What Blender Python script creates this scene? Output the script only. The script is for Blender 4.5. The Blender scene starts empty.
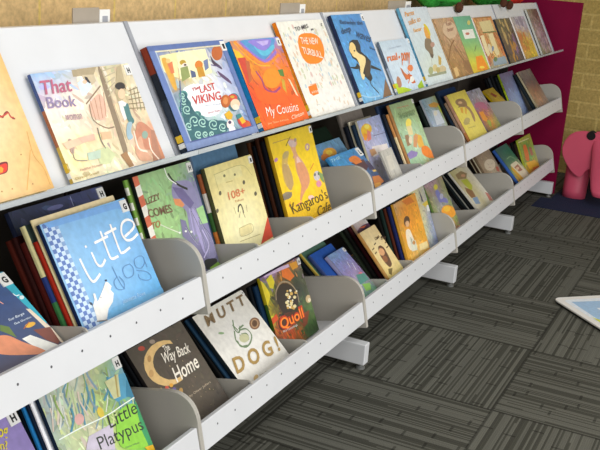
import bpy, bmesh, math, random
from mathutils import Matrix, Vector
C = bpy.context.scene.collection
GAIN = 1.1

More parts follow.
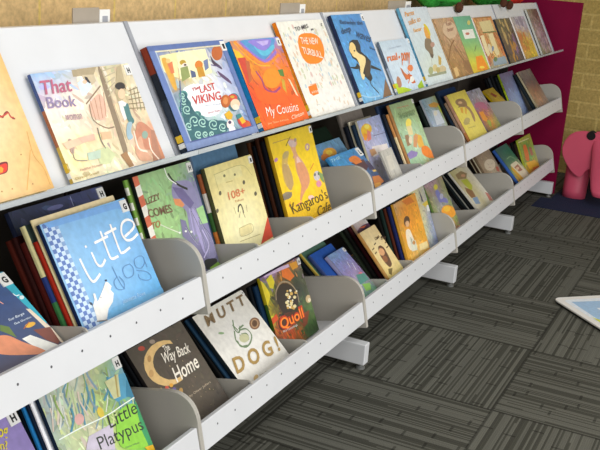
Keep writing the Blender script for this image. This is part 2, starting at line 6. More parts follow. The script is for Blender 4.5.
# ------------------------------------------------------------------ data: every front-facing book
# x, w, L, lean, y, z: left edge, width, height, tilt and foot of each cover (metres); art: flat printed shapes in cover coordinates
BOOKS=[
{'key':'t_tan','x':-0.7,'w':0.318,'L':0.262,'lean':28.61,'y':0.0772,'z':0.7918,'t':0.018,'rot':0,'art':[['g',[['#e6cc98','#eed6a6','#e8c486','#dcae5c'],['#f0deb8','#f6e8c8','#f0d8a6','#deb266'],['#f8ecd4','#fdf8ea','#f4e0bc','#e4bc78'],['#f0d8a8','#f8e8c4','#efd09a','#e0b26a'],['#e8c488','#ecd09c','#e8c48c','#dcac60']],0.04,6],['s','#8a3020',0.0026,[[0.773,0.509],[0.81,0.499],[0.837,0.513],[0.848,0.525],[0.873,0.503],[0.894,0.498],[0.9,0.523],[0.91,0.54],[0.923,0.544]]],['s','#c23c28',0.0021,[[0.81,0.524],[0.846,0.518],[0.87,0.513],[0.895,0.504],[0.899,0.53],[0.918,0.535]]],['p','#6a1420',[[0.65,0.795],[0.721,0.779],[0.765,0.781],[0.766,0.799],[0.742,0.845],[0.691,0.849],[0.629,0.845]]],['p','#d8301c',[[0.667,0.805],[0.715,0.793],[0.756,0.789],[0.758,0.807],[0.739,0.839],[0.693,0.845],[0.652,0.84]]],['p','#e89a20',[[0.686,0.812],[0.716,0.803],[0.726,0.818],[0.712,0.838],[0.68,0.836]]],['p','#b08048',[[0.734,0.944],[0.733,0.946],[0.731,0.947],[0.729,0.947],[0.727,0.947],[0.725,0.946],[0.724,0.945],[0.724,0.943],[0.724,0.941],[0.725,0.94],[0.727,0.939],[0.729,0.938],[0.731,0.938],[0.733,0.939],[0.734,0.94],[0.735,0.942]]],['p','#b08048',[[0.874,0.946],[0.873,0.947],[0.871,0.949],[0.869,0.949],[0.867,0.949],[0.865,0.948],[0.863,0.947],[0.863,0.945],[0.863,0.943],[0.865,0.942],[0.866,0.94],[0.869,0.94],[0.871,0.94],[0.873,0.941],[0.874,0.942],[0.874,0.944]]],['p','#b08048',[[0.875,0.762],[0.874,0.763],[0.872,0.765],[0.87,0.765],[0.867,0.765],[0.866,0.765],[0.864,0.763],[0.864,0.762],[0.864,0.76],[0.866,0.758],[0.867,0.757],[0.87,0.756],[0.872,0.756],[0.874,0.757],[0.875,0.758],[0.875,0.76]]],['p','#b08048',[[0.666,0.944],[0.665,0.945],[0.663,0.947],[0.661,0.947],[0.659,0.947],[0.658,0.946],[0.657,0.945],[0.656,0.943],[0.656,0.941],[0.658,0.94],[0.659,0.939],[0.661,0.938],[0.663,0.938],[0.665,0.939],[0.666,0.94],[0.667,0.942]]],['s','#d2a050',0.0015,[[0.941,0.745],[0.874,0.868],[0.817,0.97]]],['s','#c89040',0.0012,[[0.967,0.633],[0.949,0.778],[0.98,0.87],[0.98,0.977]]]],'spine':['#d09a40']},  # pale centre of the ground colours is a painted glare highlight
{'key':'t_woman','x':-0.3254,'w':0.2651,'L':0.1897,'lean':28.61,'y':0.0851,'z':0.7875,'t':0.009,'rot':0,'art':[['g',[['#8fb4dc','#9dbce0','#a8bcd0','#b8a88c','#d8c8a0','#c4b690','#d8cfb0'],['#c8c4d8','#d8d0d4','#e8dcd0','#e4dccc','#d8ccb0','#ccba94','#e0d4b4'],['#f0dcd0','#f4e6d8','#f0e4d0','#e8d0b4','#d8c8a8','#d8c49c','#e4d8b8'],['#f6ecd8','#f6ead0','#ead8c0','#e0c8a8','#d8c4a0','#d0c0a0','#e4d4b0'],['#f0e2b8','#f0dca8','#eed4a4','#e8d8b4','#d4c09c','#cc9878','#d8a888'],['#f0e4b4','#ecdc9c','#e4d8b4','#e4dcb4','#d8c4a4','#cc9c80','#cc8c68'],['#f0e8c4','#ece0b8','#eae0c0','#e8e0bc','#e0d0b8','#d8b898','#c47c58']],0.1,7],['p','#a89878',[[0.386,0.004],[0.645,0.002],[0.589,0.071],[0.469,0.071],[0.378,0.07]]],['p','#c8b898',[[0.473,0.062],[0.589,0.071],[0.588,0.135],[0.477,0.199],[0.453,0.157]]],['p','#d4e4ee',[[0.394,0.13],[0.457,0.099],[0.524,0.137],[0.524,0.186],[0.434,0.252],[0.392,0.255]]],['p','#2c2830',[[0.486,0.079],[0.512,0.09],[0.526,0.147],[0.509,0.148],[0.486,0.118]]],['p','#e8c0a0',[[0.492,0.133],[0.488,0.14],[0.48,0.145],[0.471,0.148],[0.461,0.148],[0.453,0.146],[0.447,0.141],[0.444,0.134],[0.446,0.127],[0.45,0.12],[0.458,0.115],[0.467,0.111],[0.477,0.111],[0.485,0.114],[0.491,0.119],[0.494,0.125]]],['p','#dcb49c',[[0.433,0.329],[0.588,0.234],[0.595,0.394],[0.509,0.519],[0.419,0.483],[0.392,0.401]]],['s','#bc8468',0.0017,[[0.45,0.313],[0.431,0.495]]],['s','#bc8468',0.0017,[[0.504,0.293],[0.468,0.492]]],['s','#bc8468',0.0017,[[0.559,0.274],[0.505,0.488]]],['s','#bc8468',0.0017,[[0.614,0.254],[0.543,0.485]]],['s','#8a7458',0.0025,[[0.4,0.334],[0.609,0.187]]],['s','#8c7860',0.0025,[[0.425,0.348],[0.406,0.491],[0.502,0.586],[0.586,0.592]]],['p','#8c7a62',[[0.649,-0.008],[0.692,-0.01],[0.639,0.784],[0.611,0.888],[0.57,0.879],[0.588,0.663]]],['s','#b8a888',0.0021,[[0.694,-0.003],[0.654,0.766]]],['s','#b8ac8c',0.0021,[[0.69,0.047],[0.838,0.022]]],['s','#b8ac8c',0.0021,[[0.68,0.11],[0.816,0.073]]],['s','#b8ac8c',0.0021,[[0.671,0.173],[0.794,0.123]]],['s','#b8ac8c',0.0021,[[0.661,0.236],[0.772,0.174]]],['s','#b8ac8c',0.0021,[[0.651,0.299],[0.75,0.224]]],['s','#8c7c5c',0.0017,[[0.887,0.275],[1.012,0.25]]],['s','#8c7c5c',0.0017,[[0.868,0.318],[1.007,0.304]]],['s','#8c7c5c',0.0017,[[0.849,0.361],[1.002,0.358]]],['s','#8c7c5c',0.0017,[[0.831,0.403],[0.997,0.412]]],['s','#8c7c5c',0.0017,[[0.812,0.445],[0.992,0.466]]],['s','#8c7c5c',0.0017,[[0.914,0.248],[0.862,0.468]]],['s','#8c7c5c',0.0017,[[0.954,0.253],[0.902,0.475]]],['s','#8c7c5c',0.0017,[[0.994,0.258],[0.941,0.481]]],['s','#8c7c5c',0.0017,[[1.035,0.264],[0.982,0.488]]],['p','#b4a480',[[0.86,0.024],[0.912,0.009],[0.891,0.11],[0.878,0.233],[0.78,0.363],[0.729,0.365],[0.729,0.274],[0.8,0.14]]],['p','#2a2420',[[0.867,0.223],[0.856,0.236],[0.839,0.247],[0.818,0.252],[0.796,0.252],[0.777,0.247],[0.763,0.237],[0.757,0.223],[0.759,0.209],[0.769,0.195],[0.786,0.185],[0.807,0.179],[0.829,0.179],[0.848,0.184],[0.862,0.194],[0.869,0.208]]],['p','#e6c4a0',[[0.835,0.299],[0.824,0.318],[0.808,0.333],[0.791,0.342],[0.775,0.343],[0.762,0.337],[0.754,0.325],[0.753,0.307],[0.758,0.288],[0.769,0.269],[0.785,0.254],[0.802,0.245],[0.819,0.243],[0.832,0.249],[0.84,0.262],[0.841,0.279]]],['s','#2a2420',0.0033,[[0.766,0.218],[0.796,0.201],[0.848,0.208],[0.858,0.246]]],['p','#e4e6e0',[[0.725,0.364],[0.773,0.357],[0.816,0.399],[0.802,0.51],[0.713,0.555],[0.713,0.454]]],['p','#4c7c7c',[[0.763,0.401],[0.774,0.427],[0.814,0.388],[0.826,0.402],[0.806,0.51],[0.824,0.575],[0.781,0.608],[0.745,0.561]]],['p','#9cb8c4',[[0.74,0.57],[0.798,0.581],[0.73,0.67],[0.743,0.734],[0.672,0.75],[0.68,0.671]]],['p','#c48468',[[0.828,0.607],[0.889,0.587],[0.965,0.674],[0.979,0.75],[0.991,0.858],[0.953,0.913],[0.786,0.856],[0.743,0.744]]],['p','#8aa494',[[0.905,0.736],[0.896,0.75],[0.883,0.761],[0.869,0.767],[0.855,0.767],[0.844,0.762],[0.837,0.751],[0.835,0.738],[0.839,0.723],[0.848,0.709],[0.861,0.698],[0.876,0.691],[0.889,0.691],[0.901,0.696],[0.908,0.707],[0.909,0.72]]],['p','#b07c64',[[0.959,0.687],[0.997,0.712],[0.951,0.997],[0.854,0.995]]],['p','#d4a284',[[0.775,0.751],[0.835,0.722],[0.803,0.88],[0.869,0.989],[0.71,0.972],[0.693,0.856]]],['s','#f0dcc8',0.0041,[[0.767,0.674],[0.75,0.841],[0.825,0.892]]],['s','#f0dcc8',0.0034,[[0.901,0.77],[0.878,0.886],[0.92,0.992]]],['p','#a07850',[[0.534,0.861],[0.606,0.843],[0.629,0.991],[0.576,0.995]]],['p','#e0b890',[[0.425,0.616],[0.527,0.627],[0.517,0.692],[0.413,0.687]]],['p','#c8d0a0',[[0.312,0.762],[0.436,0.757],[0.485,0.849],[0.404,0.912],[0.302,0.904]]],['s','#7c7468',0.0028,[[0.413,0.573],[0.4,0.684],[0.413,0.768]]],['p','#b89888',[[0.104,0.608],[0.135,0.629],[0.134,0.692],[0.097,0.761],[0.073,0.741],[0.085,0.666]]],['s','#8c8074',0.0017,[[0.1,0.715],[0.094,0.807],[0.195,0.839]]],['p','#ecc8a8',[[0.036,0.64],[0.219,0.623],[0.228,0.68],[0.056,0.706]]],['p','#e4b8a0',[[0.186,0.624],[0.355,0.618],[0.349,0.674],[0.213,0.677]]],['p','#b8ccb8',[[0.222,0.774],[0.359,0.772],[0.327,0.846],[0.21,0.842]]],['t','#b8607c','That',[0.022,0.196],[0.313,0.198],[0.051,0.071],0.03],['t','#9484a8','Book',[0.033,0.32],[0.3,0.341],[0.053,0.22],0.03],['t','#b0949c','woman',[0.147,0.452],[0.302,0.464],[0.158,0.403],0.02],['t','#b08070','Heather Hanson',[0.094,0.916],[0.315,0.915],[0.1,0.894],0.01],['t','#b8a060','David Small',[0.023,0.979],[0.255,0.976],[0.026,0.958],0.01]],'lab':['H',0.02],'st':0.9,'spine':['#4c5c8c','#a86848','#c8a850']},
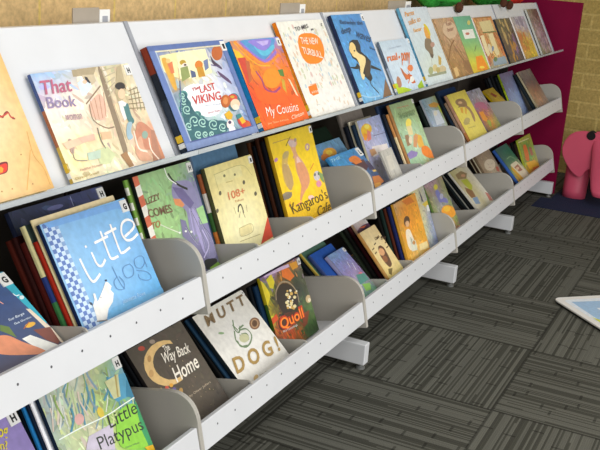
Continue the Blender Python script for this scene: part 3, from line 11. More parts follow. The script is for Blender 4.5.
{'key':'t_viking','x':0.0024,'w':0.2875,'L':0.2153,'lean':28.61,'y':0.0763,'z':0.7923,'t':0.019,'rot':0,'art':[['g',[['#5870a8','#5a74b0','#5c76b4','#6078b4','#5c74b0'],['#6a80b4','#e4dcae','#ece4b4','#d8d8cc','#8898c4'],['#7088b8','#c8b070','#ded4a8','#c8cce0','#7888bc'],['#54688c','#a8bcc0','#e4ecf0','#dce0ec','#6c84b8'],['#52788c','#8cb4b8','#e8f0f2','#c8d4dc','#6a80b0'],['#4c6c84','#3c7c84','#7cacac','#94a8b4','#6478a8'],['#6c80ac','#54748c','#5c7c90','#7084a4','#6c80b0']],0.1,8],['p','#f0e2a4',[[0.105,0.097],[0.321,0.082],[0.232,0.324],[0.122,0.283],[0.083,0.24]]],['p','#f2eab8',[[0.321,0.082],[0.71,0.072],[0.677,0.323],[0.432,0.347],[0.244,0.335]]],['p','#d8a43c',[[0.111,0.123],[0.168,0.116],[0.2,0.174],[0.172,0.415],[0.142,0.44],[0.117,0.417],[0.106,0.242]]],['p','#d87848',[[0.161,0.18],[0.231,0.161],[0.204,0.272],[0.162,0.277]]],['p','#e8c078',[[0.214,0.156],[0.208,0.164],[0.198,0.171],[0.187,0.175],[0.175,0.175],[0.165,0.173],[0.159,0.167],[0.156,0.159],[0.158,0.15],[0.165,0.142],[0.174,0.135],[0.186,0.131],[0.197,0.131],[0.207,0.133],[0.214,0.139],[0.216,0.147]]],['p','#b8941c',[[0.393,0.188],[0.385,0.197],[0.372,0.204],[0.357,0.208],[0.341,0.209],[0.327,0.206],[0.317,0.199],[0.313,0.19],[0.314,0.181],[0.322,0.171],[0.334,0.164],[0.35,0.16],[0.366,0.159],[0.38,0.163],[0.39,0.169],[0.394,0.178]]],['p','#e8ddd0',[[0.399,0.233],[0.388,0.247],[0.373,0.258],[0.355,0.265],[0.338,0.266],[0.323,0.262],[0.314,0.252],[0.311,0.239],[0.315,0.224],[0.326,0.21],[0.341,0.199],[0.358,0.192],[0.376,0.19],[0.39,0.195],[0.4,0.204],[0.403,0.218]]],['p','#8c9858',[[0.296,0.232],[0.396,0.222],[0.375,0.33],[0.254,0.366]]],['p','#5c4838',[[0.388,0.212],[0.385,0.215],[0.38,0.218],[0.373,0.219],[0.366,0.219],[0.36,0.218],[0.356,0.215],[0.354,0.212],[0.354,0.208],[0.357,0.205],[0.362,0.202],[0.369,0.2],[0.376,0.2],[0.382,0.202],[0.387,0.204],[0.389,0.208]]],['p','#d87c1c',[[0.594,0.231],[0.581,0.248],[0.563,0.26],[0.541,0.268],[0.52,0.269],[0.502,0.264],[0.491,0.253],[0.487,0.238],[0.491,0.221],[0.503,0.206],[0.521,0.193],[0.543,0.185],[0.564,0.183],[0.582,0.189],[0.594,0.199],[0.599,0.215]]],['p','#c48c1c',[[0.499,0.243],[0.584,0.251],[0.571,0.348],[0.48,0.346]]],['p','#6c7ca4',[[0.62,0.193],[0.69,0.174],[0.657,0.269],[0.595,0.293]]],['p','#4c5c80',[[0.409,0.264],[0.462,0.289],[0.45,0.339],[0.387,0.342]]],['p','#b85c1c',[[0.926,0.135],[0.904,0.164],[0.874,0.188],[0.84,0.202],[0.807,0.206],[0.781,0.197],[0.765,0.178],[0.761,0.152],[0.771,0.122],[0.792,0.093],[0.822,0.07],[0.856,0.055],[0.889,0.051],[0.916,0.059],[0.933,0.078],[0.936,0.104]]],['p','#40304c',[[0.741,0.13],[0.758,0.205],[0.833,0.272],[0.835,0.31],[0.776,0.27],[0.724,0.234]]],['p','#584068',[[0.746,0.299],[0.807,0.347],[0.875,0.412],[0.895,0.475],[0.824,0.423],[0.769,0.364]]],['s','#584878',0.0024,[[0.705,0.242],[0.817,0.274]]],['p','#eef4f6',[[0.628,0.654],[0.561,0.693],[0.472,0.71],[0.375,0.703],[0.284,0.674],[0.214,0.628],[0.172,0.572],[0.166,0.514],[0.194,0.462],[0.254,0.423],[0.338,0.403],[0.434,0.406],[0.528,0.433],[0.605,0.478],[0.652,0.537],[0.66,0.599]]],['p','#f4f6f8',[[0.609,0.694],[0.552,0.727],[0.475,0.741],[0.392,0.735],[0.314,0.71],[0.252,0.67],[0.217,0.621],[0.211,0.571],[0.236,0.526],[0.288,0.492],[0.361,0.476],[0.444,0.479],[0.524,0.503],[0.59,0.543],[0.629,0.593],[0.636,0.646]]],['p','#4c8c88',[[0.258,0.495],[0.246,0.51],[0.228,0.521],[0.207,0.528],[0.185,0.528],[0.167,0.522],[0.155,0.511],[0.15,0.497],[0.154,0.481],[0.166,0.466],[0.184,0.454],[0.205,0.448],[0.226,0.447],[0.245,0.453],[0.257,0.464],[0.262,0.479]]],['p','#28646c',[[0.248,0.499],[0.239,0.51],[0.226,0.518],[0.211,0.523],[0.195,0.523],[0.182,0.519],[0.173,0.511],[0.17,0.501],[0.173,0.489],[0.181,0.478],[0.194,0.47],[0.209,0.465],[0.225,0.465],[0.238,0.469],[0.247,0.477],[0.25,0.488]]],['p','#8cc0b0',[[0.227,0.491],[0.222,0.497],[0.215,0.501],[0.206,0.504],[0.198,0.504],[0.19,0.502],[0.185,0.497],[0.184,0.491],[0.185,0.485],[0.19,0.479],[0.197,0.474],[0.205,0.472],[0.214,0.472],[0.221,0.474],[0.226,0.478],[0.228,0.484]]],['p','#34747a',[[0.221,0.492],[0.218,0.495],[0.214,0.498],[0.21,0.499],[0.205,0.499],[0.201,0.498],[0.198,0.495],[0.197,0.492],[0.198,0.489],[0.201,0.485],[0.205,0.483],[0.209,0.481],[0.214,0.481],[0.218,0.483],[0.221,0.485],[0.222,0.488]]],['p','#4c8c88',[[0.256,0.584],[0.243,0.6],[0.224,0.612],[0.201,0.619],[0.177,0.619],[0.158,0.612],[0.144,0.6],[0.139,0.584],[0.143,0.567],[0.156,0.551],[0.175,0.538],[0.198,0.531],[0.222,0.531],[0.242,0.538],[0.255,0.55],[0.261,0.566]]],['p','#28646c',[[0.245,0.588],[0.235,0.599],[0.221,0.608],[0.205,0.613],[0.188,0.613],[0.174,0.608],[0.164,0.6],[0.16,0.588],[0.163,0.576],[0.172,0.564],[0.186,0.555],[0.203,0.55],[0.22,0.55],[0.234,0.555],[0.244,0.564],[0.248,0.575]]],['p','#8cc0b0',[[0.222,0.578],[0.217,0.585],[0.209,0.59],[0.2,0.593],[0.191,0.593],[0.183,0.59],[0.177,0.585],[0.175,0.579],[0.177,0.572],[0.182,0.565],[0.19,0.56],[0.199,0.558],[0.208,0.558],[0.216,0.56],[0.222,0.565],[0.224,0.571]]],['p','#34747a',[[0.216,0.579],[0.213,0.583],[0.209,0.586],[0.204,0.587],[0.198,0.587],[0.194,0.586],[0.191,0.583],[0.19,0.58],[0.191,0.576],[0.194,0.572],[0.198,0.57],[0.203,0.568],[0.208,0.568],[0.213,0.569],[0.216,0.572],[0.217,0.576]]],['p','#4c8c88',[[0.239,0.674],[0.224,0.692],[0.201,0.707],[0.174,0.714],[0.147,0.714],[0.124,0.706],[0.109,0.691],[0.103,0.673],[0.108,0.653],[0.122,0.634],[0.145,0.62],[0.171,0.612],[0.198,0.612],[0.222,0.62],[0.238,0.634],[0.244,0.653]]],['p','#28646c',[[0.224,0.677],[0.214,0.691],[0.197,0.701],[0.178,0.706],[0.158,0.706],[0.142,0.7],[0.131,0.69],[0.127,0.677],[0.13,0.662],[0.141,0.649],[0.157,0.639],[0.176,0.633],[0.195,0.633],[0.212,0.639],[0.224,0.649],[0.228,0.663]]],['p','#8cc0b0',[[0.199,0.667],[0.193,0.675],[0.184,0.68],[0.173,0.683],[0.162,0.683],[0.153,0.68],[0.147,0.674],[0.145,0.667],[0.147,0.659],[0.152,0.651],[0.161,0.646],[0.172,0.643],[0.183,0.643],[0.192,0.646],[0.199,0.652],[0.201,0.659]]],['p','#34747a',[[0.191,0.668],[0.188,0.672],[0.183,0.675],[0.177,0.677],[0.171,0.677],[0.166,0.675],[0.162,0.672],[0.161,0.668],[0.162,0.663],[0.165,0.659],[0.17,0.656],[0.176,0.654],[0.182,0.654],[0.187,0.656],[0.191,0.659],[0.192,0.664]]],['p','#4c8c88',[[0.154,0.621],[0.145,0.632],[0.133,0.64],[0.117,0.644],[0.102,0.644],[0.089,0.64],[0.081,0.631],[0.077,0.621],[0.08,0.61],[0.088,0.599],[0.101,0.591],[0.116,0.586],[0.131,0.586],[0.144,0.591],[0.153,0.599],[0.156,0.609]]],['p','#28646c',[[0.147,0.626],[0.141,0.634],[0.132,0.639],[0.121,0.642],[0.11,0.642],[0.101,0.639],[0.095,0.633],[0.092,0.626],[0.094,0.618],[0.1,0.61],[0.109,0.604],[0.12,0.601],[0.131,0.601],[0.141,0.604],[0.147,0.61],[0.149,0.618]]],['p','#8cc0b0',[[0.131,0.618],[0.128,0.622],[0.123,0.625],[0.117,0.627],[0.111,0.627],[0.106,0.625],[0.102,0.622],[0.101,0.618],[0.102,0.613],[0.105,0.609],[0.11,0.605],[0.116,0.604],[0.122,0.604],[0.128,0.605],[0.131,0.609],[0.133,0.613]]],['p','#34747a',[[0.128,0.619],[0.127,0.621],[0.124,0.623],[0.121,0.624],[0.117,0.624],[0.114,0.623],[0.112,0.621],[0.112,0.619],[0.112,0.616],[0.114,0.614],[0.117,0.612],[0.12,0.611],[0.124,0.611],[0.126,0.612],[0.128,0.614],[0.129,0.616]]],['p','#4c8c88',[[0.327,0.704],[0.316,0.718],[0.3,0.728],[0.28,0.733],[0.26,0.733],[0.243,0.727],[0.232,0.716],[0.228,0.703],[0.231,0.688],[0.242,0.675],[0.258,0.665],[0.278,0.659],[0.298,0.659],[0.315,0.665],[0.327,0.676],[0.331,0.689]]],['p','#28646c',[[0.318,0.709],[0.31,0.718],[0.298,0.726],[0.284,0.729],[0.27,0.729],[0.258,0.725],[0.249,0.717],[0.246,0.708],[0.249,0.697],[0.257,0.687],[0.269,0.68],[0.283,0.676],[0.297,0.676],[0.309,0.681],[0.318,0.688],[0.321,0.698]]],['p','#8cc0b0',[[0.298,0.699],[0.294,0.705],[0.287,0.709],[0.279,0.711],[0.271,0.711],[0.265,0.708],[0.26,0.704],[0.258,0.699],[0.26,0.693],[0.264,0.688],[0.271,0.684],[0.279,0.681],[0.287,0.681],[0.293,0.684],[0.298,0.688],[0.3,0.693]]],['p','#34747a',[[0.294,0.7],[0.291,0.703],[0.287,0.706],[0.283,0.707],[0.279,0.707],[0.275,0.706],[0.272,0.703],[0.272,0.7],[0.272,0.697],[0.275,0.694],[0.278,0.692],[0.283,0.691],[0.287,0.691],[0.291,0.692],[0.293,0.694],[0.294,0.697]]],['p','#4c8c88',[[0.352,0.748],[0.342,0.76],[0.327,0.769],[0.309,0.774],[0.291,0.774],[0.276,0.768],[0.266,0.759],[0.262,0.747],[0.265,0.733],[0.275,0.721],[0.29,0.712],[0.308,0.707],[0.326,0.708],[0.341,0.713],[0.352,0.723],[0.356,0.735]]],['p','#28646c',[[0.344,0.753],[0.337,0.762],[0.326,0.768],[0.313,0.772],[0.301,0.771],[0.289,0.767],[0.282,0.761],[0.279,0.752],[0.282,0.742],[0.289,0.734],[0.299,0.727],[0.312,0.724],[0.325,0.724],[0.336,0.728],[0.344,0.734],[0.347,0.743]]],['p','#8cc0b0',[[0.326,0.744],[0.322,0.749],[0.316,0.752],[0.309,0.754],[0.302,0.754],[0.295,0.752],[0.291,0.748],[0.29,0.743],[0.291,0.738],[0.295,0.733],[0.301,0.729],[0.308,0.727],[0.315,0.728],[0.321,0.73],[0.326,0.734],[0.327,0.738]]],['p','#34747a',[[0.322,0.745],[0.32,0.748],[0.316,0.75],[0.313,0.751],[0.309,0.751],[0.305,0.75],[0.303,0.747],[0.302,0.745],[0.303,0.742],[0.305,0.739],[0.308,0.737],[0.312,0.736],[0.316,0.736],[0.319,0.737],[0.322,0.739],[0.323,0.742]]],['p','#4c8c88',[[0.234,0.748],[0.225,0.76],[0.21,0.769],[0.192,0.774],[0.175,0.773],[0.16,0.768],[0.15,0.759],[0.146,0.746],[0.15,0.734],[0.159,0.722],[0.173,0.713],[0.191,0.708],[0.208,0.708],[0.223,0.713],[0.234,0.723],[0.237,0.735]]],['p','#28646c',[[0.227,0.753],[0.22,0.761],[0.209,0.768],[0.197,0.771],[0.184,0.771],[0.173,0.767],[0.166,0.76],[0.163,0.751],[0.166,0.742],[0.172,0.734],[0.183,0.727],[0.195,0.724],[0.208,0.724],[0.219,0.728],[0.226,0.734],[0.229,0.743]]],['p','#8cc0b0',[[0.209,0.744],[0.205,0.748],[0.199,0.752],[0.192,0.754],[0.185,0.754],[0.179,0.752],[0.175,0.748],[0.173,0.743],[0.175,0.738],[0.179,0.733],[0.184,0.73],[0.191,0.728],[0.198,0.728],[0.204,0.73],[0.208,0.734],[0.21,0.738]]],['p','#34747a',[[0.205,0.745],[0.203,0.748],[0.199,0.75],[0.196,0.751],[0.192,0.751],[0.188,0.749],[0.186,0.747],[0.185,0.745],[0.186,0.742],[0.188,0.739],[0.191,0.737],[0.195,0.736],[0.199,0.736],[0.202,0.737],[0.205,0.739],[0.205,0.742]]],['p','#4c8c88',[[0.377,0.793],[0.368,0.803],[0.355,0.812],[0.339,0.816],[0.323,0.815],[0.309,0.81],[0.3,0.802],[0.296,0.791],[0.299,0.779],[0.308,0.768],[0.321,0.76],[0.337,0.756],[0.353,0.756],[0.367,0.761],[0.377,0.77],[0.38,0.781]]],['p','#28646c',[[0.371,0.798],[0.364,0.805],[0.355,0.811],[0.343,0.814],[0.331,0.814],[0.322,0.81],[0.315,0.804],[0.312,0.796],[0.314,0.788],[0.321,0.78],[0.33,0.774],[0.342,0.771],[0.354,0.771],[0.364,0.775],[0.37,0.781],[0.373,0.789]]],['p','#8cc0b0',[[0.354,0.789],[0.35,0.793],[0.345,0.796],[0.338,0.798],[0.332,0.798],[0.326,0.796],[0.323,0.792],[0.321,0.788],[0.322,0.783],[0.326,0.779],[0.331,0.776],[0.338,0.774],[0.344,0.774],[0.35,0.776],[0.353,0.779],[0.355,0.784]]],['p','#34747a',[[0.351,0.79],[0.349,0.792],[0.346,0.794],[0.342,0.795],[0.339,0.795],[0.336,0.794],[0.334,0.792],[0.333,0.79],[0.333,0.787],[0.335,0.785],[0.338,0.783],[0.342,0.782],[0.345,0.782],[0.348,0.783],[0.35,0.785],[0.351,0.787]]],['p','#4c8c88',[[0.452,0.806],[0.443,0.817],[0.429,0.825],[0.413,0.829],[0.397,0.828],[0.383,0.823],[0.373,0.815],[0.37,0.804],[0.372,0.792],[0.381,0.781],[0.395,0.773],[0.411,0.769],[0.428,0.769],[0.442,0.774],[0.452,0.783],[0.455,0.794]]],['p','#28646c',[[0.446,0.811],[0.439,0.818],[0.429,0.824],[0.417,0.827],[0.405,0.827],[0.395,0.823],[0.388,0.817],[0.386,0.809],[0.388,0.801],[0.394,0.793],[0.404,0.787],[0.416,0.784],[0.428,0.784],[0.438,0.788],[0.445,0.794],[0.448,0.802]]],['p','#8cc0b0',[[0.428,0.802],[0.424,0.806],[0.419,0.809],[0.412,0.811],[0.406,0.811],[0.4,0.809],[0.396,0.805],[0.395,0.801],[0.396,0.796],[0.4,0.792],[0.405,0.788],[0.412,0.787],[0.418,0.787],[0.424,0.789],[0.428,0.792],[0.429,0.797]]],['p','#34747a',[[0.425,0.803],[0.423,0.805],[0.42,0.807],[0.416,0.808],[0.413,0.808],[0.41,0.807],[0.407,0.805],[0.407,0.803],[0.407,0.8],[0.409,0.798],[0.412,0.796],[0.416,0.795],[0.42,0.795],[0.423,0.796],[0.425,0.798],[0.426,0.8]]],['p','#2c646c',[[0.186,0.459],[0.244,0.503],[0.255,0.667],[0.344,0.774],[0.633,0.804],[0.58,0.928],[0.12,0.931],[0.075,0.905],[0.101,0.696]]],['p','#245c68',[[0.239,0.556],[0.227,0.572],[0.208,0.584],[0.185,0.59],[0.163,0.59],[0.144,0.584],[0.131,0.572],[0.127,0.557],[0.131,0.541],[0.143,0.525],[0.161,0.513],[0.183,0.506],[0.206,0.506],[0.225,0.512],[0.238,0.524],[0.243,0.539]]],['s','#a4d0c2',0.0027,[[0.191,0.576],[0.159,0.577],[0.138,0.563],[0.134,0.543],[0.149,0.524],[0.17,0.512],[0.193,0.512],[0.207,0.521],[0.209,0.536],[0.201,0.547],[0.186,0.554],[0.172,0.554],[0.166,0.548],[0.165,0.54],[0.17,0.536]]],['p','#245c68',[[0.244,0.648],[0.231,0.664],[0.211,0.677],[0.186,0.684],[0.162,0.684],[0.142,0.677],[0.128,0.664],[0.123,0.647],[0.127,0.629],[0.14,0.613],[0.16,0.6],[0.184,0.593],[0.208,0.593],[0.229,0.6],[0.243,0.613],[0.249,0.629]]],['s','#a4d0c2',0.0027,[[0.192,0.67],[0.159,0.668],[0.136,0.654],[0.131,0.632],[0.146,0.611],[0.17,0.6],[0.195,0.6],[0.211,0.61],[0.212,0.626],[0.203,0.639],[0.188,0.646],[0.172,0.645],[0.164,0.639],[0.166,0.63],[0.171,0.625]]],['p','#245c68',[[0.29,0.764],[0.274,0.783],[0.25,0.798],[0.222,0.805],[0.194,0.804],[0.17,0.796],[0.154,0.781],[0.148,0.761],[0.153,0.741],[0.168,0.722],[0.192,0.707],[0.219,0.699],[0.248,0.7],[0.272,0.708],[0.289,0.723],[0.295,0.743]]],['s','#a4d0c2',0.0027,[[0.23,0.79],[0.19,0.789],[0.164,0.771],[0.159,0.745],[0.176,0.721],[0.206,0.708],[0.233,0.709],[0.253,0.722],[0.253,0.74],[0.243,0.754],[0.225,0.762],[0.207,0.761],[0.199,0.754],[0.199,0.745],[0.205,0.737]]],['p','#245c68',[[0.372,0.797],[0.358,0.814],[0.337,0.826],[0.312,0.833],[0.287,0.832],[0.266,0.824],[0.252,0.811],[0.246,0.794],[0.251,0.776],[0.264,0.759],[0.285,0.746],[0.31,0.74],[0.335,0.74],[0.357,0.748],[0.371,0.761],[0.377,0.778]]],['s','#a4d0c2',0.0027,[[0.319,0.819],[0.284,0.816],[0.26,0.801],[0.255,0.778],[0.271,0.757],[0.295,0.747],[0.321,0.748],[0.338,0.758],[0.339,0.775],[0.33,0.788],[0.314,0.794],[0.298,0.793],[0.289,0.786],[0.292,0.777],[0.296,0.773]]],['p','#245c68',[[0.511,0.84],[0.495,0.86],[0.469,0.874],[0.44,0.881],[0.41,0.88],[0.384,0.871],[0.367,0.856],[0.361,0.836],[0.366,0.814],[0.382,0.795],[0.407,0.78],[0.436,0.773],[0.466,0.773],[0.492,0.782],[0.51,0.798],[0.517,0.818]]],['s','#a4d0c2',0.0027,[[0.448,0.866],[0.406,0.864],[0.378,0.846],[0.372,0.819],[0.39,0.794],[0.422,0.781],[0.451,0.783],[0.472,0.796],[0.472,0.814],[0.462,0.829],[0.443,0.837],[0.423,0.836],[0.415,0.828],[0.415,0.819],[0.421,0.811]]],['p','#245c68',[[0.601,0.884],[0.587,0.9],[0.567,0.912],[0.542,0.918],[0.518,0.917],[0.497,0.909],[0.483,0.896],[0.478,0.88],[0.482,0.863],[0.495,0.847],[0.515,0.835],[0.54,0.829],[0.564,0.83],[0.586,0.837],[0.6,0.85],[0.605,0.867]]],['s','#a4d0c2',0.0027,[[0.548,0.903],[0.513,0.902],[0.49,0.887],[0.486,0.865],[0.502,0.846],[0.525,0.835],[0.551,0.836],[0.566,0.846],[0.568,0.861],[0.559,0.873],[0.543,0.879],[0.528,0.879],[0.521,0.872],[0.52,0.864],[0.525,0.859]]],['p','#245c68',[[0.255,0.895],[0.244,0.908],[0.226,0.919],[0.206,0.924],[0.185,0.923],[0.168,0.916],[0.156,0.905],[0.151,0.891],[0.155,0.876],[0.166,0.862],[0.183,0.851],[0.204,0.846],[0.224,0.847],[0.242,0.853],[0.254,0.865],[0.259,0.879]]],['s','#a4d0c2',0.0027,[[0.21,0.911],[0.18,0.909],[0.162,0.895],[0.157,0.876],[0.171,0.859],[0.192,0.85],[0.212,0.852],[0.227,0.86],[0.228,0.873],[0.219,0.884],[0.207,0.889],[0.194,0.888],[0.187,0.883],[0.188,0.876],[0.193,0.872]]],['p','#245c68',[[0.18,0.799],[0.169,0.813],[0.152,0.824],[0.132,0.829],[0.112,0.828],[0.095,0.822],[0.083,0.811],[0.079,0.797],[0.083,0.782],[0.093,0.768],[0.11,0.758],[0.13,0.752],[0.15,0.753],[0.168,0.759],[0.18,0.77],[0.184,0.784]]],['s','#a4d0c2',0.0027,[[0.136,0.816],[0.107,0.815],[0.089,0.801],[0.085,0.782],[0.098,0.765],[0.119,0.756],[0.139,0.758],[0.153,0.766],[0.154,0.778],[0.146,0.789],[0.134,0.795],[0.12,0.794],[0.113,0.789],[0.115,0.782],[0.119,0.778]]],['p','#245c68',[[0.33,0.909],[0.32,0.92],[0.306,0.929],[0.289,0.933],[0.272,0.932],[0.257,0.927],[0.247,0.917],[0.243,0.905],[0.246,0.893],[0.256,0.882],[0.27,0.873],[0.287,0.869],[0.304,0.869],[0.319,0.875],[0.329,0.884],[0.333,0.896]]],['s','#a4d0c2',0.0027,[[0.292,0.92],[0.266,0.919],[0.25,0.908],[0.249,0.892],[0.259,0.877],[0.277,0.87],[0.294,0.871],[0.304,0.878],[0.306,0.89],[0.298,0.899],[0.289,0.903],[0.277,0.902],[0.272,0.898],[0.273,0.892],[0.278,0.888]]],['p','#245c68',[[0.406,0.92],[0.397,0.93],[0.384,0.937],[0.369,0.941],[0.353,0.94],[0.34,0.936],[0.331,0.927],[0.327,0.916],[0.33,0.905],[0.339,0.895],[0.352,0.887],[0.367,0.884],[0.383,0.884],[0.396,0.889],[0.405,0.897],[0.409,0.908]]],['s','#a4d0c2',0.0027,[[0.372,0.928],[0.348,0.927],[0.333,0.917],[0.331,0.903],[0.34,0.89],[0.355,0.884],[0.373,0.884],[0.384,0.891],[0.384,0.901],[0.377,0.909],[0.368,0.912],[0.358,0.912],[0.353,0.908],[0.353,0.902],[0.357,0.899]]],['p','#245c68',[[0.236,0.511],[0.226,0.522],[0.212,0.531],[0.196,0.536],[0.179,0.537],[0.165,0.532],[0.155,0.523],[0.151,0.512],[0.154,0.499],[0.163,0.488],[0.177,0.479],[0.194,0.473],[0.211,0.473],[0.225,0.478],[0.235,0.486],[0.239,0.498]]],['s','#a4d0c2',0.0027,[[0.199,0.524],[0.174,0.524],[0.158,0.514],[0.157,0.498],[0.167,0.483],[0.185,0.475],[0.2,0.475],[0.211,0.482],[0.212,0.493],[0.205,0.503],[0.196,0.507],[0.184,0.507],[0.18,0.503],[0.18,0.498],[0.185,0.493]]],['p','#3c6c78',[[0.898,0.662],[0.873,0.696],[0.838,0.722],[0.799,0.737],[0.762,0.739],[0.734,0.727],[0.717,0.703],[0.714,0.672],[0.726,0.637],[0.751,0.603],[0.786,0.577],[0.824,0.561],[0.861,0.559],[0.891,0.57],[0.908,0.594],[0.911,0.626]]],['p','#c83c2c',[[0.883,0.614],[0.869,0.629],[0.848,0.64],[0.822,0.645],[0.795,0.645],[0.771,0.638],[0.755,0.627],[0.748,0.612],[0.751,0.596],[0.764,0.581],[0.785,0.571],[0.811,0.565],[0.838,0.565],[0.862,0.572],[0.879,0.583],[0.886,0.598]]],['p','#f0c8a8',[[0.886,0.68],[0.87,0.698],[0.846,0.713],[0.819,0.72],[0.792,0.72],[0.769,0.713],[0.754,0.698],[0.748,0.68],[0.754,0.66],[0.769,0.642],[0.792,0.627],[0.82,0.619],[0.847,0.619],[0.87,0.627],[0.886,0.641],[0.891,0.66]]],['p','#e8dcc8',[[0.861,0.709],[0.851,0.72],[0.835,0.728],[0.815,0.731],[0.794,0.73],[0.776,0.725],[0.764,0.716],[0.758,0.705],[0.76,0.694],[0.77,0.684],[0.786,0.676],[0.805,0.672],[0.826,0.673],[0.844,0.678],[0.857,0.687],[0.863,0.698]]],['p','#c8a030',[[0.848,0.598],[0.842,0.603],[0.833,0.607],[0.822,0.609],[0.809,0.608],[0.798,0.605],[0.79,0.601],[0.786,0.595],[0.787,0.589],[0.792,0.584],[0.801,0.58],[0.813,0.579],[0.825,0.579],[0.836,0.582],[0.844,0.586],[0.848,0.592]]],['p','#d8a81c',[[0.618,0.745],[0.705,0.72],[0.731,0.772],[0.677,0.821],[0.626,0.793]]],['p','#ecdcd8',[[0.695,0.863],[0.682,0.88],[0.663,0.892],[0.642,0.899],[0.621,0.899],[0.605,0.893],[0.594,0.88],[0.592,0.864],[0.598,0.846],[0.611,0.829],[0.629,0.816],[0.65,0.809],[0.671,0.809],[0.687,0.815],[0.698,0.828],[0.701,0.845]]],['p','#3c3460',[[0.67,0.839],[0.665,0.845],[0.658,0.849],[0.649,0.851],[0.64,0.851],[0.632,0.849],[0.627,0.844],[0.625,0.838],[0.626,0.832],[0.631,0.826],[0.639,0.822],[0.648,0.819],[0.657,0.82],[0.664,0.822],[0.67,0.827],[0.672,0.833]]],['p','#c83028',[[0.771,0.798],[0.844,0.791],[0.857,0.842],[0.938,0.876],[0.91,0.96],[0.828,0.945],[0.757,0.874]]],['p','#e8b020',[[0.791,0.812],[0.85,0.806],[0.873,0.865],[0.807,0.883]]],['p','#2c7c80',[[0.768,0.779],[0.841,0.771],[0.847,0.811],[0.769,0.827]]],['p','#c8581c',[[0.855,0.871],[0.925,0.873],[0.905,0.949],[0.854,0.95]]],['p','#e4e4ec',[[0.686,0.919],[0.674,0.933],[0.658,0.944],[0.639,0.949],[0.621,0.949],[0.606,0.943],[0.596,0.932],[0.594,0.918],[0.598,0.903],[0.61,0.889],[0.626,0.878],[0.644,0.872],[0.663,0.872],[0.678,0.878],[0.688,0.889],[0.69,0.904]]],['p','#8094bc',[[0.059,0.937],[0.926,0.973],[0.913,1.006],[0.043,0.99]]],['p','#c8c0b0',[[0.093,0.97],[0.087,0.979],[0.079,0.985],[0.07,0.989],[0.062,0.989],[0.056,0.986],[0.053,0.98],[0.052,0.972],[0.055,0.963],[0.061,0.954],[0.069,0.948],[0.077,0.944],[0.085,0.944],[0.092,0.947],[0.095,0.953],[0.096,0.962]]],['s','#465c90',0.0027,[[0.226,0.356],[0.051,0.953],[0.953,1.002]]],['p','#5068a0',[[0.0,0.0],[1,0],[1,0.05],[0,0.05]]],['p','#6078b0',[[0.0,0.05],[0.07,0.05],[0.07,0.95],[0,0.95]]],['p','#5c74ac',[[0.94,0.05],[1,0.05],[1,0.95],[0.94,0.95]]],['p','#7488b4',[[0,0.93],[1,0.93],[1,1],[0,1]]],['p','#d8d0b0',[[0.07,0.05],[0.94,0.05],[0.94,0.065],[0.07,0.065]]],['p','#a8b8cc',[[0.07,0.06],[0.085,0.06],[0.085,0.93],[0.07,0.93]]],['p','#44548c',[[0.065,0.92],[0.95,0.92],[0.95,0.932],[0.065,0.932]]],['p','#b85c1c',[[0.766,0.633],[0.748,0.657],[0.722,0.676],[0.694,0.686],[0.667,0.687],[0.646,0.679],[0.633,0.662],[0.63,0.639],[0.638,0.614],[0.656,0.591],[0.681,0.572],[0.709,0.561],[0.736,0.559],[0.758,0.567],[0.772,0.584],[0.775,0.607]]],['p','#d88848',[[0.738,0.625],[0.728,0.638],[0.714,0.649],[0.699,0.655],[0.684,0.656],[0.673,0.651],[0.666,0.642],[0.665,0.629],[0.669,0.615],[0.679,0.602],[0.693,0.591],[0.708,0.585],[0.723,0.584],[0.735,0.589],[0.742,0.598],[0.743,0.611]]],['t','#c83030','The',[0.326,0.472],[0.423,0.457],[0.332,0.441],0.02],['t','#c8302c','LAST',[0.422,0.501],[0.635,0.492],[0.432,0.43],0.01],['t','#c8302c','VIKING',[0.278,0.597],[0.659,0.596],[0.296,0.516],0.02],['t','#a0a8b8','Norman Jorgensen',[0.417,0.634],[0.627,0.645],[0.42,0.618],0.01],['t','#c08890','James Foley',[0.411,0.708],[0.585,0.709],[0.416,0.688],0.01]],'lab':['I',0.022],'st':0.9,'spine':['#7c3424','#242830','#303844','#28303c']},
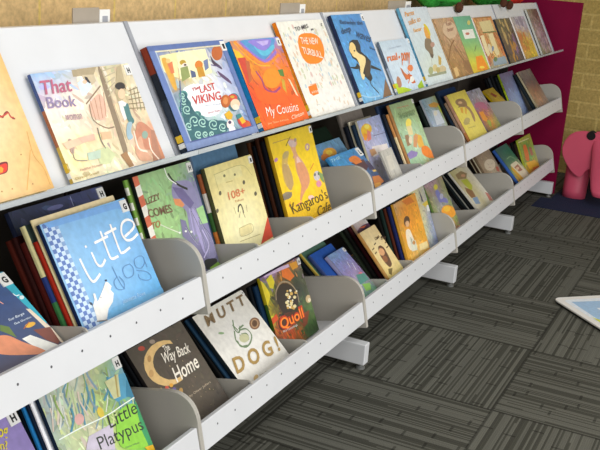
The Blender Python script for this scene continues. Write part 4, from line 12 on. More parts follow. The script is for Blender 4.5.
{'key':'t_cousins','x':0.3225,'w':0.2332,'L':0.212,'lean':28.61,'y':0.079,'z':0.7908,'t':0.016,'rot':0,'art':[['g',[['#d8841c','#5088c4','#6c80cc','#7488d0'],['#e8901c','#e87818','#7878c4','#c06840'],['#e8a018','#e07c1c','#f08014','#e86c18'],['#e04c18','#e05c28','#ec7c14','#d8681c'],['#e84c10','#e04c1c','#f0560c','#e05c1c'],['#f0540c','#f05c10','#f0580c','#ec6010'],['#f06010','#f0600c','#f06410','#ee6410']],0.1,6],['p','#4c90c4',[[0.142,-0.006],[0.939,-0.001],[0.854,0.091],[0.685,0.2],[0.519,0.257],[0.406,0.22],[0.238,0.094]]],['p','#8878cc',[[0.298,0.006],[0.859,0.007],[0.759,0.096],[0.615,0.146],[0.503,0.129],[0.419,0.076]]],['p','#54b4d0',[[0.399,0.055],[0.489,0.125],[0.628,0.153],[0.85,0.071],[0.844,0.131],[0.603,0.214],[0.481,0.186]]],['p','#b8a8e0',[[0.501,0.032],[0.769,0.03],[0.72,0.074],[0.603,0.087]]],['s','#8c6cc8',0.0063,[[0.186,0.024],[0.31,0.136],[0.476,0.244],[0.613,0.251],[0.835,0.17]]],['s','#e88820',0.0063,[[0.083,0.009],[0.239,0.141],[0.397,0.258],[0.578,0.301],[0.861,0.212]]],['s','#f0a828',0.0036,[[0.062,0.017],[0.189,0.166],[0.371,0.294],[0.599,0.322]]],['p','#f0b81c',[[-0.01,0.078],[0.089,0.122],[0.155,0.192],[0.01,0.191],[-0.012,0.152]]],['p','#c83c28',[[0.025,0.192],[0.171,0.193],[0.19,0.337],[0.034,0.492],[0.022,0.341]]],['p','#b85c30',[[0.153,0.22],[0.219,0.244],[0.132,0.445],[0.062,0.476]]],['s','#9c3c70',0.0054,[[0.273,0.363],[0.323,0.463],[0.325,0.56],[0.457,0.622],[0.632,0.582]]],['s','#c0502c',0.0045,[[0.155,0.315],[0.163,0.448],[0.222,0.511]]],['p','#e88c14',[[0.723,0.482],[0.677,0.523],[0.61,0.555],[0.533,0.573],[0.456,0.574],[0.393,0.558],[0.351,0.529],[0.337,0.49],[0.352,0.447],[0.395,0.406],[0.459,0.374],[0.535,0.356],[0.613,0.353],[0.679,0.368],[0.724,0.397],[0.739,0.438]]],['p','#e85c10',[[0.096,0.498],[0.28,0.574],[0.451,0.631],[0.668,0.636],[0.712,0.78],[0.107,0.725]]],['p','#4c7c34',[[0.72,0.382],[0.833,0.381],[0.807,0.47],[0.726,0.452]]],['p','#c8a030',[[0.723,0.482],[0.779,0.507],[0.724,0.662],[0.677,0.597]]],['p','#e8d0a8',[[0.864,0.495],[0.904,0.519],[0.946,0.727],[0.905,0.702]]],['s','#8cac5c',0.0027,[[1.002,0.386],[0.999,0.549],[0.974,0.689]]],['p','#d8b060',[[1.062,0.411],[1.054,0.418],[1.041,0.424],[1.026,0.427],[1.011,0.427],[0.998,0.424],[0.989,0.419],[0.986,0.412],[0.988,0.405],[0.997,0.398],[1.009,0.392],[1.024,0.389],[1.039,0.389],[1.052,0.391],[1.061,0.396],[1.065,0.403]]],['t','#f8e8d8','My Cousins',[0.147,0.863],[0.829,0.883],[0.175,0.764],0.0],['t','#f4c08c','Jane Tanner & friends',[0.095,0.947],[0.536,0.959],[0.101,0.929],0.01],['t','#f8d8b8','Clinton',[0.607,0.965],[0.901,0.945],[0.626,0.918],0.01]],'lab':['K',0.02],'st':0.9,'spine':['#1c78b0','#1c78b0','#2c6c9c']},
{'key':'t_dots','x':0.578,'w':0.2751,'L':0.2504,'lean':28.61,'y':0.0816,'z':0.7894,'t':0.013,'rot':0,'art':[['g',[['#e4e2d4','#e6e4d8','#e2e0d4'],['#e4e2d6','#e6e4da','#e2e2d8'],['#e8e4da','#ebe8e2','#e8e4de']],0.03,6],['d','#d8c0a8',40,[0.06,0.05,0.96,0.72],0.006,0],['d','#b8c8d0',40,[0.06,0.05,0.96,0.72],0.006,1],['d','#d8b8b0',30,[0.06,0.05,0.96,0.72],0.006,2],['d','#c8ccb0',40,[0.06,0.05,0.96,0.72],0.006,3],['d','#d8c8b4',14,[0.1,0.85,0.95,0.95],0.006,9],['p','#f0820c',[[0.291,0.219],[0.349,0.159],[0.455,0.137],[0.598,0.139],[0.714,0.158],[0.788,0.208],[0.799,0.293],[0.761,0.376],[0.686,0.436],[0.563,0.473],[0.434,0.472],[0.318,0.458],[0.259,0.396],[0.257,0.306]]],['t','#48444c','TO MRS',[0.314,0.112],[0.614,0.085],[0.32,0.068],0.02],['t','#48444c','M',[0.651,0.118],[0.702,0.114],[0.659,0.097],0.02],['t','#fbe8d0','THE NEW',[0.335,0.248],[0.699,0.274],[0.353,0.177],0.03],['t','#fbe8d0','TURBULL',[0.298,0.348],[0.675,0.426],[0.313,0.277],0.04],['p','#f07810',[[0.152,0.69],[0.331,0.676],[0.311,0.782],[0.188,0.791],[0.141,0.759]]],['t','#fbe0c4','BOOK',[0.165,0.766],[0.31,0.764],[0.17,0.745],0.02],['s','#b8b8b8',0.0013,[[0.184,0.889],[0.256,0.889]]],['s','#e07c20',0.0015,[[0.207,0.674],[0.331,0.676]]],['t','#222222','t',[0.902,0.073],[0.932,0.074],[0.92,0.04],0.05]],'st':0.9,'spine':['#d07418','#d8801c','#c47c28']},
{'key':'t_swim','x':0.9159,'w':0.2263,'L':0.2607,'lean':28.61,'y':0.0816,'z':0.7894,'t':0.013,'rot':0,'art':[['g',[['#3c88c0','#3c84c0','#3c80bc'],['#4890cc','#4488c4','#3c80c0'],['#4c98d0','#4890c8','#4c8cc8'],['#5ca4d4','#58a0d4','#5c9cd0'],['#6cb0dc','#78b4dc','#80b0d4']],0.1,6],['p','#141c28',[[0.259,0.313],[0.389,0.292],[0.542,0.302],[0.561,0.362],[0.507,0.438],[0.632,0.503],[0.705,0.567],[0.555,0.676],[0.554,0.755],[0.461,0.787],[0.403,0.763],[0.339,0.72],[0.243,0.732],[0.223,0.634],[0.322,0.583],[0.253,0.521],[0.172,0.497],[0.152,0.4]]],['p','#ecd494',[[0.244,0.328],[0.362,0.318],[0.384,0.373],[0.367,0.44],[0.578,0.5],[0.544,0.558],[0.356,0.653],[0.262,0.714],[0.255,0.656],[0.312,0.582],[0.298,0.504],[0.191,0.479],[0.192,0.402]]],['p','#e8c880',[[0.385,0.391],[0.361,0.415],[0.324,0.436],[0.281,0.449],[0.237,0.454],[0.2,0.449],[0.175,0.435],[0.166,0.415],[0.173,0.391],[0.197,0.367],[0.233,0.347],[0.276,0.333],[0.32,0.328],[0.358,0.333],[0.383,0.346],[0.393,0.367]]],['p','#28303c',[[0.34,0.419],[0.334,0.423],[0.325,0.425],[0.315,0.427],[0.305,0.427],[0.295,0.426],[0.289,0.424],[0.287,0.42],[0.289,0.417],[0.294,0.413],[0.303,0.411],[0.313,0.409],[0.324,0.409],[0.333,0.41],[0.339,0.413],[0.342,0.416]]],['p','#3c3028',[[0.554,0.548],[0.698,0.547],[0.612,0.651],[0.469,0.729],[0.376,0.726],[0.392,0.646]]],['p','#101820',[[0.25,0.549],[0.303,0.601],[0.217,0.63],[0.009,0.601],[-0.001,0.585],[0.172,0.596]]],['p','#141c24',[[0.664,0.604],[0.913,0.671],[0.941,0.699],[0.819,0.674],[0.623,0.641]]],['s','#20242c',0.0051,[[0.453,0.728],[0.431,0.814],[0.502,0.879],[0.562,0.929]]],['p','#7c5c44',[[0.964,0.786],[0.986,0.991],[0.65,0.997]]],['s','#9cc8e4',0.0039,[[-0.021,0.901],[0.249,0.954],[0.581,0.965]]],['p','#e8d49c',[[0.254,0.636],[0.348,0.701],[0.284,0.745],[0.229,0.75],[0.221,0.702]]],['t','#24486c','Between the',[0.188,0.106],[0.89,0.136],[0.201,0.059],0.02],['t','#24486c','deep',[0.118,0.224],[0.436,0.196],[0.127,0.156],0.03],['t','#24486c','waves',[0.503,0.261],[0.918,0.348],[0.595,0.206],0.02],['t','#24486c','down',[0.812,0.417],[0.968,0.451],[0.865,0.396],0.02]],'lab':['c',0.02],'st':0.9,'spine':['#28304c','#384468','#2c3450']},
{'key':'t_pony','x':1.2006,'w':0.2623,'L':0.17,'lean':28.61,'y':0.0851,'z':0.7875,'t':0.009,'rot':0,'art':[['g',[['#b4c8d4','#b8ccdc','#b4c8d8'],['#c4d4e0','#ccdce6','#c4d8e4'],['#c0d4e4','#c8dcea','#c4d8e8'],['#b8d0e4','#c4d8ea','#c0d4e8']],0.05,6],['p','#e07c44',[[0.675,0.517],[0.793,0.523],[0.802,0.599],[0.702,0.654],[0.601,0.625],[0.593,0.567]]],['p','#c85c28',[[0.542,0.668],[0.66,0.716],[0.705,0.873],[0.578,0.879],[0.497,0.778]]],['p','#b8683c',[[0.371,0.532],[0.415,0.57],[0.497,0.778],[0.406,0.782],[0.37,0.663]]],['p','#b07c60',[[0.136,0.697],[0.207,0.674],[0.246,0.761],[0.213,0.869],[0.086,0.915],[0.058,0.831]]],['p','#e8e8e0',[[0.685,0.803],[0.665,0.823],[0.635,0.839],[0.602,0.847],[0.569,0.847],[0.543,0.839],[0.526,0.824],[0.522,0.804],[0.53,0.782],[0.55,0.762],[0.579,0.746],[0.612,0.738],[0.645,0.737],[0.672,0.745],[0.689,0.761],[0.694,0.781]]],['s','#c8582c',0.0037,[[0.591,0.64],[0.594,0.724],[0.446,0.853]]],['p','#d86c34',[[0.427,0.62],[0.539,0.717],[0.541,0.784],[0.454,0.772]]],['p','#b4d020',[[-0.043,0.801],[0.107,0.8],[0.07,0.897],[0.219,0.886],[0.455,0.97],[0.499,0.993],[0.019,1.017],[-0.072,0.987]]],['p','#9cc010',[[0.718,0.942],[0.926,0.852],[0.932,1.007],[0.725,1.021]]],['t','#e07030','rual',[0.049,0.383],[0.386,0.379],[0.085,0.252],0.04],['t','#e07030','- pony',[0.403,0.414],[0.792,0.435],[0.484,0.258],0.04],['t','#a8b4c4','Christina Booth',[0.216,0.168],[0.657,0.147],[0.225,0.137],0.01]],'lab':['',0.014],'st':0.9,'spine':['#5c6878','#98a4b4']},
{'key':'t_parrot','x':1.4757,'w':0.2832,'L':0.2736,'lean':28.61,'y':0.0825,'z':0.7889,'t':0.012,'rot':0,'art':[['g',[['#c0ccd4','#c4d0d8','#c0ccd4'],['#c8d4dc','#ccd8dc','#c8d4d8'],['#c4d4d8','#c8d8d8','#c8d4d4'],['#c8d4d0','#ccd8cc','#d0dcd8'],['#c8d8dc','#ccd8dc','#d0dce0']],0.05,6],['p','#d8c018',[[0.626,0.226],[0.712,0.225],[0.781,0.294],[0.772,0.375],[0.719,0.4],[0.689,0.309]]],['p','#e0a040',[[0.622,0.252],[0.707,0.291],[0.728,0.391],[0.697,0.444],[0.546,0.419],[0.565,0.331]]],['p','#7c6c58',[[0.517,0.408],[0.716,0.427],[0.691,0.498],[0.611,0.619],[0.553,0.672],[0.461,0.663],[0.476,0.602],[0.375,0.542],[0.418,0.483]]],['p','#b08878',[[0.775,0.511],[0.755,0.524],[0.726,0.534],[0.692,0.54],[0.659,0.541],[0.632,0.537],[0.615,0.528],[0.61,0.516],[0.618,0.503],[0.638,0.49],[0.667,0.48],[0.7,0.474],[0.733,0.473],[0.761,0.477],[0.778,0.486],[0.783,0.498]]],['p','#5c5044',[[0.491,0.611],[0.607,0.637],[0.528,0.681],[0.461,0.663]]],['s','#8c8c7c',0.0027,[[0.485,0.664],[0.411,0.756]]],['p','#c0a050',[[0.754,0.655],[0.841,0.697],[0.728,0.789],[0.649,0.774]]],['p','#d0c088',[[0.556,0.812],[0.53,0.829],[0.495,0.842],[0.456,0.85],[0.42,0.851],[0.391,0.845],[0.375,0.833],[0.373,0.817],[0.385,0.799],[0.41,0.782],[0.445,0.768],[0.483,0.76],[0.52,0.759],[0.549,0.765],[0.566,0.777],[0.568,0.794]]],['p','#c8b890',[[0.861,0.854],[0.83,0.871],[0.783,0.884],[0.727,0.89],[0.67,0.89],[0.622,0.882],[0.589,0.868],[0.576,0.851],[0.586,0.832],[0.615,0.815],[0.662,0.803],[0.717,0.796],[0.774,0.796],[0.823,0.804],[0.857,0.818],[0.871,0.835]]],['p','#a0a878',[[0.368,0.833],[0.342,0.851],[0.307,0.865],[0.269,0.873],[0.233,0.874],[0.206,0.868],[0.19,0.855],[0.189,0.838],[0.203,0.819],[0.229,0.801],[0.263,0.787],[0.302,0.779],[0.337,0.777],[0.365,0.784],[0.381,0.796],[0.382,0.814]]],['p','#90987c',[[0.111,0.872],[0.837,0.871],[0.825,0.906],[0.131,0.9]]],['p','#b8a868',[[0.625,0.844],[0.604,0.858],[0.575,0.868],[0.543,0.874],[0.513,0.875],[0.488,0.87],[0.474,0.86],[0.471,0.847],[0.481,0.833],[0.501,0.819],[0.53,0.809],[0.562,0.803],[0.592,0.802],[0.617,0.807],[0.632,0.817],[0.635,0.83]]],['t','#e4a058','Parrot',[0.099,0.119],[0.442,0.096],[0.133,0.058],0.04],['t','#e0a468','talks to',[0.119,0.226],[0.58,0.188],[0.151,0.158],0.03],['t','#e4a860','hear',[0.197,0.324],[0.515,0.307],[0.221,0.273],0.03]],'st':0.9,'spine':['#5c98b4','#5490b0','#4c88a8']},
{'key':'t_brown','x':1.781,'w':0.237,'L':0.227,'lean':28.61,'y':0.0825,'z':0.7889,'t':0.012,'rot':0,'art':[['g',[['#b08c64','#b89470','#b48c68'],['#b08c68','#c0a080','#b89070'],['#a88058','#b08860','#b48c68'],['#98703c','#a47c4c','#b08458'],['#a07844','#a88050','#a87c50']],0.15,9],['p','#cdb090',[[0.993,0.182],[0.962,0.241],[0.877,0.293],[0.753,0.333],[0.61,0.353],[0.469,0.351],[0.353,0.328],[0.277,0.287],[0.252,0.236],[0.281,0.18],[0.36,0.128],[0.479,0.088],[0.619,0.066],[0.762,0.066],[0.884,0.087],[0.966,0.128]]],['s','#8c6440',0.0053,[[0.228,0.262],[0.499,0.447],[0.648,0.687]]],['s','#7c5430',0.0058,[[0.018,0.69],[0.352,0.484],[0.64,0.385]]],['s','#8c5c34',0.0035,[[0.631,0.454],[0.825,0.723]]],['t','#a87c68','Tom',[0.491,0.147],[0.797,0.123],[0.513,0.079],0.02],['t','#a87c68','bear',[0.471,0.238],[0.817,0.218],[0.506,0.171],0.02],['p','#d8b478',[[0.084,0.841],[0.278,0.822],[0.25,0.968],[0.056,0.985]]],['p','#8c6440',[[0.685,0.748],[1.042,0.762],[1.029,0.963],[0.782,0.978],[0.626,0.86]]],['s','#7c5838',0.0047,[[0.528,0.483],[0.723,0.716],[0.959,0.958]]]],'spine':['#b89870']},
{'key':'t_mint','x':2.0209,'w':0.2332,'L':0.2285,'lean':28.61,'y':0.0825,'z':0.7889,'t':0.012,'rot':0,'art':[['g',[['#58a888','#54a484','#54a080'],['#5cac88','#5cac88','#58a888'],['#70b478','#6cb480','#6cb484'],['#a0c45c','#98c464','#8cc070'],['#d0cc38','#c8cc40','#b8d050'],['#e0bc20','#e8a818','#d0c838']],0.07,6],['p','#e8ece0',[[0.228,0.239],[0.87,0.244],[0.843,0.411],[0.217,0.401]]],['p','#f0900c',[[0.442,0.731],[0.838,0.732],[0.926,0.962],[0.828,1.004],[0.261,0.959]]],['s','#4c5c40',0.0037,[[0.707,0.54],[0.502,0.638]]],['p','#c8c068',[[0.867,0.128],[0.84,0.144],[0.803,0.157],[0.761,0.165],[0.722,0.167],[0.69,0.163],[0.672,0.153],[0.669,0.139],[0.681,0.122],[0.708,0.106],[0.745,0.093],[0.786,0.084],[0.826,0.082],[0.858,0.087],[0.877,0.097],[0.88,0.111]]],['p','#c0685c',[[0.581,0.321],[0.561,0.329],[0.526,0.336],[0.481,0.339],[0.433,0.339],[0.39,0.335],[0.357,0.328],[0.34,0.32],[0.342,0.311],[0.362,0.302],[0.396,0.296],[0.441,0.293],[0.489,0.293],[0.533,0.296],[0.566,0.303],[0.583,0.312]]],['p','#f8d848',[[0.731,0.947],[0.708,0.955],[0.666,0.959],[0.61,0.96],[0.549,0.958],[0.494,0.951],[0.451,0.943],[0.428,0.933],[0.427,0.924],[0.449,0.916],[0.491,0.912],[0.546,0.91],[0.606,0.913],[0.663,0.919],[0.706,0.928],[0.73,0.938]]]],'spine':['#6cac8c']},
{'key':'t_red','x':2.2863,'w':0.2901,'L':0.2193,'lean':28.61,'y':0.0851,'z':0.7875,'t':0.009,'rot':0,'art':[['g',[['#c07840','#c88450','#c47c44'],['#c89860','#d0b080','#c89058'],['#b86840','#c8a060','#c07440'],['#c04c28','#d8b868','#c85c30'],['#c85028','#e0c078','#c86c34'],['#98a488','#a8b8a8','#a0a890']],0.16,9],['s','#b03418',0.0073,[[0.13,0.324],[0.059,0.859]]],['s','#b03418',0.0073,[[0.353,0.326],[0.325,0.84]]],['s','#b03418',0.0073,[[0.583,0.327],[0.6,0.821]]],['s','#b03418',0.0073,[[0.82,0.329],[0.884,0.801]]],['p','#ecdcac',[[0.047,0.359],[0.229,0.351],[0.208,0.726],[0.06,0.767],[0.008,0.658]]],['p','#e8d8a4',[[0.486,0.344],[0.738,0.336],[0.702,0.767],[0.509,0.792],[0.444,0.638]]],['p','#d8c890',[[0.24,0.091],[0.869,0.074],[0.87,0.296],[0.253,0.291]]],['s','#4c6c3c',0.004,[[0.236,0.308],[0.965,0.314]]],['p','#8ca4b4',[[0.242,0.836],[0.935,0.827],[0.931,0.98],[0.184,0.963]]],['p','#e0d4b0',[[0.395,0.623],[0.387,0.662],[0.368,0.696],[0.339,0.719],[0.306,0.728],[0.273,0.722],[0.246,0.701],[0.228,0.67],[0.222,0.632],[0.23,0.594],[0.249,0.56],[0.278,0.537],[0.311,0.527],[0.344,0.533],[0.371,0.553],[0.389,0.585]]],['p','#6c84a4',[[0.499,0.642],[0.475,0.661],[0.447,0.676],[0.418,0.685],[0.393,0.688],[0.376,0.682],[0.369,0.67],[0.374,0.653],[0.389,0.634],[0.413,0.615],[0.442,0.599],[0.471,0.59],[0.496,0.587],[0.513,0.593],[0.519,0.605],[0.515,0.622]]],['p','#5c7c50',[[0.472,0.856],[0.447,0.872],[0.411,0.885],[0.371,0.892],[0.331,0.892],[0.298,0.885],[0.277,0.873],[0.272,0.857],[0.282,0.839],[0.306,0.823],[0.342,0.81],[0.382,0.803],[0.422,0.803],[0.456,0.81],[0.477,0.822],[0.483,0.838]]],['s','#a06830',0.0067,[[0.051,0.005],[0.931,0.013]]]],'spine':['#e4dcd4']},
{'key':'t_dark','x':2.6033,'w':0.2539,'L':0.2035,'lean':28.61,'y':0.0833,'z':0.7884,'t':0.011,'rot':0,'art':[['g',[['#4c4838','#54503c','#504840'],['#5c5438','#645c44','#504438'],['#50443c','#5c4c40','#4c4048'],['#584838','#504858','#4c4048'],['#5c4830','#50404c','#4c3c40']],0.3,12],['d','#b89c60',12,[0.15,0.05,0.85,0.5],0.0204,3],['d','#7c5c84',8,[0.4,0.4,0.9,0.8],0.0238,5],['d','#b07c30',8,[0.1,0.6,0.8,0.95],0.0204,7]],'spine':['#28303c']},
{'key':'t_yellow','x':2.9101,'w':0.2587,'L':0.2065,'lean':28.61,'y':0.086,'z':0.787,'t':0.008,'rot':0,'art':[['g',[['#a8a0a8','#b8b0c0','#b0a8b8'],['#b8a8a0','#b8b0bc','#b4acb4'],['#c89850','#d0a848','#c8a858'],['#d09848','#d8b038','#d8b838'],['#c8a050','#d8b830','#e0c838']],0.16,8],['d','#c87838',10,[0.1,0.35,0.7,0.8],0.0204,2],['d','#8c8498',8,[0.2,0.05,0.9,0.3],0.0204,4]],'spine':['#e0d8d0']},
{'key':'t_stone','x':3.2591,'w':0.2242,'L':0.2374,'lean':28.61,'y':0.0825,'z':0.7889,'t':0.012,'rot':0,'art':[['g',[['#8c8470','#6c5448','#5c4438'],['#94887c','#8c7868','#705848'],['#a09080','#b098a0','#806868'],['#8c9070','#98848c','#806870'],['#948c6c','#8c9068','#8c7468']],0.3,12],['d','#c0a8a8',14,[0.2,0.3,0.9,0.95],0.0204,2]],'spine':['#b8b8b0']},
{'key':'m_navy','x':-0.56,'w':0.2015,'L':0.2044,'lean':54.01,'y':0.0423,'z':0.4971,'t':0.012,'rot':0,'art':[['g',[['#28447c','#28487c','#2c5084'],['#243c6c','#283f70','#2c4878'],['#2c3c60','#304068','#344468'],['#5c4040','#604038','#684038']],0.08,6],['p','#1ca4b8',[[0.905,0.121],[1.039,0.043],[1.022,0.574],[0.972,0.587]]],['p','#1ca4b8',[[0.976,-0.007],[1.036,0.033],[1.018,0.132],[0.921,0.161]]],['p','#e0d0b8',[[0.916,0.396],[0.955,0.411],[1.028,0.801],[0.984,0.815],[0.966,0.774]]],['p','#7a3c2c',[[0.823,0.591],[0.994,0.63],[0.971,0.777],[0.934,0.794],[0.86,0.717]]],['p','#e8e8e0',[[0.665,0.622],[0.761,0.62],[0.927,0.801],[0.775,0.832],[0.717,0.742]]],['p','#d88860',[[0.476,0.508],[0.579,0.542],[0.644,0.645],[0.751,0.757],[0.808,0.848],[0.374,0.673],[0.364,0.586]]],['p','#607830',[[0.583,0.436],[0.643,0.483],[0.631,0.596],[0.586,0.534],[0.542,0.483]]],['p','#dca830',[[0.894,0.544],[0.886,0.552],[0.87,0.558],[0.848,0.561],[0.825,0.562],[0.803,0.559],[0.786,0.553],[0.776,0.545],[0.775,0.537],[0.783,0.53],[0.799,0.524],[0.821,0.52],[0.844,0.52],[0.866,0.523],[0.883,0.528],[0.893,0.536]]],['s','#a85820',0.0015,[[0.751,0.55],[0.848,0.513]]],['s','#f0a890',0.0019,[[0.738,0.236],[0.758,0.278]]],['t','#d8e4f0','Sue Barge',[0.674,0.441],[0.857,0.439],[0.684,0.419],0.01],['t','#d8e4f0','Gus Gordon',[0.695,0.489],[0.892,0.491],[0.702,0.471],0.01],['p','#d8e8e8',[[0.989,0.296],[0.982,0.301],[0.972,0.305],[0.962,0.306],[0.953,0.304],[0.946,0.3],[0.942,0.293],[0.942,0.286],[0.947,0.279],[0.954,0.273],[0.964,0.27],[0.974,0.269],[0.983,0.271],[0.99,0.275],[0.994,0.281],[0.994,0.289]]],['s','#e8f0f0',0.0019,[[0.919,0.228],[0.931,0.255],[0.965,0.257]]]],'rise':0.0119,'lab':['G',0.026]},
{'key':'m_night','x':-0.2754,'w':0.2672,'L':0.2554,'lean':29.81,'y':0.1446,'z':0.4699,'t':0.014,'rot':0,'art':[['g',[['#2c3450','#343c60','#38406c','#2c3458'],['#202844','#3c4478','#444c84','#283054'],['#1c2440','#2c3464','#343c6c','#242c4c'],['#181c34','#20284c','#283054','#1c2440']],0.2,6],['s','#a8acd0',0.0023,[[0.629,0.014],[0.624,0.088]]],['p','#7c80b8',[[0.525,0.062],[0.518,0.069],[0.498,0.074],[0.469,0.077],[0.436,0.078],[0.404,0.076],[0.378,0.071],[0.361,0.065],[0.356,0.058],[0.363,0.052],[0.383,0.047],[0.41,0.044],[0.443,0.043],[0.475,0.045],[0.502,0.049],[0.52,0.055]]]],'rise':0.0057,'lab':['H',0.024]},  # paler blue patches and streak are sheen painted into the cover
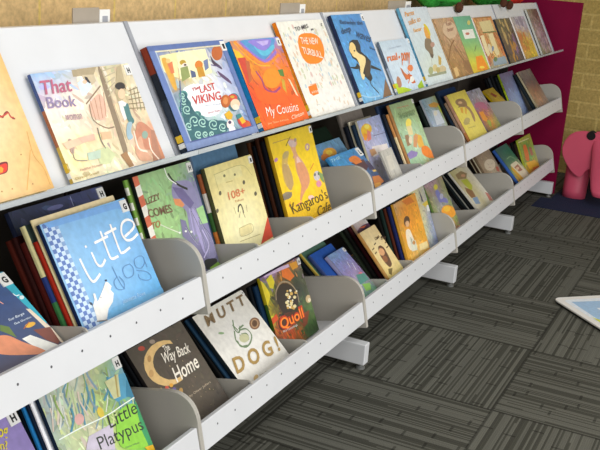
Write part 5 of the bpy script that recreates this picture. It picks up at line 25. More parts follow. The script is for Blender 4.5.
{'key':'m_dog','x':-0.3071,'w':0.2411,'L':0.237,'lean':29.81,'y':0.0546,'z':0.4898,'t':0.011,'rot':0,'art':[['g',[['#84b4dc','#80b4e0','#7cb4e0','#78b0dc'],['#94c0e4','#84b8e4','#80b4e0','#74acd8'],['#90bce0','#88bce4','#84b8e4','#70a8d8'],['#8cbce4','#88bce4','#7cb4e0','#64a8d8'],['#84b4dc','#84bce4','#70b0e0','#58a8dc'],['#80b0d8','#7cb4e0','#68a8d8','#50a0d8']],0.03,6],['p','#5878b8',[[0.02,0.005],[0.058,0.005],[0.058,0.0383],[0.02,0.0383]]],['p','#c8dcf0',[[0.058,0.005],[0.096,0.005],[0.096,0.0383],[0.058,0.0383]]],['p','#5878b8',[[0.096,0.005],[0.134,0.005],[0.134,0.0383],[0.096,0.0383]]],['p','#c8dcf0',[[0.134,0.005],[0.172,0.005],[0.172,0.0383],[0.134,0.0383]]],['p','#c8dcf0',[[0.02,0.0383],[0.058,0.0383],[0.058,0.0716],[0.02,0.0716]]],['p','#5878b8',[[0.058,0.0383],[0.096,0.0383],[0.096,0.0716],[0.058,0.0716]]],['p','#c8dcf0',[[0.096,0.0383],[0.134,0.0383],[0.134,0.0716],[0.096,0.0716]]],['p','#84a4d0',[[0.134,0.0383],[0.172,0.0383],[0.172,0.0716],[0.134,0.0716]]],['p','#5878b8',[[0.02,0.0716],[0.058,0.0716],[0.058,0.1049],[0.02,0.1049]]],['p','#c8dcf0',[[0.058,0.0716],[0.096,0.0716],[0.096,0.1049],[0.058,0.1049]]],['p','#5878b8',[[0.096,0.0716],[0.134,0.0716],[0.134,0.1049],[0.096,0.1049]]],['p','#c8dcf0',[[0.134,0.0716],[0.172,0.0716],[0.172,0.1049],[0.134,0.1049]]],['p','#c8dcf0',[[0.02,0.1049],[0.058,0.1049],[0.058,0.1382],[0.02,0.1382]]],['p','#5878b8',[[0.058,0.1049],[0.096,0.1049],[0.096,0.1382],[0.058,0.1382]]],['p','#c8dcf0',[[0.096,0.1049],[0.134,0.1049],[0.134,0.1382],[0.096,0.1382]]],['p','#84a4d0',[[0.134,0.1049],[0.172,0.1049],[0.172,0.1382],[0.134,0.1382]]],['p','#5878b8',[[0.02,0.1382],[0.058,0.1382],[0.058,0.1715],[0.02,0.1715]]],['p','#c8dcf0',[[0.058,0.1382],[0.096,0.1382],[0.096,0.1715],[0.058,0.1715]]],['p','#5878b8',[[0.096,0.1382],[0.134,0.1382],[0.134,0.1715],[0.096,0.1715]]],['p','#c8dcf0',[[0.134,0.1382],[0.172,0.1382],[0.172,0.1715],[0.134,0.1715]]],['p','#c8dcf0',[[0.02,0.1715],[0.058,0.1715],[0.058,0.2048],[0.02,0.2048]]],['p','#5878b8',[[0.058,0.1715],[0.096,0.1715],[0.096,0.2048],[0.058,0.2048]]],['p','#c8dcf0',[[0.096,0.1715],[0.134,0.1715],[0.134,0.2048],[0.096,0.2048]]],['p','#84a4d0',[[0.134,0.1715],[0.172,0.1715],[0.172,0.2048],[0.134,0.2048]]],['p','#5878b8',[[0.02,0.2048],[0.058,0.2048],[0.058,0.2381],[0.02,0.2381]]],['p','#c8dcf0',[[0.058,0.2048],[0.096,0.2048],[0.096,0.2381],[0.058,0.2381]]],['p','#5878b8',[[0.096,0.2048],[0.134,0.2048],[0.134,0.2381],[0.096,0.2381]]],['p','#c8dcf0',[[0.134,0.2048],[0.172,0.2048],[0.172,0.2381],[0.134,0.2381]]],['p','#c8dcf0',[[0.02,0.2381],[0.058,0.2381],[0.058,0.2714],[0.02,0.2714]]],['p','#5878b8',[[0.058,0.2381],[0.096,0.2381],[0.096,0.2714],[0.058,0.2714]]],['p','#c8dcf0',[[0.096,0.2381],[0.134,0.2381],[0.134,0.2714],[0.096,0.2714]]],['p','#84a4d0',[[0.134,0.2381],[0.172,0.2381],[0.172,0.2714],[0.134,0.2714]]],['p','#5878b8',[[0.02,0.2714],[0.058,0.2714],[0.058,0.3047],[0.02,0.3047]]],['p','#c8dcf0',[[0.058,0.2714],[0.096,0.2714],[0.096,0.3047],[0.058,0.3047]]],['p','#5878b8',[[0.096,0.2714],[0.134,0.2714],[0.134,0.3047],[0.096,0.3047]]],['p','#c8dcf0',[[0.134,0.2714],[0.172,0.2714],[0.172,0.3047],[0.134,0.3047]]],['p','#c8dcf0',[[0.02,0.3047],[0.058,0.3047],[0.058,0.338],[0.02,0.338]]],['p','#5878b8',[[0.058,0.3047],[0.096,0.3047],[0.096,0.338],[0.058,0.338]]],['p','#c8dcf0',[[0.096,0.3047],[0.134,0.3047],[0.134,0.338],[0.096,0.338]]],['p','#84a4d0',[[0.134,0.3047],[0.172,0.3047],[0.172,0.338],[0.134,0.338]]],['p','#5878b8',[[0.02,0.338],[0.058,0.338],[0.058,0.3713],[0.02,0.3713]]],['p','#c8dcf0',[[0.058,0.338],[0.096,0.338],[0.096,0.3713],[0.058,0.3713]]],['p','#5878b8',[[0.096,0.338],[0.134,0.338],[0.134,0.3713],[0.096,0.3713]]],['p','#c8dcf0',[[0.134,0.338],[0.172,0.338],[0.172,0.3713],[0.134,0.3713]]],['p','#c8dcf0',[[0.02,0.3713],[0.058,0.3713],[0.058,0.4046],[0.02,0.4046]]],['p','#5878b8',[[0.058,0.3713],[0.096,0.3713],[0.096,0.4046],[0.058,0.4046]]],['p','#c8dcf0',[[0.096,0.3713],[0.134,0.3713],[0.134,0.4046],[0.096,0.4046]]],['p','#84a4d0',[[0.134,0.3713],[0.172,0.3713],[0.172,0.4046],[0.134,0.4046]]],['p','#5878b8',[[0.02,0.4046],[0.058,0.4046],[0.058,0.4379],[0.02,0.4379]]],['p','#c8dcf0',[[0.058,0.4046],[0.096,0.4046],[0.096,0.4379],[0.058,0.4379]]],['p','#5878b8',[[0.096,0.4046],[0.134,0.4046],[0.134,0.4379],[0.096,0.4379]]],['p','#c8dcf0',[[0.134,0.4046],[0.172,0.4046],[0.172,0.4379],[0.134,0.4379]]],['p','#c8dcf0',[[0.02,0.4379],[0.058,0.4379],[0.058,0.4712],[0.02,0.4712]]],['p','#5878b8',[[0.058,0.4379],[0.096,0.4379],[0.096,0.4712],[0.058,0.4712]]],['p','#c8dcf0',[[0.096,0.4379],[0.134,0.4379],[0.134,0.4712],[0.096,0.4712]]],['p','#84a4d0',[[0.134,0.4379],[0.172,0.4379],[0.172,0.4712],[0.134,0.4712]]],['p','#5878b8',[[0.02,0.4712],[0.058,0.4712],[0.058,0.5045],[0.02,0.5045]]],['p','#c8dcf0',[[0.058,0.4712],[0.096,0.4712],[0.096,0.5045],[0.058,0.5045]]],['p','#5878b8',[[0.096,0.4712],[0.134,0.4712],[0.134,0.5045],[0.096,0.5045]]],['p','#c8dcf0',[[0.134,0.4712],[0.172,0.4712],[0.172,0.5045],[0.134,0.5045]]],['p','#c8dcf0',[[0.02,0.5045],[0.058,0.5045],[0.058,0.5378],[0.02,0.5378]]],['p','#5878b8',[[0.058,0.5045],[0.096,0.5045],[0.096,0.5378],[0.058,0.5378]]],['p','#c8dcf0',[[0.096,0.5045],[0.134,0.5045],[0.134,0.5378],[0.096,0.5378]]],['p','#84a4d0',[[0.134,0.5045],[0.172,0.5045],[0.172,0.5378],[0.134,0.5378]]],['p','#5878b8',[[0.02,0.5378],[0.058,0.5378],[0.058,0.5711],[0.02,0.5711]]],['p','#c8dcf0',[[0.058,0.5378],[0.096,0.5378],[0.096,0.5711],[0.058,0.5711]]],['p','#5878b8',[[0.096,0.5378],[0.134,0.5378],[0.134,0.5711],[0.096,0.5711]]],['p','#c8dcf0',[[0.134,0.5378],[0.172,0.5378],[0.172,0.5711],[0.134,0.5711]]],['p','#c8dcf0',[[0.02,0.5711],[0.058,0.5711],[0.058,0.6044],[0.02,0.6044]]],['p','#5878b8',[[0.058,0.5711],[0.096,0.5711],[0.096,0.6044],[0.058,0.6044]]],['p','#c8dcf0',[[0.096,0.5711],[0.134,0.5711],[0.134,0.6044],[0.096,0.6044]]],['p','#84a4d0',[[0.134,0.5711],[0.172,0.5711],[0.172,0.6044],[0.134,0.6044]]],['p','#5878b8',[[0.02,0.6044],[0.058,0.6044],[0.058,0.6377],[0.02,0.6377]]],['p','#c8dcf0',[[0.058,0.6044],[0.096,0.6044],[0.096,0.6377],[0.058,0.6377]]],['p','#5878b8',[[0.096,0.6044],[0.134,0.6044],[0.134,0.6377],[0.096,0.6377]]],['p','#c8dcf0',[[0.134,0.6044],[0.172,0.6044],[0.172,0.6377],[0.134,0.6377]]],['p','#c8dcf0',[[0.02,0.6377],[0.058,0.6377],[0.058,0.671],[0.02,0.671]]],['p','#5878b8',[[0.058,0.6377],[0.096,0.6377],[0.096,0.671],[0.058,0.671]]],['p','#c8dcf0',[[0.096,0.6377],[0.134,0.6377],[0.134,0.671],[0.096,0.671]]],['p','#84a4d0',[[0.134,0.6377],[0.172,0.6377],[0.172,0.671],[0.134,0.671]]],['p','#5878b8',[[0.02,0.671],[0.058,0.671],[0.058,0.7043],[0.02,0.7043]]],['p','#c8dcf0',[[0.058,0.671],[0.096,0.671],[0.096,0.7043],[0.058,0.7043]]],['p','#5878b8',[[0.096,0.671],[0.134,0.671],[0.134,0.7043],[0.096,0.7043]]],['p','#c8dcf0',[[0.134,0.671],[0.172,0.671],[0.172,0.7043],[0.134,0.7043]]],['p','#c8dcf0',[[0.02,0.7043],[0.058,0.7043],[0.058,0.7376],[0.02,0.7376]]],['p','#5878b8',[[0.058,0.7043],[0.096,0.7043],[0.096,0.7376],[0.058,0.7376]]],['p','#c8dcf0',[[0.096,0.7043],[0.134,0.7043],[0.134,0.7376],[0.096,0.7376]]],['p','#84a4d0',[[0.134,0.7043],[0.172,0.7043],[0.172,0.7376],[0.134,0.7376]]],['p','#5878b8',[[0.02,0.7376],[0.058,0.7376],[0.058,0.7709],[0.02,0.7709]]],['p','#c8dcf0',[[0.058,0.7376],[0.096,0.7376],[0.096,0.7709],[0.058,0.7709]]],['p','#5878b8',[[0.096,0.7376],[0.134,0.7376],[0.134,0.7709],[0.096,0.7709]]],['p','#c8dcf0',[[0.134,0.7376],[0.172,0.7376],[0.172,0.7709],[0.134,0.7709]]],['p','#c8dcf0',[[0.02,0.7709],[0.058,0.7709],[0.058,0.8042],[0.02,0.8042]]],['p','#5878b8',[[0.058,0.7709],[0.096,0.7709],[0.096,0.8042],[0.058,0.8042]]],['p','#c8dcf0',[[0.096,0.7709],[0.134,0.7709],[0.134,0.8042],[0.096,0.8042]]],['p','#84a4d0',[[0.134,0.7709],[0.172,0.7709],[0.172,0.8042],[0.134,0.8042]]],['p','#5878b8',[[0.02,0.8042],[0.058,0.8042],[0.058,0.8375],[0.02,0.8375]]],['p','#c8dcf0',[[0.058,0.8042],[0.096,0.8042],[0.096,0.8375],[0.058,0.8375]]],['p','#5878b8',[[0.096,0.8042],[0.134,0.8042],[0.134,0.8375],[0.096,0.8375]]],['p','#c8dcf0',[[0.134,0.8042],[0.172,0.8042],[0.172,0.8375],[0.134,0.8375]]],['p','#c8dcf0',[[0.02,0.8375],[0.058,0.8375],[0.058,0.8708],[0.02,0.8708]]],['p','#5878b8',[[0.058,0.8375],[0.096,0.8375],[0.096,0.8708],[0.058,0.8708]]],['p','#c8dcf0',[[0.096,0.8375],[0.134,0.8375],[0.134,0.8708],[0.096,0.8708]]],['p','#84a4d0',[[0.134,0.8375],[0.172,0.8375],[0.172,0.8708],[0.134,0.8708]]],['p','#5878b8',[[0.02,0.8708],[0.058,0.8708],[0.058,0.9041],[0.02,0.9041]]],['p','#c8dcf0',[[0.058,0.8708],[0.096,0.8708],[0.096,0.9041],[0.058,0.9041]]],['p','#5878b8',[[0.096,0.8708],[0.134,0.8708],[0.134,0.9041],[0.096,0.9041]]],['p','#c8dcf0',[[0.134,0.8708],[0.172,0.8708],[0.172,0.9041],[0.134,0.9041]]],['p','#c8dcf0',[[0.02,0.9041],[0.058,0.9041],[0.058,0.9374],[0.02,0.9374]]],['p','#5878b8',[[0.058,0.9041],[0.096,0.9041],[0.096,0.9374],[0.058,0.9374]]],['p','#c8dcf0',[[0.096,0.9041],[0.134,0.9041],[0.134,0.9374],[0.096,0.9374]]],['p','#84a4d0',[[0.134,0.9041],[0.172,0.9041],[0.172,0.9374],[0.134,0.9374]]],['p','#5878b8',[[0.02,0.9374],[0.058,0.9374],[0.058,0.9707],[0.02,0.9707]]],['p','#c8dcf0',[[0.058,0.9374],[0.096,0.9374],[0.096,0.9707],[0.058,0.9707]]],['p','#5878b8',[[0.096,0.9374],[0.134,0.9374],[0.134,0.9707],[0.096,0.9707]]],['p','#c8dcf0',[[0.134,0.9374],[0.172,0.9374],[0.172,0.9707],[0.134,0.9707]]],['p','#c8dcf0',[[0.02,0.9707],[0.058,0.9707],[0.058,1.004],[0.02,1.004]]],['p','#5878b8',[[0.058,0.9707],[0.096,0.9707],[0.096,1.004],[0.058,1.004]]],['p','#c8dcf0',[[0.096,0.9707],[0.134,0.9707],[0.134,1.004],[0.096,1.004]]],['p','#84a4d0',[[0.134,0.9707],[0.172,0.9707],[0.172,1.004],[0.134,1.004]]],['p','#70a4dc',[[0.025,-0.008],[0.967,0.016],[0.957,0.096],[0.86,0.064],[0.073,0.046]]],['s','#f4f0ec',0.0048,[[0.244,0.338],[0.249,0.419],[0.266,0.509],[0.298,0.532],[0.382,0.499]]],['s','#f4f0ec',0.0048,[[0.388,0.324],[0.395,0.418],[0.435,0.445],[0.498,0.412]]],['s','#f4f0ec',0.0048,[[0.354,0.261],[0.355,0.269]]],['s','#f4f0ec',0.0048,[[0.572,0.196],[0.56,0.38],[0.576,0.425],[0.65,0.424]]],['s','#f4f0ec',0.0048,[[0.462,0.262],[0.626,0.249]]],['s','#f4f0ec',0.0048,[[0.71,0.17],[0.695,0.376],[0.717,0.412],[0.82,0.395]]],['s','#f4f0ec',0.0048,[[0.607,0.225],[0.753,0.211]]],['s','#f4f0ec',0.0048,[[0.82,0.298],[0.953,0.259],[0.981,0.214],[0.927,0.177],[0.846,0.193],[0.797,0.262],[0.816,0.327],[0.886,0.339],[0.974,0.316]]],['s','#5c88b4',0.0015,[[0.54,0.482],[0.554,0.624],[0.578,0.681]]],['s','#5c88b4',0.0015,[[0.551,0.568],[0.493,0.596],[0.497,0.656],[0.566,0.677],[0.597,0.627],[0.571,0.574]]],['s','#5c88b4',0.0015,[[0.743,0.515],[0.666,0.518],[0.634,0.559],[0.653,0.61],[0.731,0.607],[0.764,0.555],[0.743,0.515]]],['s','#5c88b4',0.0015,[[0.877,0.485],[0.815,0.499],[0.801,0.556],[0.856,0.582],[0.924,0.55],[0.925,0.499],[0.877,0.485]]],['s','#5c88b4',0.0015,[[0.93,0.531],[0.929,0.592]]],['s','#5c88b4',0.0015,[[0.792,0.584],[0.904,0.63],[0.927,0.684],[0.864,0.692],[0.793,0.655],[0.792,0.618]]],['p','#f0ece4',[[0.22,0.659],[0.229,0.613],[0.25,0.617],[0.241,0.682],[0.318,0.633],[0.405,0.569],[0.426,0.578],[0.448,0.618],[0.422,0.64],[0.438,0.675],[0.395,0.731],[0.321,0.765],[0.263,0.828],[0.221,0.83],[0.159,0.817],[0.17,0.772],[0.18,0.695]]],['p','#28304c',[[0.428,0.564],[0.425,0.566],[0.421,0.568],[0.416,0.568],[0.411,0.567],[0.407,0.565],[0.404,0.562],[0.403,0.559],[0.403,0.556],[0.406,0.554],[0.41,0.553],[0.415,0.552],[0.42,0.553],[0.424,0.555],[0.427,0.558],[0.429,0.561]]],['s','#88847c',0.0022,[[0.155,0.812],[0.263,0.839]]],['p','#384458',[[0.157,0.656],[0.184,0.672],[0.18,0.695],[0.157,0.679]]],['p','#888899',[[0.297,0.667],[0.296,0.669],[0.294,0.67],[0.291,0.67],[0.289,0.67],[0.287,0.669],[0.285,0.667],[0.285,0.665],[0.285,0.664],[0.287,0.662],[0.289,0.661],[0.291,0.661],[0.294,0.661],[0.296,0.662],[0.297,0.664],[0.298,0.666]]],['p','#6cb0dc',[[0.3,0.799],[0.366,0.771],[1.006,0.801],[0.993,0.854],[0.281,0.829]]],['t','#a8d0ec','Jeannette Rowe',[0.49,0.778],[0.776,0.792],[0.497,0.743],0.01]],'rise':0.0048,'lab':['G',0.024],'spine':['#1c2c54']},
{'key':'m_elephant','x':0.0206,'w':0.2149,'L':0.2592,'lean':22.63,'y':0.1169,'z':0.4742,'t':0.012,'rot':0,'art':[['g',[['#8cb078','#94b880','#8cb47c','#90b488'],['#98c088','#9cc488','#8cb47c','#7c74a4'],['#9cc484','#a0c888','#98c080','#8880ac'],['#98c07c','#9cc480','#8cb07c','#8078a8'],['#94bc78','#94b87c','#7c749c','#847cac'],['#90b874','#88a880','#787098','#686090'],['#88b070','#80a078','#504868','#7cac3c']],0.1,7],['p','#d06848',[[0.0,0.0],[0.085,-0.012],[0.085,0.0713],[0,0.0833]]],['p','#ece8dc',[[0.0,0.0833],[0.085,0.0713],[0.085,0.1546],[0,0.1666]]],['p','#d06848',[[0.0,0.1666],[0.085,0.1546],[0.085,0.2379],[0,0.2499]]],['p','#ece8dc',[[0.0,0.2499],[0.085,0.2379],[0.085,0.3212],[0,0.3332]]],['p','#d06848',[[0.0,0.3332],[0.085,0.3212],[0.085,0.4045],[0,0.4165]]],['p','#ece8dc',[[0.0,0.4165],[0.085,0.4045],[0.085,0.4878],[0,0.4998]]],['p','#d06848',[[0.0,0.4998],[0.085,0.4878],[0.085,0.5711],[0,0.5831]]],['p','#ece8dc',[[0.0,0.5831],[0.085,0.5711],[0.085,0.6544],[0,0.6664]]],['p','#d06848',[[0.0,0.6664],[0.085,0.6544],[0.085,0.7377],[0,0.7497]]],['p','#ece8dc',[[0.0,0.7497],[0.085,0.7377],[0.085,0.821],[0,0.833]]],['p','#d06848',[[0.0,0.833],[0.085,0.821],[0.085,0.9043],[0,0.9163]]],['p','#ece8dc',[[0.0,0.9163],[0.085,0.9043],[0.085,0.9876],[0,0.9996]]],['p','#8c88ae',[[0.563,0.158],[0.637,0.126],[0.913,0.159],[0.942,0.235],[0.963,0.382],[0.882,0.449],[0.924,0.564],[0.978,0.665],[0.634,0.597],[0.694,0.415],[0.67,0.376],[0.516,0.263]]],['p','#6c6494',[[0.574,0.169],[0.735,0.203],[0.864,0.356],[0.765,0.392],[0.624,0.263]]],['p','#e0905c',[[0.534,0.262],[0.647,0.285],[0.69,0.344],[0.638,0.356],[0.535,0.318]]],['s','#1c2420',0.0055,[[0.572,0.056],[0.62,0.124],[0.712,0.181],[0.815,0.224]]],['s','#eef0e8',0.003,[[0.534,0.004],[0.553,0.088],[0.655,0.155]]],['p','#98c890',[[0.922,0.116],[0.969,0.132],[0.966,0.185],[0.989,0.162]]],['p','#a4d494',[[0.868,0.41],[1.011,0.399],[0.993,0.55],[0.847,0.532]]],['s','#a8a0cc',0.004,[[0.748,0.389],[0.718,0.525],[0.701,0.61]]],['p','#787498',[[0.545,0.441],[0.627,0.472],[0.624,0.584],[0.746,0.723],[0.746,0.805],[0.609,0.662],[0.505,0.585]]],['p','#a49cc8',[[0.795,0.372],[0.852,0.447],[0.894,0.604],[0.873,0.749],[0.777,0.812],[0.758,0.676],[0.757,0.512]]],['p','#8480a8',[[0.843,0.462],[0.979,0.587],[0.996,0.757],[0.977,0.871],[0.806,0.851],[0.799,0.75]]],['s','#c0b8dc',0.0032,[[0.862,0.598],[0.898,0.738],[0.752,0.823]]],['p','#0c0c10',[[0.743,0.837],[0.97,0.87],[0.954,0.917],[0.827,0.93],[0.736,0.931],[0.73,0.884]]],['p','#7cac34',[[0.795,0.923],[0.972,0.907],[1.006,0.941],[0.813,0.952]]],['p','#a0cc8c',[[0.871,0.418],[1.036,0.413],[0.998,0.557],[0.859,0.547]]],['s','#5c587c',0.0028,[[0.767,0.416],[0.805,0.521],[0.837,0.692],[0.822,0.771]]],['s','#b0acc8',0.0014,[[0.763,0.422],[0.801,0.527],[0.833,0.698],[0.822,0.771]]],['s','#5c587c',0.0028,[[0.849,0.397],[0.884,0.536],[0.927,0.693],[0.857,0.829]]],['s','#b0acc8',0.0014,[[0.845,0.403],[0.881,0.542],[0.923,0.699],[0.857,0.829]]],['s','#5c587c',0.0028,[[0.897,0.571],[0.986,0.688],[0.98,0.838]]],['s','#b0acc8',0.0014,[[0.894,0.577],[0.982,0.694],[0.98,0.838]]],['s','#5c587c',0.0028,[[0.6,0.515],[0.646,0.605],[0.708,0.699]]],['s','#b0acc8',0.0014,[[0.596,0.521],[0.642,0.611],[0.708,0.699]]],['s','#5c587c',0.0028,[[0.865,0.483],[0.904,0.589],[0.957,0.733]]],['s','#b0acc8',0.0014,[[0.861,0.489],[0.9,0.595],[0.957,0.733]]],['s','#d8e0c8',0.0023,[[0.198,0.424],[0.334,0.488],[0.463,0.545]]],['p','#e8ece0',[[0.49,0.55],[0.486,0.553],[0.481,0.555],[0.474,0.556],[0.467,0.555],[0.46,0.553],[0.456,0.55],[0.453,0.547],[0.454,0.543],[0.458,0.54],[0.463,0.538],[0.47,0.537],[0.477,0.538],[0.484,0.54],[0.488,0.543],[0.491,0.547]]],['p','#e8ece0',[[0.594,0.557],[0.59,0.56],[0.584,0.562],[0.577,0.563],[0.57,0.562],[0.563,0.56],[0.559,0.557],[0.556,0.554],[0.557,0.55],[0.561,0.547],[0.566,0.545],[0.573,0.545],[0.581,0.545],[0.587,0.547],[0.592,0.55],[0.594,0.554]]],['p','#e8ece0',[[0.683,0.58],[0.679,0.583],[0.674,0.585],[0.666,0.585],[0.659,0.585],[0.652,0.583],[0.647,0.58],[0.645,0.576],[0.646,0.572],[0.649,0.569],[0.655,0.567],[0.662,0.567],[0.67,0.567],[0.677,0.569],[0.681,0.572],[0.684,0.576]]],['t','#7c5c48','LIZZY',[0.089,0.241],[0.325,0.231],[0.087,0.191],0.03],['t','#7c5c48','COMES',[0.07,0.346],[0.459,0.365],[0.067,0.279],0.03],['t','#a86c40','TO',[0.054,0.442],[0.196,0.441],[0.074,0.388],0.03]],'rise':0.0035,'lab':['H',0.022],'spine':['#1c2420']},
{'key':'m_cream','x':0.2485,'w':0.2125,'L':0.2364,'lean':21.83,'y':0.0973,'z':0.4787,'t':0.013,'rot':0,'art':[['g',[['#d8cc84','#dccf88','#d8c880','#d8ca80'],['#dccc88','#e2d69a','#e0d290','#dccf88'],['#e2d8a0','#eae2b0','#e8dfaa','#e2d698'],['#e6dda6','#ece6b8','#ebe3b2','#e4da9c'],['#e4da98','#eae2ac','#e8deA4','#e2d692']],0.03,6],['p','#ded496',[[0.145,0.076],[0.723,0.071],[0.712,0.182],[0.15,0.184]]],['p','#6c6c4c',[[0.367,0.128],[0.362,0.133],[0.354,0.136],[0.345,0.138],[0.335,0.138],[0.327,0.135],[0.321,0.131],[0.319,0.126],[0.32,0.12],[0.325,0.115],[0.333,0.111],[0.342,0.11],[0.352,0.11],[0.36,0.112],[0.366,0.117],[0.368,0.122]]],['p','#6c6c4c',[[0.58,0.149],[0.575,0.154],[0.568,0.157],[0.56,0.159],[0.551,0.159],[0.543,0.156],[0.538,0.152],[0.536,0.148],[0.537,0.143],[0.541,0.138],[0.548,0.135],[0.557,0.133],[0.566,0.133],[0.574,0.136],[0.579,0.14],[0.581,0.144]]],['p','#6c6c4c',[[0.72,0.253],[0.715,0.258],[0.708,0.261],[0.699,0.263],[0.69,0.262],[0.682,0.26],[0.677,0.256],[0.674,0.251],[0.676,0.246],[0.68,0.242],[0.688,0.238],[0.696,0.237],[0.706,0.237],[0.713,0.239],[0.719,0.243],[0.721,0.248]]],['p','#6c6c4c',[[0.196,0.267],[0.191,0.272],[0.184,0.275],[0.175,0.277],[0.166,0.277],[0.157,0.274],[0.152,0.27],[0.15,0.265],[0.151,0.259],[0.156,0.254],[0.163,0.251],[0.172,0.249],[0.182,0.249],[0.19,0.252],[0.195,0.256],[0.198,0.261]]],['p','#6c6c4c',[[0.911,0.404],[0.906,0.409],[0.897,0.413],[0.887,0.414],[0.876,0.414],[0.867,0.411],[0.861,0.406],[0.858,0.401],[0.86,0.395],[0.865,0.39],[0.873,0.386],[0.884,0.384],[0.894,0.385],[0.903,0.388],[0.91,0.392],[0.912,0.398]]],['s','#b0a868',0.0014,[[0.141,0.083],[0.74,0.074],[0.91,0.205]]],['s','#b0a868',0.0014,[[0.156,0.086],[0.155,0.235]]],['s','#b8a868',0.0018,[[0.34,0.191],[0.48,0.197]]],['p','#5c5844',[[0.194,0.275],[0.188,0.282],[0.179,0.288],[0.168,0.29],[0.158,0.29],[0.149,0.287],[0.143,0.281],[0.141,0.274],[0.144,0.266],[0.15,0.259],[0.159,0.254],[0.17,0.251],[0.181,0.251],[0.189,0.254],[0.195,0.26],[0.197,0.267]]],['p','#5c5844',[[0.726,0.253],[0.72,0.26],[0.709,0.266],[0.698,0.269],[0.686,0.269],[0.677,0.265],[0.67,0.259],[0.669,0.252],[0.671,0.244],[0.678,0.236],[0.688,0.23],[0.7,0.227],[0.711,0.228],[0.721,0.231],[0.727,0.237],[0.729,0.245]]],['p','#5c5844',[[0.907,0.403],[0.899,0.411],[0.889,0.416],[0.877,0.419],[0.865,0.419],[0.855,0.415],[0.849,0.409],[0.847,0.401],[0.85,0.393],[0.857,0.386],[0.867,0.38],[0.879,0.377],[0.891,0.377],[0.901,0.381],[0.907,0.387],[0.909,0.395]]],['p','#5c5844',[[0.048,0.423],[0.042,0.43],[0.033,0.435],[0.023,0.438],[0.012,0.438],[0.004,0.434],[-0.002,0.429],[-0.003,0.421],[-0.001,0.414],[0.005,0.407],[0.014,0.401],[0.025,0.399],[0.035,0.399],[0.044,0.402],[0.049,0.408],[0.051,0.415]]],['s','#2c2824',0.0041,[[0.418,0.502],[0.452,0.457],[0.504,0.446],[0.521,0.478],[0.52,0.53]]],['s','#887c58',0.0018,[[0.458,0.509],[0.409,0.56]]],['s','#887c58',0.0018,[[0.508,0.519],[0.525,0.583]]],['s','#9c8c60',0.0018,[[0.356,0.447],[0.361,0.517]]],['s','#9c8c60',0.0018,[[0.613,0.47],[0.599,0.536]]],['p','#dcd098',[[0.349,0.659],[0.609,0.664],[0.597,0.745],[0.338,0.739]]],['s','#a89c64',0.0014,[[0.349,0.659],[0.609,0.664],[0.597,0.745],[0.338,0.739],[0.349,0.659]]],['s','#a89858',0.0014,[[0.292,0.783],[0.739,0.801]]],['p','#c83c1c',[[1.008,0.66],[1.003,0.884],[0.698,0.898]]],['t','#d87850','108+',[0.299,0.361],[0.658,0.365],[0.308,0.286],0.0],['t','#c89868','blue',[0.409,0.406],[0.591,0.413],[0.415,0.385],0.0]],'rise':0.0035,'lab':['I',0.018],'spine':['#4c4c30']},
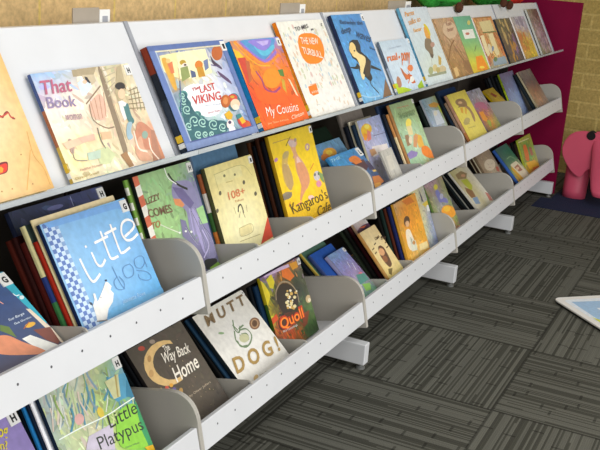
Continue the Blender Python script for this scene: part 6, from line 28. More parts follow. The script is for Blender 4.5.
{'key':'m_roo','x':0.5335,'w':0.2465,'L':0.2683,'lean':21.03,'y':0.0825,'z':0.4818,'t':0.012,'rot':0,'art':[['g',[['#d8b818','#d8bc14','#d8b810'],['#ecc808','#f0cc08','#ecc808'],['#f0c808','#f4d008','#f0c80c'],['#ecc008','#f0c808','#eec00c'],['#e8b010','#ecb810','#e8b018']],0.06,6],['p','#d4a078',[[0.397,0.088],[0.466,0.072],[0.585,0.105],[0.598,0.148],[0.528,0.164],[0.522,0.238],[0.614,0.319],[0.682,0.44],[0.662,0.539],[0.539,0.603],[0.442,0.594],[0.439,0.502],[0.414,0.381],[0.453,0.254],[0.427,0.167]]],['p','#c8b0a8',[[0.555,0.156],[0.531,0.163],[0.499,0.164],[0.464,0.16],[0.431,0.151],[0.406,0.138],[0.393,0.124],[0.392,0.11],[0.404,0.099],[0.428,0.092],[0.46,0.091],[0.494,0.095],[0.527,0.104],[0.553,0.116],[0.567,0.131],[0.568,0.145]]],['p','#a08880',[[0.596,0.106],[0.589,0.113],[0.579,0.118],[0.567,0.121],[0.555,0.121],[0.544,0.118],[0.537,0.113],[0.534,0.106],[0.537,0.098],[0.543,0.092],[0.553,0.086],[0.565,0.083],[0.577,0.084],[0.588,0.086],[0.595,0.092],[0.598,0.099]]],['p','#e8c0b0',[[0.499,0.243],[0.563,0.303],[0.607,0.428],[0.549,0.554],[0.466,0.556],[0.451,0.387]]],['p','#c8a858',[[0.187,0.215],[0.346,0.172],[0.368,0.2],[0.256,0.29],[0.297,0.412],[0.295,0.511],[0.18,0.54],[0.104,0.478],[0.107,0.349]]],['p','#b09c64',[[0.315,0.23],[0.286,0.239],[0.255,0.244],[0.228,0.243],[0.207,0.238],[0.196,0.229],[0.197,0.217],[0.21,0.204],[0.232,0.192],[0.26,0.183],[0.291,0.178],[0.319,0.178],[0.34,0.184],[0.351,0.193],[0.35,0.205],[0.337,0.218]]],['p','#e0cc98',[[0.203,0.282],[0.282,0.311],[0.261,0.472],[0.164,0.504],[0.148,0.404]]],['p','#b08c98',[[0.855,0.212],[0.843,0.225],[0.824,0.234],[0.801,0.239],[0.779,0.239],[0.76,0.234],[0.748,0.224],[0.743,0.211],[0.747,0.197],[0.76,0.185],[0.778,0.175],[0.8,0.17],[0.823,0.17],[0.842,0.175],[0.855,0.185],[0.859,0.198]]],['p','#e8d080',[[0.828,0.208],[0.821,0.215],[0.812,0.221],[0.8,0.223],[0.789,0.224],[0.78,0.221],[0.773,0.215],[0.771,0.208],[0.774,0.201],[0.781,0.194],[0.79,0.189],[0.802,0.186],[0.813,0.186],[0.822,0.188],[0.828,0.194],[0.83,0.201]]],['p','#b87ca8',[[0.075,0.239],[0.06,0.243],[0.043,0.246],[0.028,0.245],[0.016,0.241],[0.009,0.236],[0.008,0.229],[0.014,0.222],[0.025,0.215],[0.04,0.211],[0.057,0.209],[0.072,0.209],[0.084,0.213],[0.091,0.218],[0.092,0.225],[0.086,0.232]]],['s','#a87898',0.0025,[[0.418,0.265],[0.447,0.244]]],['s','#a88848',0.002,[[0.07,0.07],[0.429,0.068]]],['s','#6c5c20',0.0025,[[0.475,0.057],[0.334,0.129]]],['p','#d89468',[[0.452,0.32],[0.59,0.324],[0.673,0.421],[0.671,0.524],[0.548,0.588],[0.414,0.64],[0.336,0.7],[0.339,0.651],[0.457,0.538],[0.432,0.417]]],['p','#b89860',[[0.142,0.289],[0.273,0.293],[0.314,0.448],[0.206,0.561],[0.137,0.516],[0.131,0.401]]],['p','#8c8068',[[0.199,0.577],[0.195,0.591],[0.174,0.603],[0.138,0.611],[0.094,0.614],[0.048,0.612],[0.007,0.605],[-0.022,0.594],[-0.036,0.581],[-0.033,0.568],[-0.012,0.556],[0.022,0.548],[0.066,0.544],[0.112,0.546],[0.154,0.553],[0.185,0.564]]],['p','#807464',[[-0.03,0.576],[0.206,0.561],[0.157,0.61],[-0.014,0.611]]],['p','#c8c0c0',[[0.929,0.523],[0.911,0.54],[0.884,0.552],[0.852,0.558],[0.82,0.557],[0.793,0.548],[0.774,0.534],[0.767,0.516],[0.772,0.497],[0.79,0.48],[0.816,0.468],[0.848,0.462],[0.88,0.463],[0.908,0.471],[0.927,0.485],[0.934,0.503]]],['p','#dc8ca0',[[0.913,0.602],[0.9,0.613],[0.88,0.621],[0.855,0.624],[0.83,0.623],[0.807,0.616],[0.792,0.606],[0.785,0.593],[0.788,0.581],[0.8,0.57],[0.82,0.562],[0.844,0.558],[0.87,0.56],[0.892,0.566],[0.908,0.577],[0.916,0.589]]],['p','#4c5048',[[0.83,0.494],[0.824,0.5],[0.817,0.505],[0.808,0.507],[0.8,0.507],[0.794,0.505],[0.79,0.5],[0.789,0.494],[0.791,0.488],[0.796,0.482],[0.804,0.478],[0.812,0.476],[0.82,0.476],[0.827,0.478],[0.831,0.482],[0.832,0.488]]],['p','#4c5048',[[0.922,0.499],[0.917,0.505],[0.909,0.509],[0.9,0.512],[0.892,0.511],[0.885,0.509],[0.881,0.505],[0.88,0.499],[0.883,0.493],[0.888,0.487],[0.895,0.482],[0.904,0.48],[0.912,0.48],[0.919,0.482],[0.923,0.487],[0.924,0.493]]],['p','#7c9858',[[0.9,0.466],[0.998,0.516],[0.982,0.61],[0.923,0.565]]],['s','#d8682c',0.0025,[[0.73,0.43],[0.847,0.38]]],['s','#d07868',0.0035,[[0.341,0.693],[0.216,0.703]]],['p','#eec4bc',[[0.656,0.7],[0.646,0.708],[0.627,0.712],[0.602,0.713],[0.575,0.709],[0.55,0.703],[0.532,0.694],[0.522,0.685],[0.522,0.676],[0.532,0.669],[0.551,0.664],[0.575,0.664],[0.602,0.667],[0.627,0.673],[0.646,0.682],[0.656,0.691]]],['s','#c8742c',0.003,[[0.117,0.643],[0.073,0.684]]],['t','#4c3c14',"Kangaroo's",[0.112,0.765],[0.984,0.765],[0.079,0.656],0.0],['t','#4c3c14','Cafe',[0.627,0.892],[0.967,0.889],[0.665,0.8],0.0]],'rise':0.0032,'lab':['I',0.018],'spine':['#a88418']},
{'key':'m_octopus','x':0.92,'w':0.225,'L':0.2125,'lean':42.55,'y':0.1009,'z':0.4807,'t':0.01,'rot':0,'art':[['g',[['#5c8cb4','#6494b8','#6c94b0'],['#4c84b4','#5088b4','#5888ac'],['#4484b8','#4c84b0','#4c7ca0']],0.12,8],['p','#e0a020',[[0.652,0.21],[0.602,0.236],[0.531,0.252],[0.452,0.256],[0.376,0.248],[0.314,0.229],[0.276,0.202],[0.267,0.171],[0.288,0.14],[0.336,0.115],[0.404,0.099],[0.483,0.094],[0.561,0.101],[0.625,0.12],[0.665,0.148],[0.675,0.179]]],['p','#d87818',[[0.377,0.234],[0.345,0.251],[0.302,0.263],[0.254,0.266],[0.209,0.262],[0.174,0.25],[0.153,0.233],[0.15,0.213],[0.166,0.192],[0.197,0.175],[0.24,0.163],[0.287,0.159],[0.333,0.163],[0.369,0.175],[0.39,0.192],[0.393,0.213]]],['p','#f0c838',[[0.551,0.182],[0.528,0.193],[0.496,0.2],[0.459,0.202],[0.423,0.198],[0.393,0.189],[0.374,0.176],[0.368,0.163],[0.377,0.149],[0.399,0.138],[0.431,0.131],[0.468,0.13],[0.504,0.134],[0.534,0.142],[0.554,0.155],[0.56,0.169]]]],'rise':0.0072},
{'key':'m_crab','x':0.9137,'w':0.2223,'L':0.183,'lean':47.99,'y':0.042,'z':0.4963,'t':0.012,'rot':0,'art':[['g',[['#3c90c8','#3488c0','#2c7cb4'],['#3890c8','#3080b4','#3c6494'],['#2c80bc','#4c4c6c','#343c5c'],['#2c6ca8','#3c3c58','#2c304c']],0.1,7],['p','#d87820',[[0.525,0.133],[0.749,0.116],[0.833,0.208],[0.81,0.292],[0.594,0.255],[0.478,0.191]]],['p','#4c2c34',[[0.486,0.228],[0.905,0.243],[0.877,0.398],[0.646,0.48],[0.611,0.33]]],['p','#e0b060',[[0.908,0.442],[1.129,0.462],[1.096,0.545],[0.922,0.499]]],['t','#a8d8e8','THE',[-0.01,0.104],[0.296,0.094],[0.019,0.05],0.02],['p','#c87838',[[0.76,0.581],[0.968,0.609],[0.982,0.742],[0.801,0.763],[0.618,0.753]]],['p','#e0a048',[[0.657,0.708],[0.859,0.722],[0.823,0.783],[0.597,0.775]]],['p','#d8b458',[[0.897,0.446],[1.14,0.45],[1.109,0.544],[0.896,0.518]]],['p','#3c3450',[[0.927,0.281],[1.162,0.398],[0.976,0.495],[0.832,0.458]]],['p','#d07028',[[0.503,0.177],[0.797,0.163],[0.808,0.28],[0.592,0.283]]]],'rise':0.0099,'lab':['L',0.03]},
{'key':'m_pale','x':1.152,'w':0.098,'L':0.1394,'lean':30.91,'y':0.0367,'z':0.4931,'t':0.008,'rot':0,'art':[['g',[['#b0aea6','#b8b6ae','#b4b2aa'],['#bcb8b0','#c0beb6','#b8b6ae'],['#b4b4aa','#bcbab0','#b0b0a6']],0.06,6],['s','#98988c',0.0032,[[0.181,0.089],[0.092,0.585]]],['s','#98988c',0.0032,[[0.535,0.049],[0.457,0.606]]],['p','#c8c4b8',[[0.275,0.154],[0.765,0.157],[0.671,0.471],[0.231,0.496]]]],'rise':0.0041},
{'key':'m_girl','x':1.1558,'w':0.1887,'L':0.2364,'lean':25.51,'y':0.0927,'z':0.4799,'t':0.01,'rot':0,'art':[['g',[['#9ca4cc','#a4acd0','#98a4cc'],['#a8a8cc','#b0b4d4','#98a8cc'],['#a0a4c4','#a0a8cc','#94a4c4'],['#b4b0bc','#b4b4c4','#a8a8bc']],0.12,8],['p','#e8b820',[[0.082,0.092],[0.303,0.052],[0.512,0.102],[0.482,0.181],[0.291,0.206],[0.096,0.254],[0.03,0.212],[0.029,0.143]]],['p','#e89018',[[0.105,0.174],[0.258,0.203],[0.139,0.282],[0.033,0.258]]],['p','#d87868',[[0.279,0.147],[0.403,0.184],[0.345,0.282],[0.161,0.296]]],['p','#f0dc60',[[0.429,0.117],[0.409,0.127],[0.376,0.134],[0.335,0.137],[0.292,0.135],[0.254,0.128],[0.226,0.118],[0.213,0.106],[0.216,0.094],[0.236,0.084],[0.269,0.077],[0.309,0.074],[0.352,0.076],[0.391,0.082],[0.419,0.092],[0.432,0.104]]],['p','#e4dcd8',[[0.261,0.377],[0.922,0.409],[0.924,0.481],[0.187,0.519]]],['p','#c89870',[[0.12,0.406],[0.339,0.41],[0.374,0.484],[0.132,0.5]]],['s','#6c6c94',0.0025,[[0.47,0.25],[1.002,0.261]]]],'rise':0.0037,'spine':['#d8d0b0']},
{'key':'m_fairy','x':1.3593,'w':0.2247,'L':0.2646,'lean':28.34,'y':0.0447,'z':0.4921,'t':0.012,'rot':0,'art':[['g',[['#88a070','#90a87c','#94a87c'],['#98b484','#90b078','#98b080'],['#a8cca8','#b4d4b0','#a8c898'],['#98c4a0','#c4dcc0','#a8cca0'],['#90bc94','#b0d0a8','#b0c894'],['#8cb090','#a0b48c','#c8a060']],0.1,8],['p','#f4e060',[[0.605,0.303],[0.568,0.324],[0.52,0.34],[0.468,0.349],[0.42,0.348],[0.383,0.339],[0.362,0.322],[0.361,0.301],[0.38,0.278],[0.415,0.257],[0.462,0.24],[0.514,0.232],[0.563,0.232],[0.601,0.241],[0.622,0.258],[0.624,0.279]]],['p','#e8d8a0',[[0.349,0.319],[0.563,0.328],[0.52,0.444],[0.332,0.436]]],['p','#e8b448',[[0.579,0.436],[0.812,0.495],[0.779,0.644],[0.541,0.628]]],['p','#f0801c',[[0.628,0.624],[0.893,0.637],[1.041,0.772],[1.008,0.839],[0.745,0.793],[0.574,0.723]]],['p','#8c7cb8',[[-0.016,0.642],[0.204,0.619],[0.433,0.674],[0.333,0.714],[0.039,0.714]]],['p','#987858',[[0.164,0.416],[0.322,0.42],[0.289,0.55],[0.116,0.557]]],['p','#d89868',[[0.503,0.457],[0.695,0.465],[0.455,0.617],[0.342,0.587]]],['p','#e8dcc0',[[0.396,0.504],[0.368,0.521],[0.335,0.534],[0.3,0.542],[0.27,0.542],[0.249,0.535],[0.239,0.522],[0.243,0.505],[0.26,0.487],[0.287,0.47],[0.32,0.457],[0.354,0.449],[0.385,0.449],[0.407,0.456],[0.416,0.468],[0.412,0.485]]],['t','#6c8458','Seven',[0.189,0.183],[0.897,0.181],[0.202,0.126],0.02],['t','#5c8060','Fairies',[0.257,0.205],[0.856,0.214],[0.271,0.162],0.0],['s','#b0785c',0.0026,[[0.257,0.063],[0.746,0.074]]]],'rise':0.0048,'lab':['',0.014],'spine':['#c89058']},
{'key':'m_snow','x':1.8548,'w':0.1672,'L':0.2415,'lean':32.05,'y':0.0986,'z':0.4797,'t':0.01,'rot':0,'art':[['g',[['#7c9cb0','#8ca4a0','#98a474'],['#8cacc4','#a0b4bc','#98a868'],['#a8bcd4','#b4c0d0','#b0bc98'],['#b8c4d4','#c4ccd4','#a8acb8'],['#b0b8cc','#bcc4cc','#a8aec0']],0.14,8],['p','#c89438',[[0.326,0.104],[0.78,0.093],[1.069,0.151],[0.799,0.188],[0.377,0.154]]],['p','#b8c428',[[0.899,0.161],[1.167,0.206],[1.28,0.335],[1.112,0.368],[0.899,0.267]]],['p','#7078a8',[[1.078,0.412],[1.474,0.423],[1.499,0.546],[1.304,0.563]]],['p','#586848',[[1.025,0.148],[1.295,0.193],[1.315,0.29],[1.161,0.289]]],['p','#d4dce4',[[0.409,0.214],[0.851,0.239],[0.874,0.464],[0.293,0.456]]],['p','#e8e4d0',[[0.662,0.282],[0.624,0.296],[0.574,0.307],[0.519,0.312],[0.469,0.311],[0.43,0.304],[0.408,0.293],[0.407,0.278],[0.426,0.262],[0.464,0.247],[0.513,0.236],[0.568,0.231],[0.619,0.232],[0.658,0.238],[0.68,0.25],[0.682,0.266]]]],'rise':0.005,'spine':['#b8c0c8']},
{'key':'m_yellow','x':2.0221,'w':0.2459,'L':0.2419,'lean':36.09,'y':0.0371,'z':0.4961,'t':0.014,'rot':0,'art':[['g',[['#d0bc48','#d8c44c','#d0bc40'],['#d8c850','#e0d058','#d8c84c'],['#e0cc50','#e4d468','#e0cc54'],['#dcc854','#e0d060','#e0d058'],['#e0cc50','#e4d458','#e0d050']],0.06,6],['p','#886848',[[0.233,0.133],[0.453,0.109],[0.707,0.138],[0.783,0.21],[0.695,0.288],[0.456,0.271],[0.227,0.206]]],['p','#9c7858',[[0.538,0.244],[0.777,0.285],[0.828,0.469],[0.672,0.587],[0.644,0.533],[0.704,0.377]]],['p','#d0a878',[[0.548,0.195],[0.527,0.202],[0.495,0.206],[0.455,0.207],[0.414,0.204],[0.378,0.198],[0.353,0.189],[0.343,0.18],[0.348,0.171],[0.368,0.164],[0.4,0.16],[0.439,0.159],[0.48,0.162],[0.516,0.168],[0.542,0.177],[0.553,0.186]]],['s','#7c5c40',0.0044,[[0.24,0.244],[0.665,0.259],[0.752,0.396]]],['p','#d89c30',[[0.315,0.266],[0.456,0.271],[0.339,0.368],[0.263,0.346]]],['p','#d8a038',[[0.567,0.272],[0.612,0.315],[0.461,0.408],[0.413,0.377]]],['p','#b4a468',[[0.379,0.549],[0.304,0.561],[0.23,0.565],[0.166,0.561],[0.122,0.549],[0.104,0.532],[0.116,0.511],[0.155,0.49],[0.216,0.472],[0.289,0.459],[0.365,0.455],[0.43,0.458],[0.476,0.47],[0.494,0.488],[0.481,0.509],[0.441,0.53]]],['s','#a89850',0.0025,[[0.113,0.509],[0.386,0.572]]],['s','#b0a050',0.0025,[[0.226,0.623],[0.587,0.638]]]],'rise':0.0075,'spine':['#a88068','#b88c70','#b87848']},
{'key':'m_lilac','x':2.3195,'w':0.2135,'L':0.2311,'lean':38.28,'y':0.0469,'z':0.4935,'t':0.012,'rot':0,'art':[['g',[['#8c8498','#9490a4','#9c9cac'],['#88808c','#98949c','#a0a0a4'],['#985878','#a05070','#a06888'],['#784858','#d88830','#988c50'],['#6c5848','#c8902c','#8ca040'],['#5c6c58','#90a050','#7c9c6c']],0.2,10],['p','#a8587c',[[0.141,0.246],[0.687,0.263],[0.832,0.366],[0.747,0.457],[0.55,0.405],[0.317,0.35],[0.039,0.346]]],['p','#e08c20',[[0.12,0.425],[0.378,0.442],[0.402,0.6],[0.249,0.651],[0.083,0.588]]],['p','#98a838',[[0.294,0.629],[0.516,0.643],[0.404,0.77],[0.269,0.738]]]],'rise':0.0072,'spine':['#8c8494']},
{'key':'m_mustard','x':2.715,'w':0.17,'L':0.2318,'lean':52.0,'y':0.0357,'z':0.4983,'t':0.012,'rot':0,'art':[['g',[['#a88c14','#b89818','#b09418'],['#b89818','#c0a020','#b09018'],['#a88c18','#b09418','#98801c']],0.12,6],['p','#8c3418',[[0.3,0.12],[0.5,0.1],[0.7,0.2],[0.45,0.24]]]],'rise':0.0112},
{'key':'m_lavender','x':2.9976,'w':0.2694,'L':0.2464,'lean':29.58,'y':0.1034,'z':0.4787,'t':0.012,'rot':0,'art':[['g',[['#787494','#7c7898','#807c94'],['#707898','#7c84ac','#8088b0'],['#7484b4','#98acd4','#8094c4'],['#6c80b4','#b0c0dc','#7c90c0'],['#7088bc','#98acd4','#8098c4']],0.12,7]],'rise':0.0051,'spine':['#889c20','#a8bc24','#a0b820']},
{'key':'m_market','x':3.2317,'w':0.2683,'L':0.247,'lean':38.06,'y':0.0371,'z':0.4957,'t':0.012,'rot':0,'art':[['g',[['#98907c','#9c9484','#8c8474'],['#5c5854','#68625c','#5c564c'],['#a88860','#a87c54','#886848'],['#b09070','#a87850','#8c7058'],['#a8a098','#b09c90','#a49890']],0.18,9]],'rise':0.0071,'spine':['#b0a484']},
{'key':'l_purple','x':-0.6,'w':0.241,'L':0.2542,'lean':35.83,'y':0.0389,'z':0.1634,'t':0.012,'rot':0,'art':[['g',[['#8878b4','#8c7cb8','#8474b0'],['#8c7cb8','#9080bc','#8474ac'],['#8070a8','#8878b0','#7c6ca4']],0.06,6],['t','#d8c820','Dog',[0.691,0.122],[0.842,0.163],[0.729,0.046],0.04],['t','#d8c820','son?',[0.647,0.189],[0.785,0.239],[0.671,0.138],0.04]],'rise':0.0066,'lab':['H',0.028]},
{'key':'l_platypus','x':-0.3301,'w':0.2301,'L':0.2503,'lean':28.28,'y':0.0373,'z':0.1623,'t':0.012,'rot':0,'art':[['g',[['#a4b4a8','#b0bca8','#c0c4b4','#b8b890','#98b488','#88b0b4'],['#a0b0b4','#b8c098','#c0c49c','#a8bc70','#80a880','#5c98b4'],['#a8bca0','#b8c490','#c8c4a8','#a8c068','#80a868','#4c94b8'],['#b4c888','#c0c8a8','#d0c0b0','#b0c870','#88b850','#58a890'],['#b8c0b0','#c8c0c4','#d0c8d0','#a8c470','#7cc034','#50a464'],['#c0bcc8','#c8bcd0','#c0c0c8','#90c840','#6cb828','#3c8c58']],0.12,8],['s','#4c8ca0',0.0036,[[0.371,-0.087],[0.355,-0.018],[0.254,0.052]]],['s','#6c8c9c',0.0047,[[0.089,-0.02],[0.074,0.047],[0.081,0.154]]],['s','#6c8c9c',0.0047,[[0.275,0.045],[0.259,0.113],[0.274,0.225]]],['s','#c8d490',0.0048,[[0.234,0.184],[0.219,0.252],[0.232,0.363]]],['s','#6c8c9c',0.0029,[[0.919,0.141],[0.901,0.214],[0.929,0.338]]],['s','#d8c8b8',0.0021,[[0.947,0.421],[0.929,0.494],[0.911,0.601]]],['s','#d8dcd0',0.0027,[[0.718,0.194],[0.7,0.266],[0.625,0.348]]],['s','#98b0a4',0.0049,[[0.939,0.404],[0.921,0.477],[0.791,0.539]]],['s','#6c8c9c',0.0049,[[0.306,0.12],[0.29,0.189],[0.259,0.282]]],['s','#4c8ca0',0.0035,[[0.443,0.131],[0.427,0.2],[0.348,0.277]]],['s','#7c98a8',0.002,[[0.259,0.138],[0.243,0.206],[0.228,0.306]]],['s','#b8cc98',0.0044,[[0.329,0.062],[0.313,0.131],[0.223,0.203]]],['s','#8cac58',0.0041,[[0.813,0.052],[0.796,0.124],[0.746,0.218]]],['s','#c4ccb8',0.003,[[0.258,-0.002],[0.242,0.066],[0.218,0.163]]],['s','#c8d490',0.0044,[[1.054,0.149],[1.036,0.224],[0.953,0.308]]],['s','#7c98a8',0.003,[[0.555,0.275],[0.538,0.345],[0.447,0.418]]],['s','#7c98a8',0.0051,[[0.6,-0.031],[0.583,0.04],[0.623,0.164]]],['s','#c8d490',0.003,[[0.687,0.366],[0.669,0.437],[0.603,0.521]]],['s','#c4ccb8',0.0043,[[0.191,0.056],[0.175,0.123],[0.076,0.189]]],['s','#6c8c9c',0.0023,[[0.582,0.299],[0.566,0.369],[0.509,0.456]]],['s','#c8d490',0.0032,[[1.065,0.25],[1.047,0.324],[0.997,0.421]]],['s','#6c8c9c',0.0039,[[0.357,0.178],[0.341,0.246],[0.295,0.335]]],['s','#7c98a8',0.002,[[0.19,0.156],[0.175,0.224],[0.072,0.287]]],['s','#d8dcd0',0.004,[[0.199,0.069],[0.183,0.137],[0.157,0.232]]],['s','#c8d490',0.0023,[[0.666,0.102],[0.649,0.174],[0.617,0.272]]],['s','#8cac58',0.0036,[[0.844,0.203],[0.827,0.275],[0.741,0.355]]],['s','#4c8ca0',0.0034,[[0.553,-0.05],[0.536,0.021],[0.525,0.126]]],['s','#8cac58',0.0019,[[0.534,0.013],[0.517,0.084],[0.439,0.164]]],['s','#8cac58',0.0033,[[0.357,-0.053],[0.341,0.016],[0.269,0.096]]],['s','#d8c8b8',0.0039,[[0.303,0.189],[0.287,0.258],[0.33,0.381]]],['s','#c8d490',0.0036,[[0.373,0.221],[0.357,0.289],[0.258,0.357]]],['s','#d8dcd0',0.0031,[[0.201,0.144],[0.185,0.211],[0.175,0.312]]],['s','#4c8ca0',0.0037,[[0.821,0.289],[0.804,0.361],[0.792,0.47]]],['s','#4c8ca0',0.0053,[[0.783,0.122],[0.765,0.194],[0.654,0.264]]],['s','#8cac58',0.002,[[0.935,0.462],[0.917,0.535],[0.951,0.663]]],['s','#c8d490',0.005,[[0.109,0.144],[0.094,0.211],[0.088,0.313]]],['s','#4c8ca0',0.0052,[[0.519,0.108],[0.502,0.178],[0.419,0.255]]],['s','#c8d490',0.004,[[0.007,0.088],[-0.008,0.154],[-0.075,0.229]]],['s','#4c8ca0',0.005,[[0.393,0.179],[0.377,0.248],[0.35,0.344]]],['s','#c4ccb8',0.003,[[1.004,0.173],[0.986,0.247],[1.017,0.374]]],['s','#98b0a4',0.0034,[[0.831,0.223],[0.814,0.295],[0.699,0.364]]],['s','#98b0a4',0.005,[[0.825,0.074],[0.807,0.146],[0.79,0.252]]],['s','#98b0a4',0.0051,[[0.232,-0.038],[0.216,0.029],[0.149,0.109]]],['s','#98b0a4',0.0035,[[0.482,-0.061],[0.465,0.009],[0.383,0.087]]],['s','#b8cc98',0.0049,[[1.068,0.274],[1.05,0.349],[0.991,0.442]]],['s','#d8c8b8',0.0037,[[0.073,0.111],[0.057,0.178],[0.015,0.264]]],['s','#7c98a8',0.0041,[[0.853,0.355],[0.835,0.428],[0.878,0.558]]],['s','#b8cc98',0.0034,[[0.596,0.317],[0.579,0.388],[0.593,0.504]]],['s','#d8dcd0',0.0044,[[0.162,0.129],[0.147,0.196],[0.086,0.276]]],['s','#c8d490',0.0044,[[0.969,0.186],[0.951,0.259],[0.82,0.325]]],['s','#b8cc98',0.0047,[[0.356,0.077],[0.34,0.146],[0.321,0.245]]],['s','#4c8ca0',0.0049,[[0.567,0.146],[0.551,0.216],[0.492,0.303]]],['s','#c8d490',0.0043,[[0.714,0.385],[0.697,0.457],[0.679,0.561]]],['s','#b8cc98',0.0047,[[0.288,0.192],[0.272,0.26],[0.248,0.357]]],['s','#b8cc98',0.0041,[[0.998,0.297],[0.98,0.371],[0.928,0.466]]],['s','#d8c8b8',0.0054,[[0.155,0.088],[0.14,0.156],[0.084,0.238]]],['s','#c4ccb8',0.0025,[[0.461,0.139],[0.445,0.209],[0.475,0.329]]],['s','#d8c8b8',0.0043,[[0.407,0.108],[0.39,0.177],[0.417,0.296]]],['s','#d8dcd0',0.003,[[0.123,0.028],[0.107,0.095],[0.054,0.178]]],['s','#c4ccb8',0.0019,[[0.165,0.134],[0.15,0.202],[0.186,0.321]]],['s','#7c98a8',0.0024,[[0.818,0.351],[0.8,0.423],[0.777,0.527]]],['s','#7c98a8',0.0046,[[0.526,0.15],[0.51,0.221],[0.552,0.346]]],['s','#8cac58',0.0041,[[0.157,0.043],[0.142,0.111],[0.16,0.222]]],['s','#4c8ca0',0.005,[[0.274,0.193],[0.259,0.261],[0.183,0.336]]],['p','#4c98b8',[[0.78,0.125],[1.018,0.164],[0.997,0.341],[0.793,0.332],[0.728,0.263]]],['p','#c8c894',[[0.733,0.142],[0.919,0.141],[0.847,0.307],[0.76,0.298]]],['s','#a89450',0.0043,[[0.882,0.139],[0.817,0.296]]],['p','#2c7c9c',[[0.987,0.21],[1.031,0.319],[1.009,0.38],[0.907,0.33]]],['p','#88c838',[[0.716,0.393],[0.981,0.392],[1.029,0.584],[1.011,0.785],[0.758,0.724],[0.595,0.633]]],['p','#2c9058',[[0.988,0.383],[1.019,0.511],[1.027,0.792],[0.946,0.793],[0.933,0.638]]],['p','#d8a8a0',[[0.359,0.307],[0.347,0.32],[0.328,0.328],[0.308,0.33],[0.288,0.326],[0.271,0.316],[0.261,0.301],[0.258,0.285],[0.263,0.269],[0.276,0.256],[0.294,0.248],[0.314,0.246],[0.335,0.251],[0.351,0.261],[0.362,0.275],[0.365,0.291]]],['p','#d8c040',[[0.595,0.336],[0.591,0.353],[0.583,0.366],[0.57,0.374],[0.556,0.376],[0.542,0.37],[0.531,0.359],[0.524,0.343],[0.522,0.326],[0.525,0.309],[0.534,0.296],[0.546,0.288],[0.56,0.287],[0.574,0.292],[0.585,0.303],[0.593,0.319]]],['s','#e8f0e8',0.0024,[[0.038,0.339],[0.289,0.35],[0.618,0.377],[0.841,0.373],[1.034,0.373]]],['p','#c0b8c8',[[0.335,0.437],[0.641,0.452],[0.556,0.638],[0.255,0.511]]],['p','#e0b000',[[0.891,0.758],[1.049,0.79],[1.021,0.859],[0.928,0.819]]],['t','#182818','Little',[0.595,0.478],[0.972,0.492],[0.61,0.378],0.0],['t','#202c20','Platypus',[0.403,0.573],[0.968,0.633],[0.403,0.476],0.0],['t','#506050','Nette Hilton',[0.676,0.678],[0.848,0.706],[0.678,0.664],0.01]],'rise':0.0048,'lab':['H',0.024],'spine':['#18283c']},
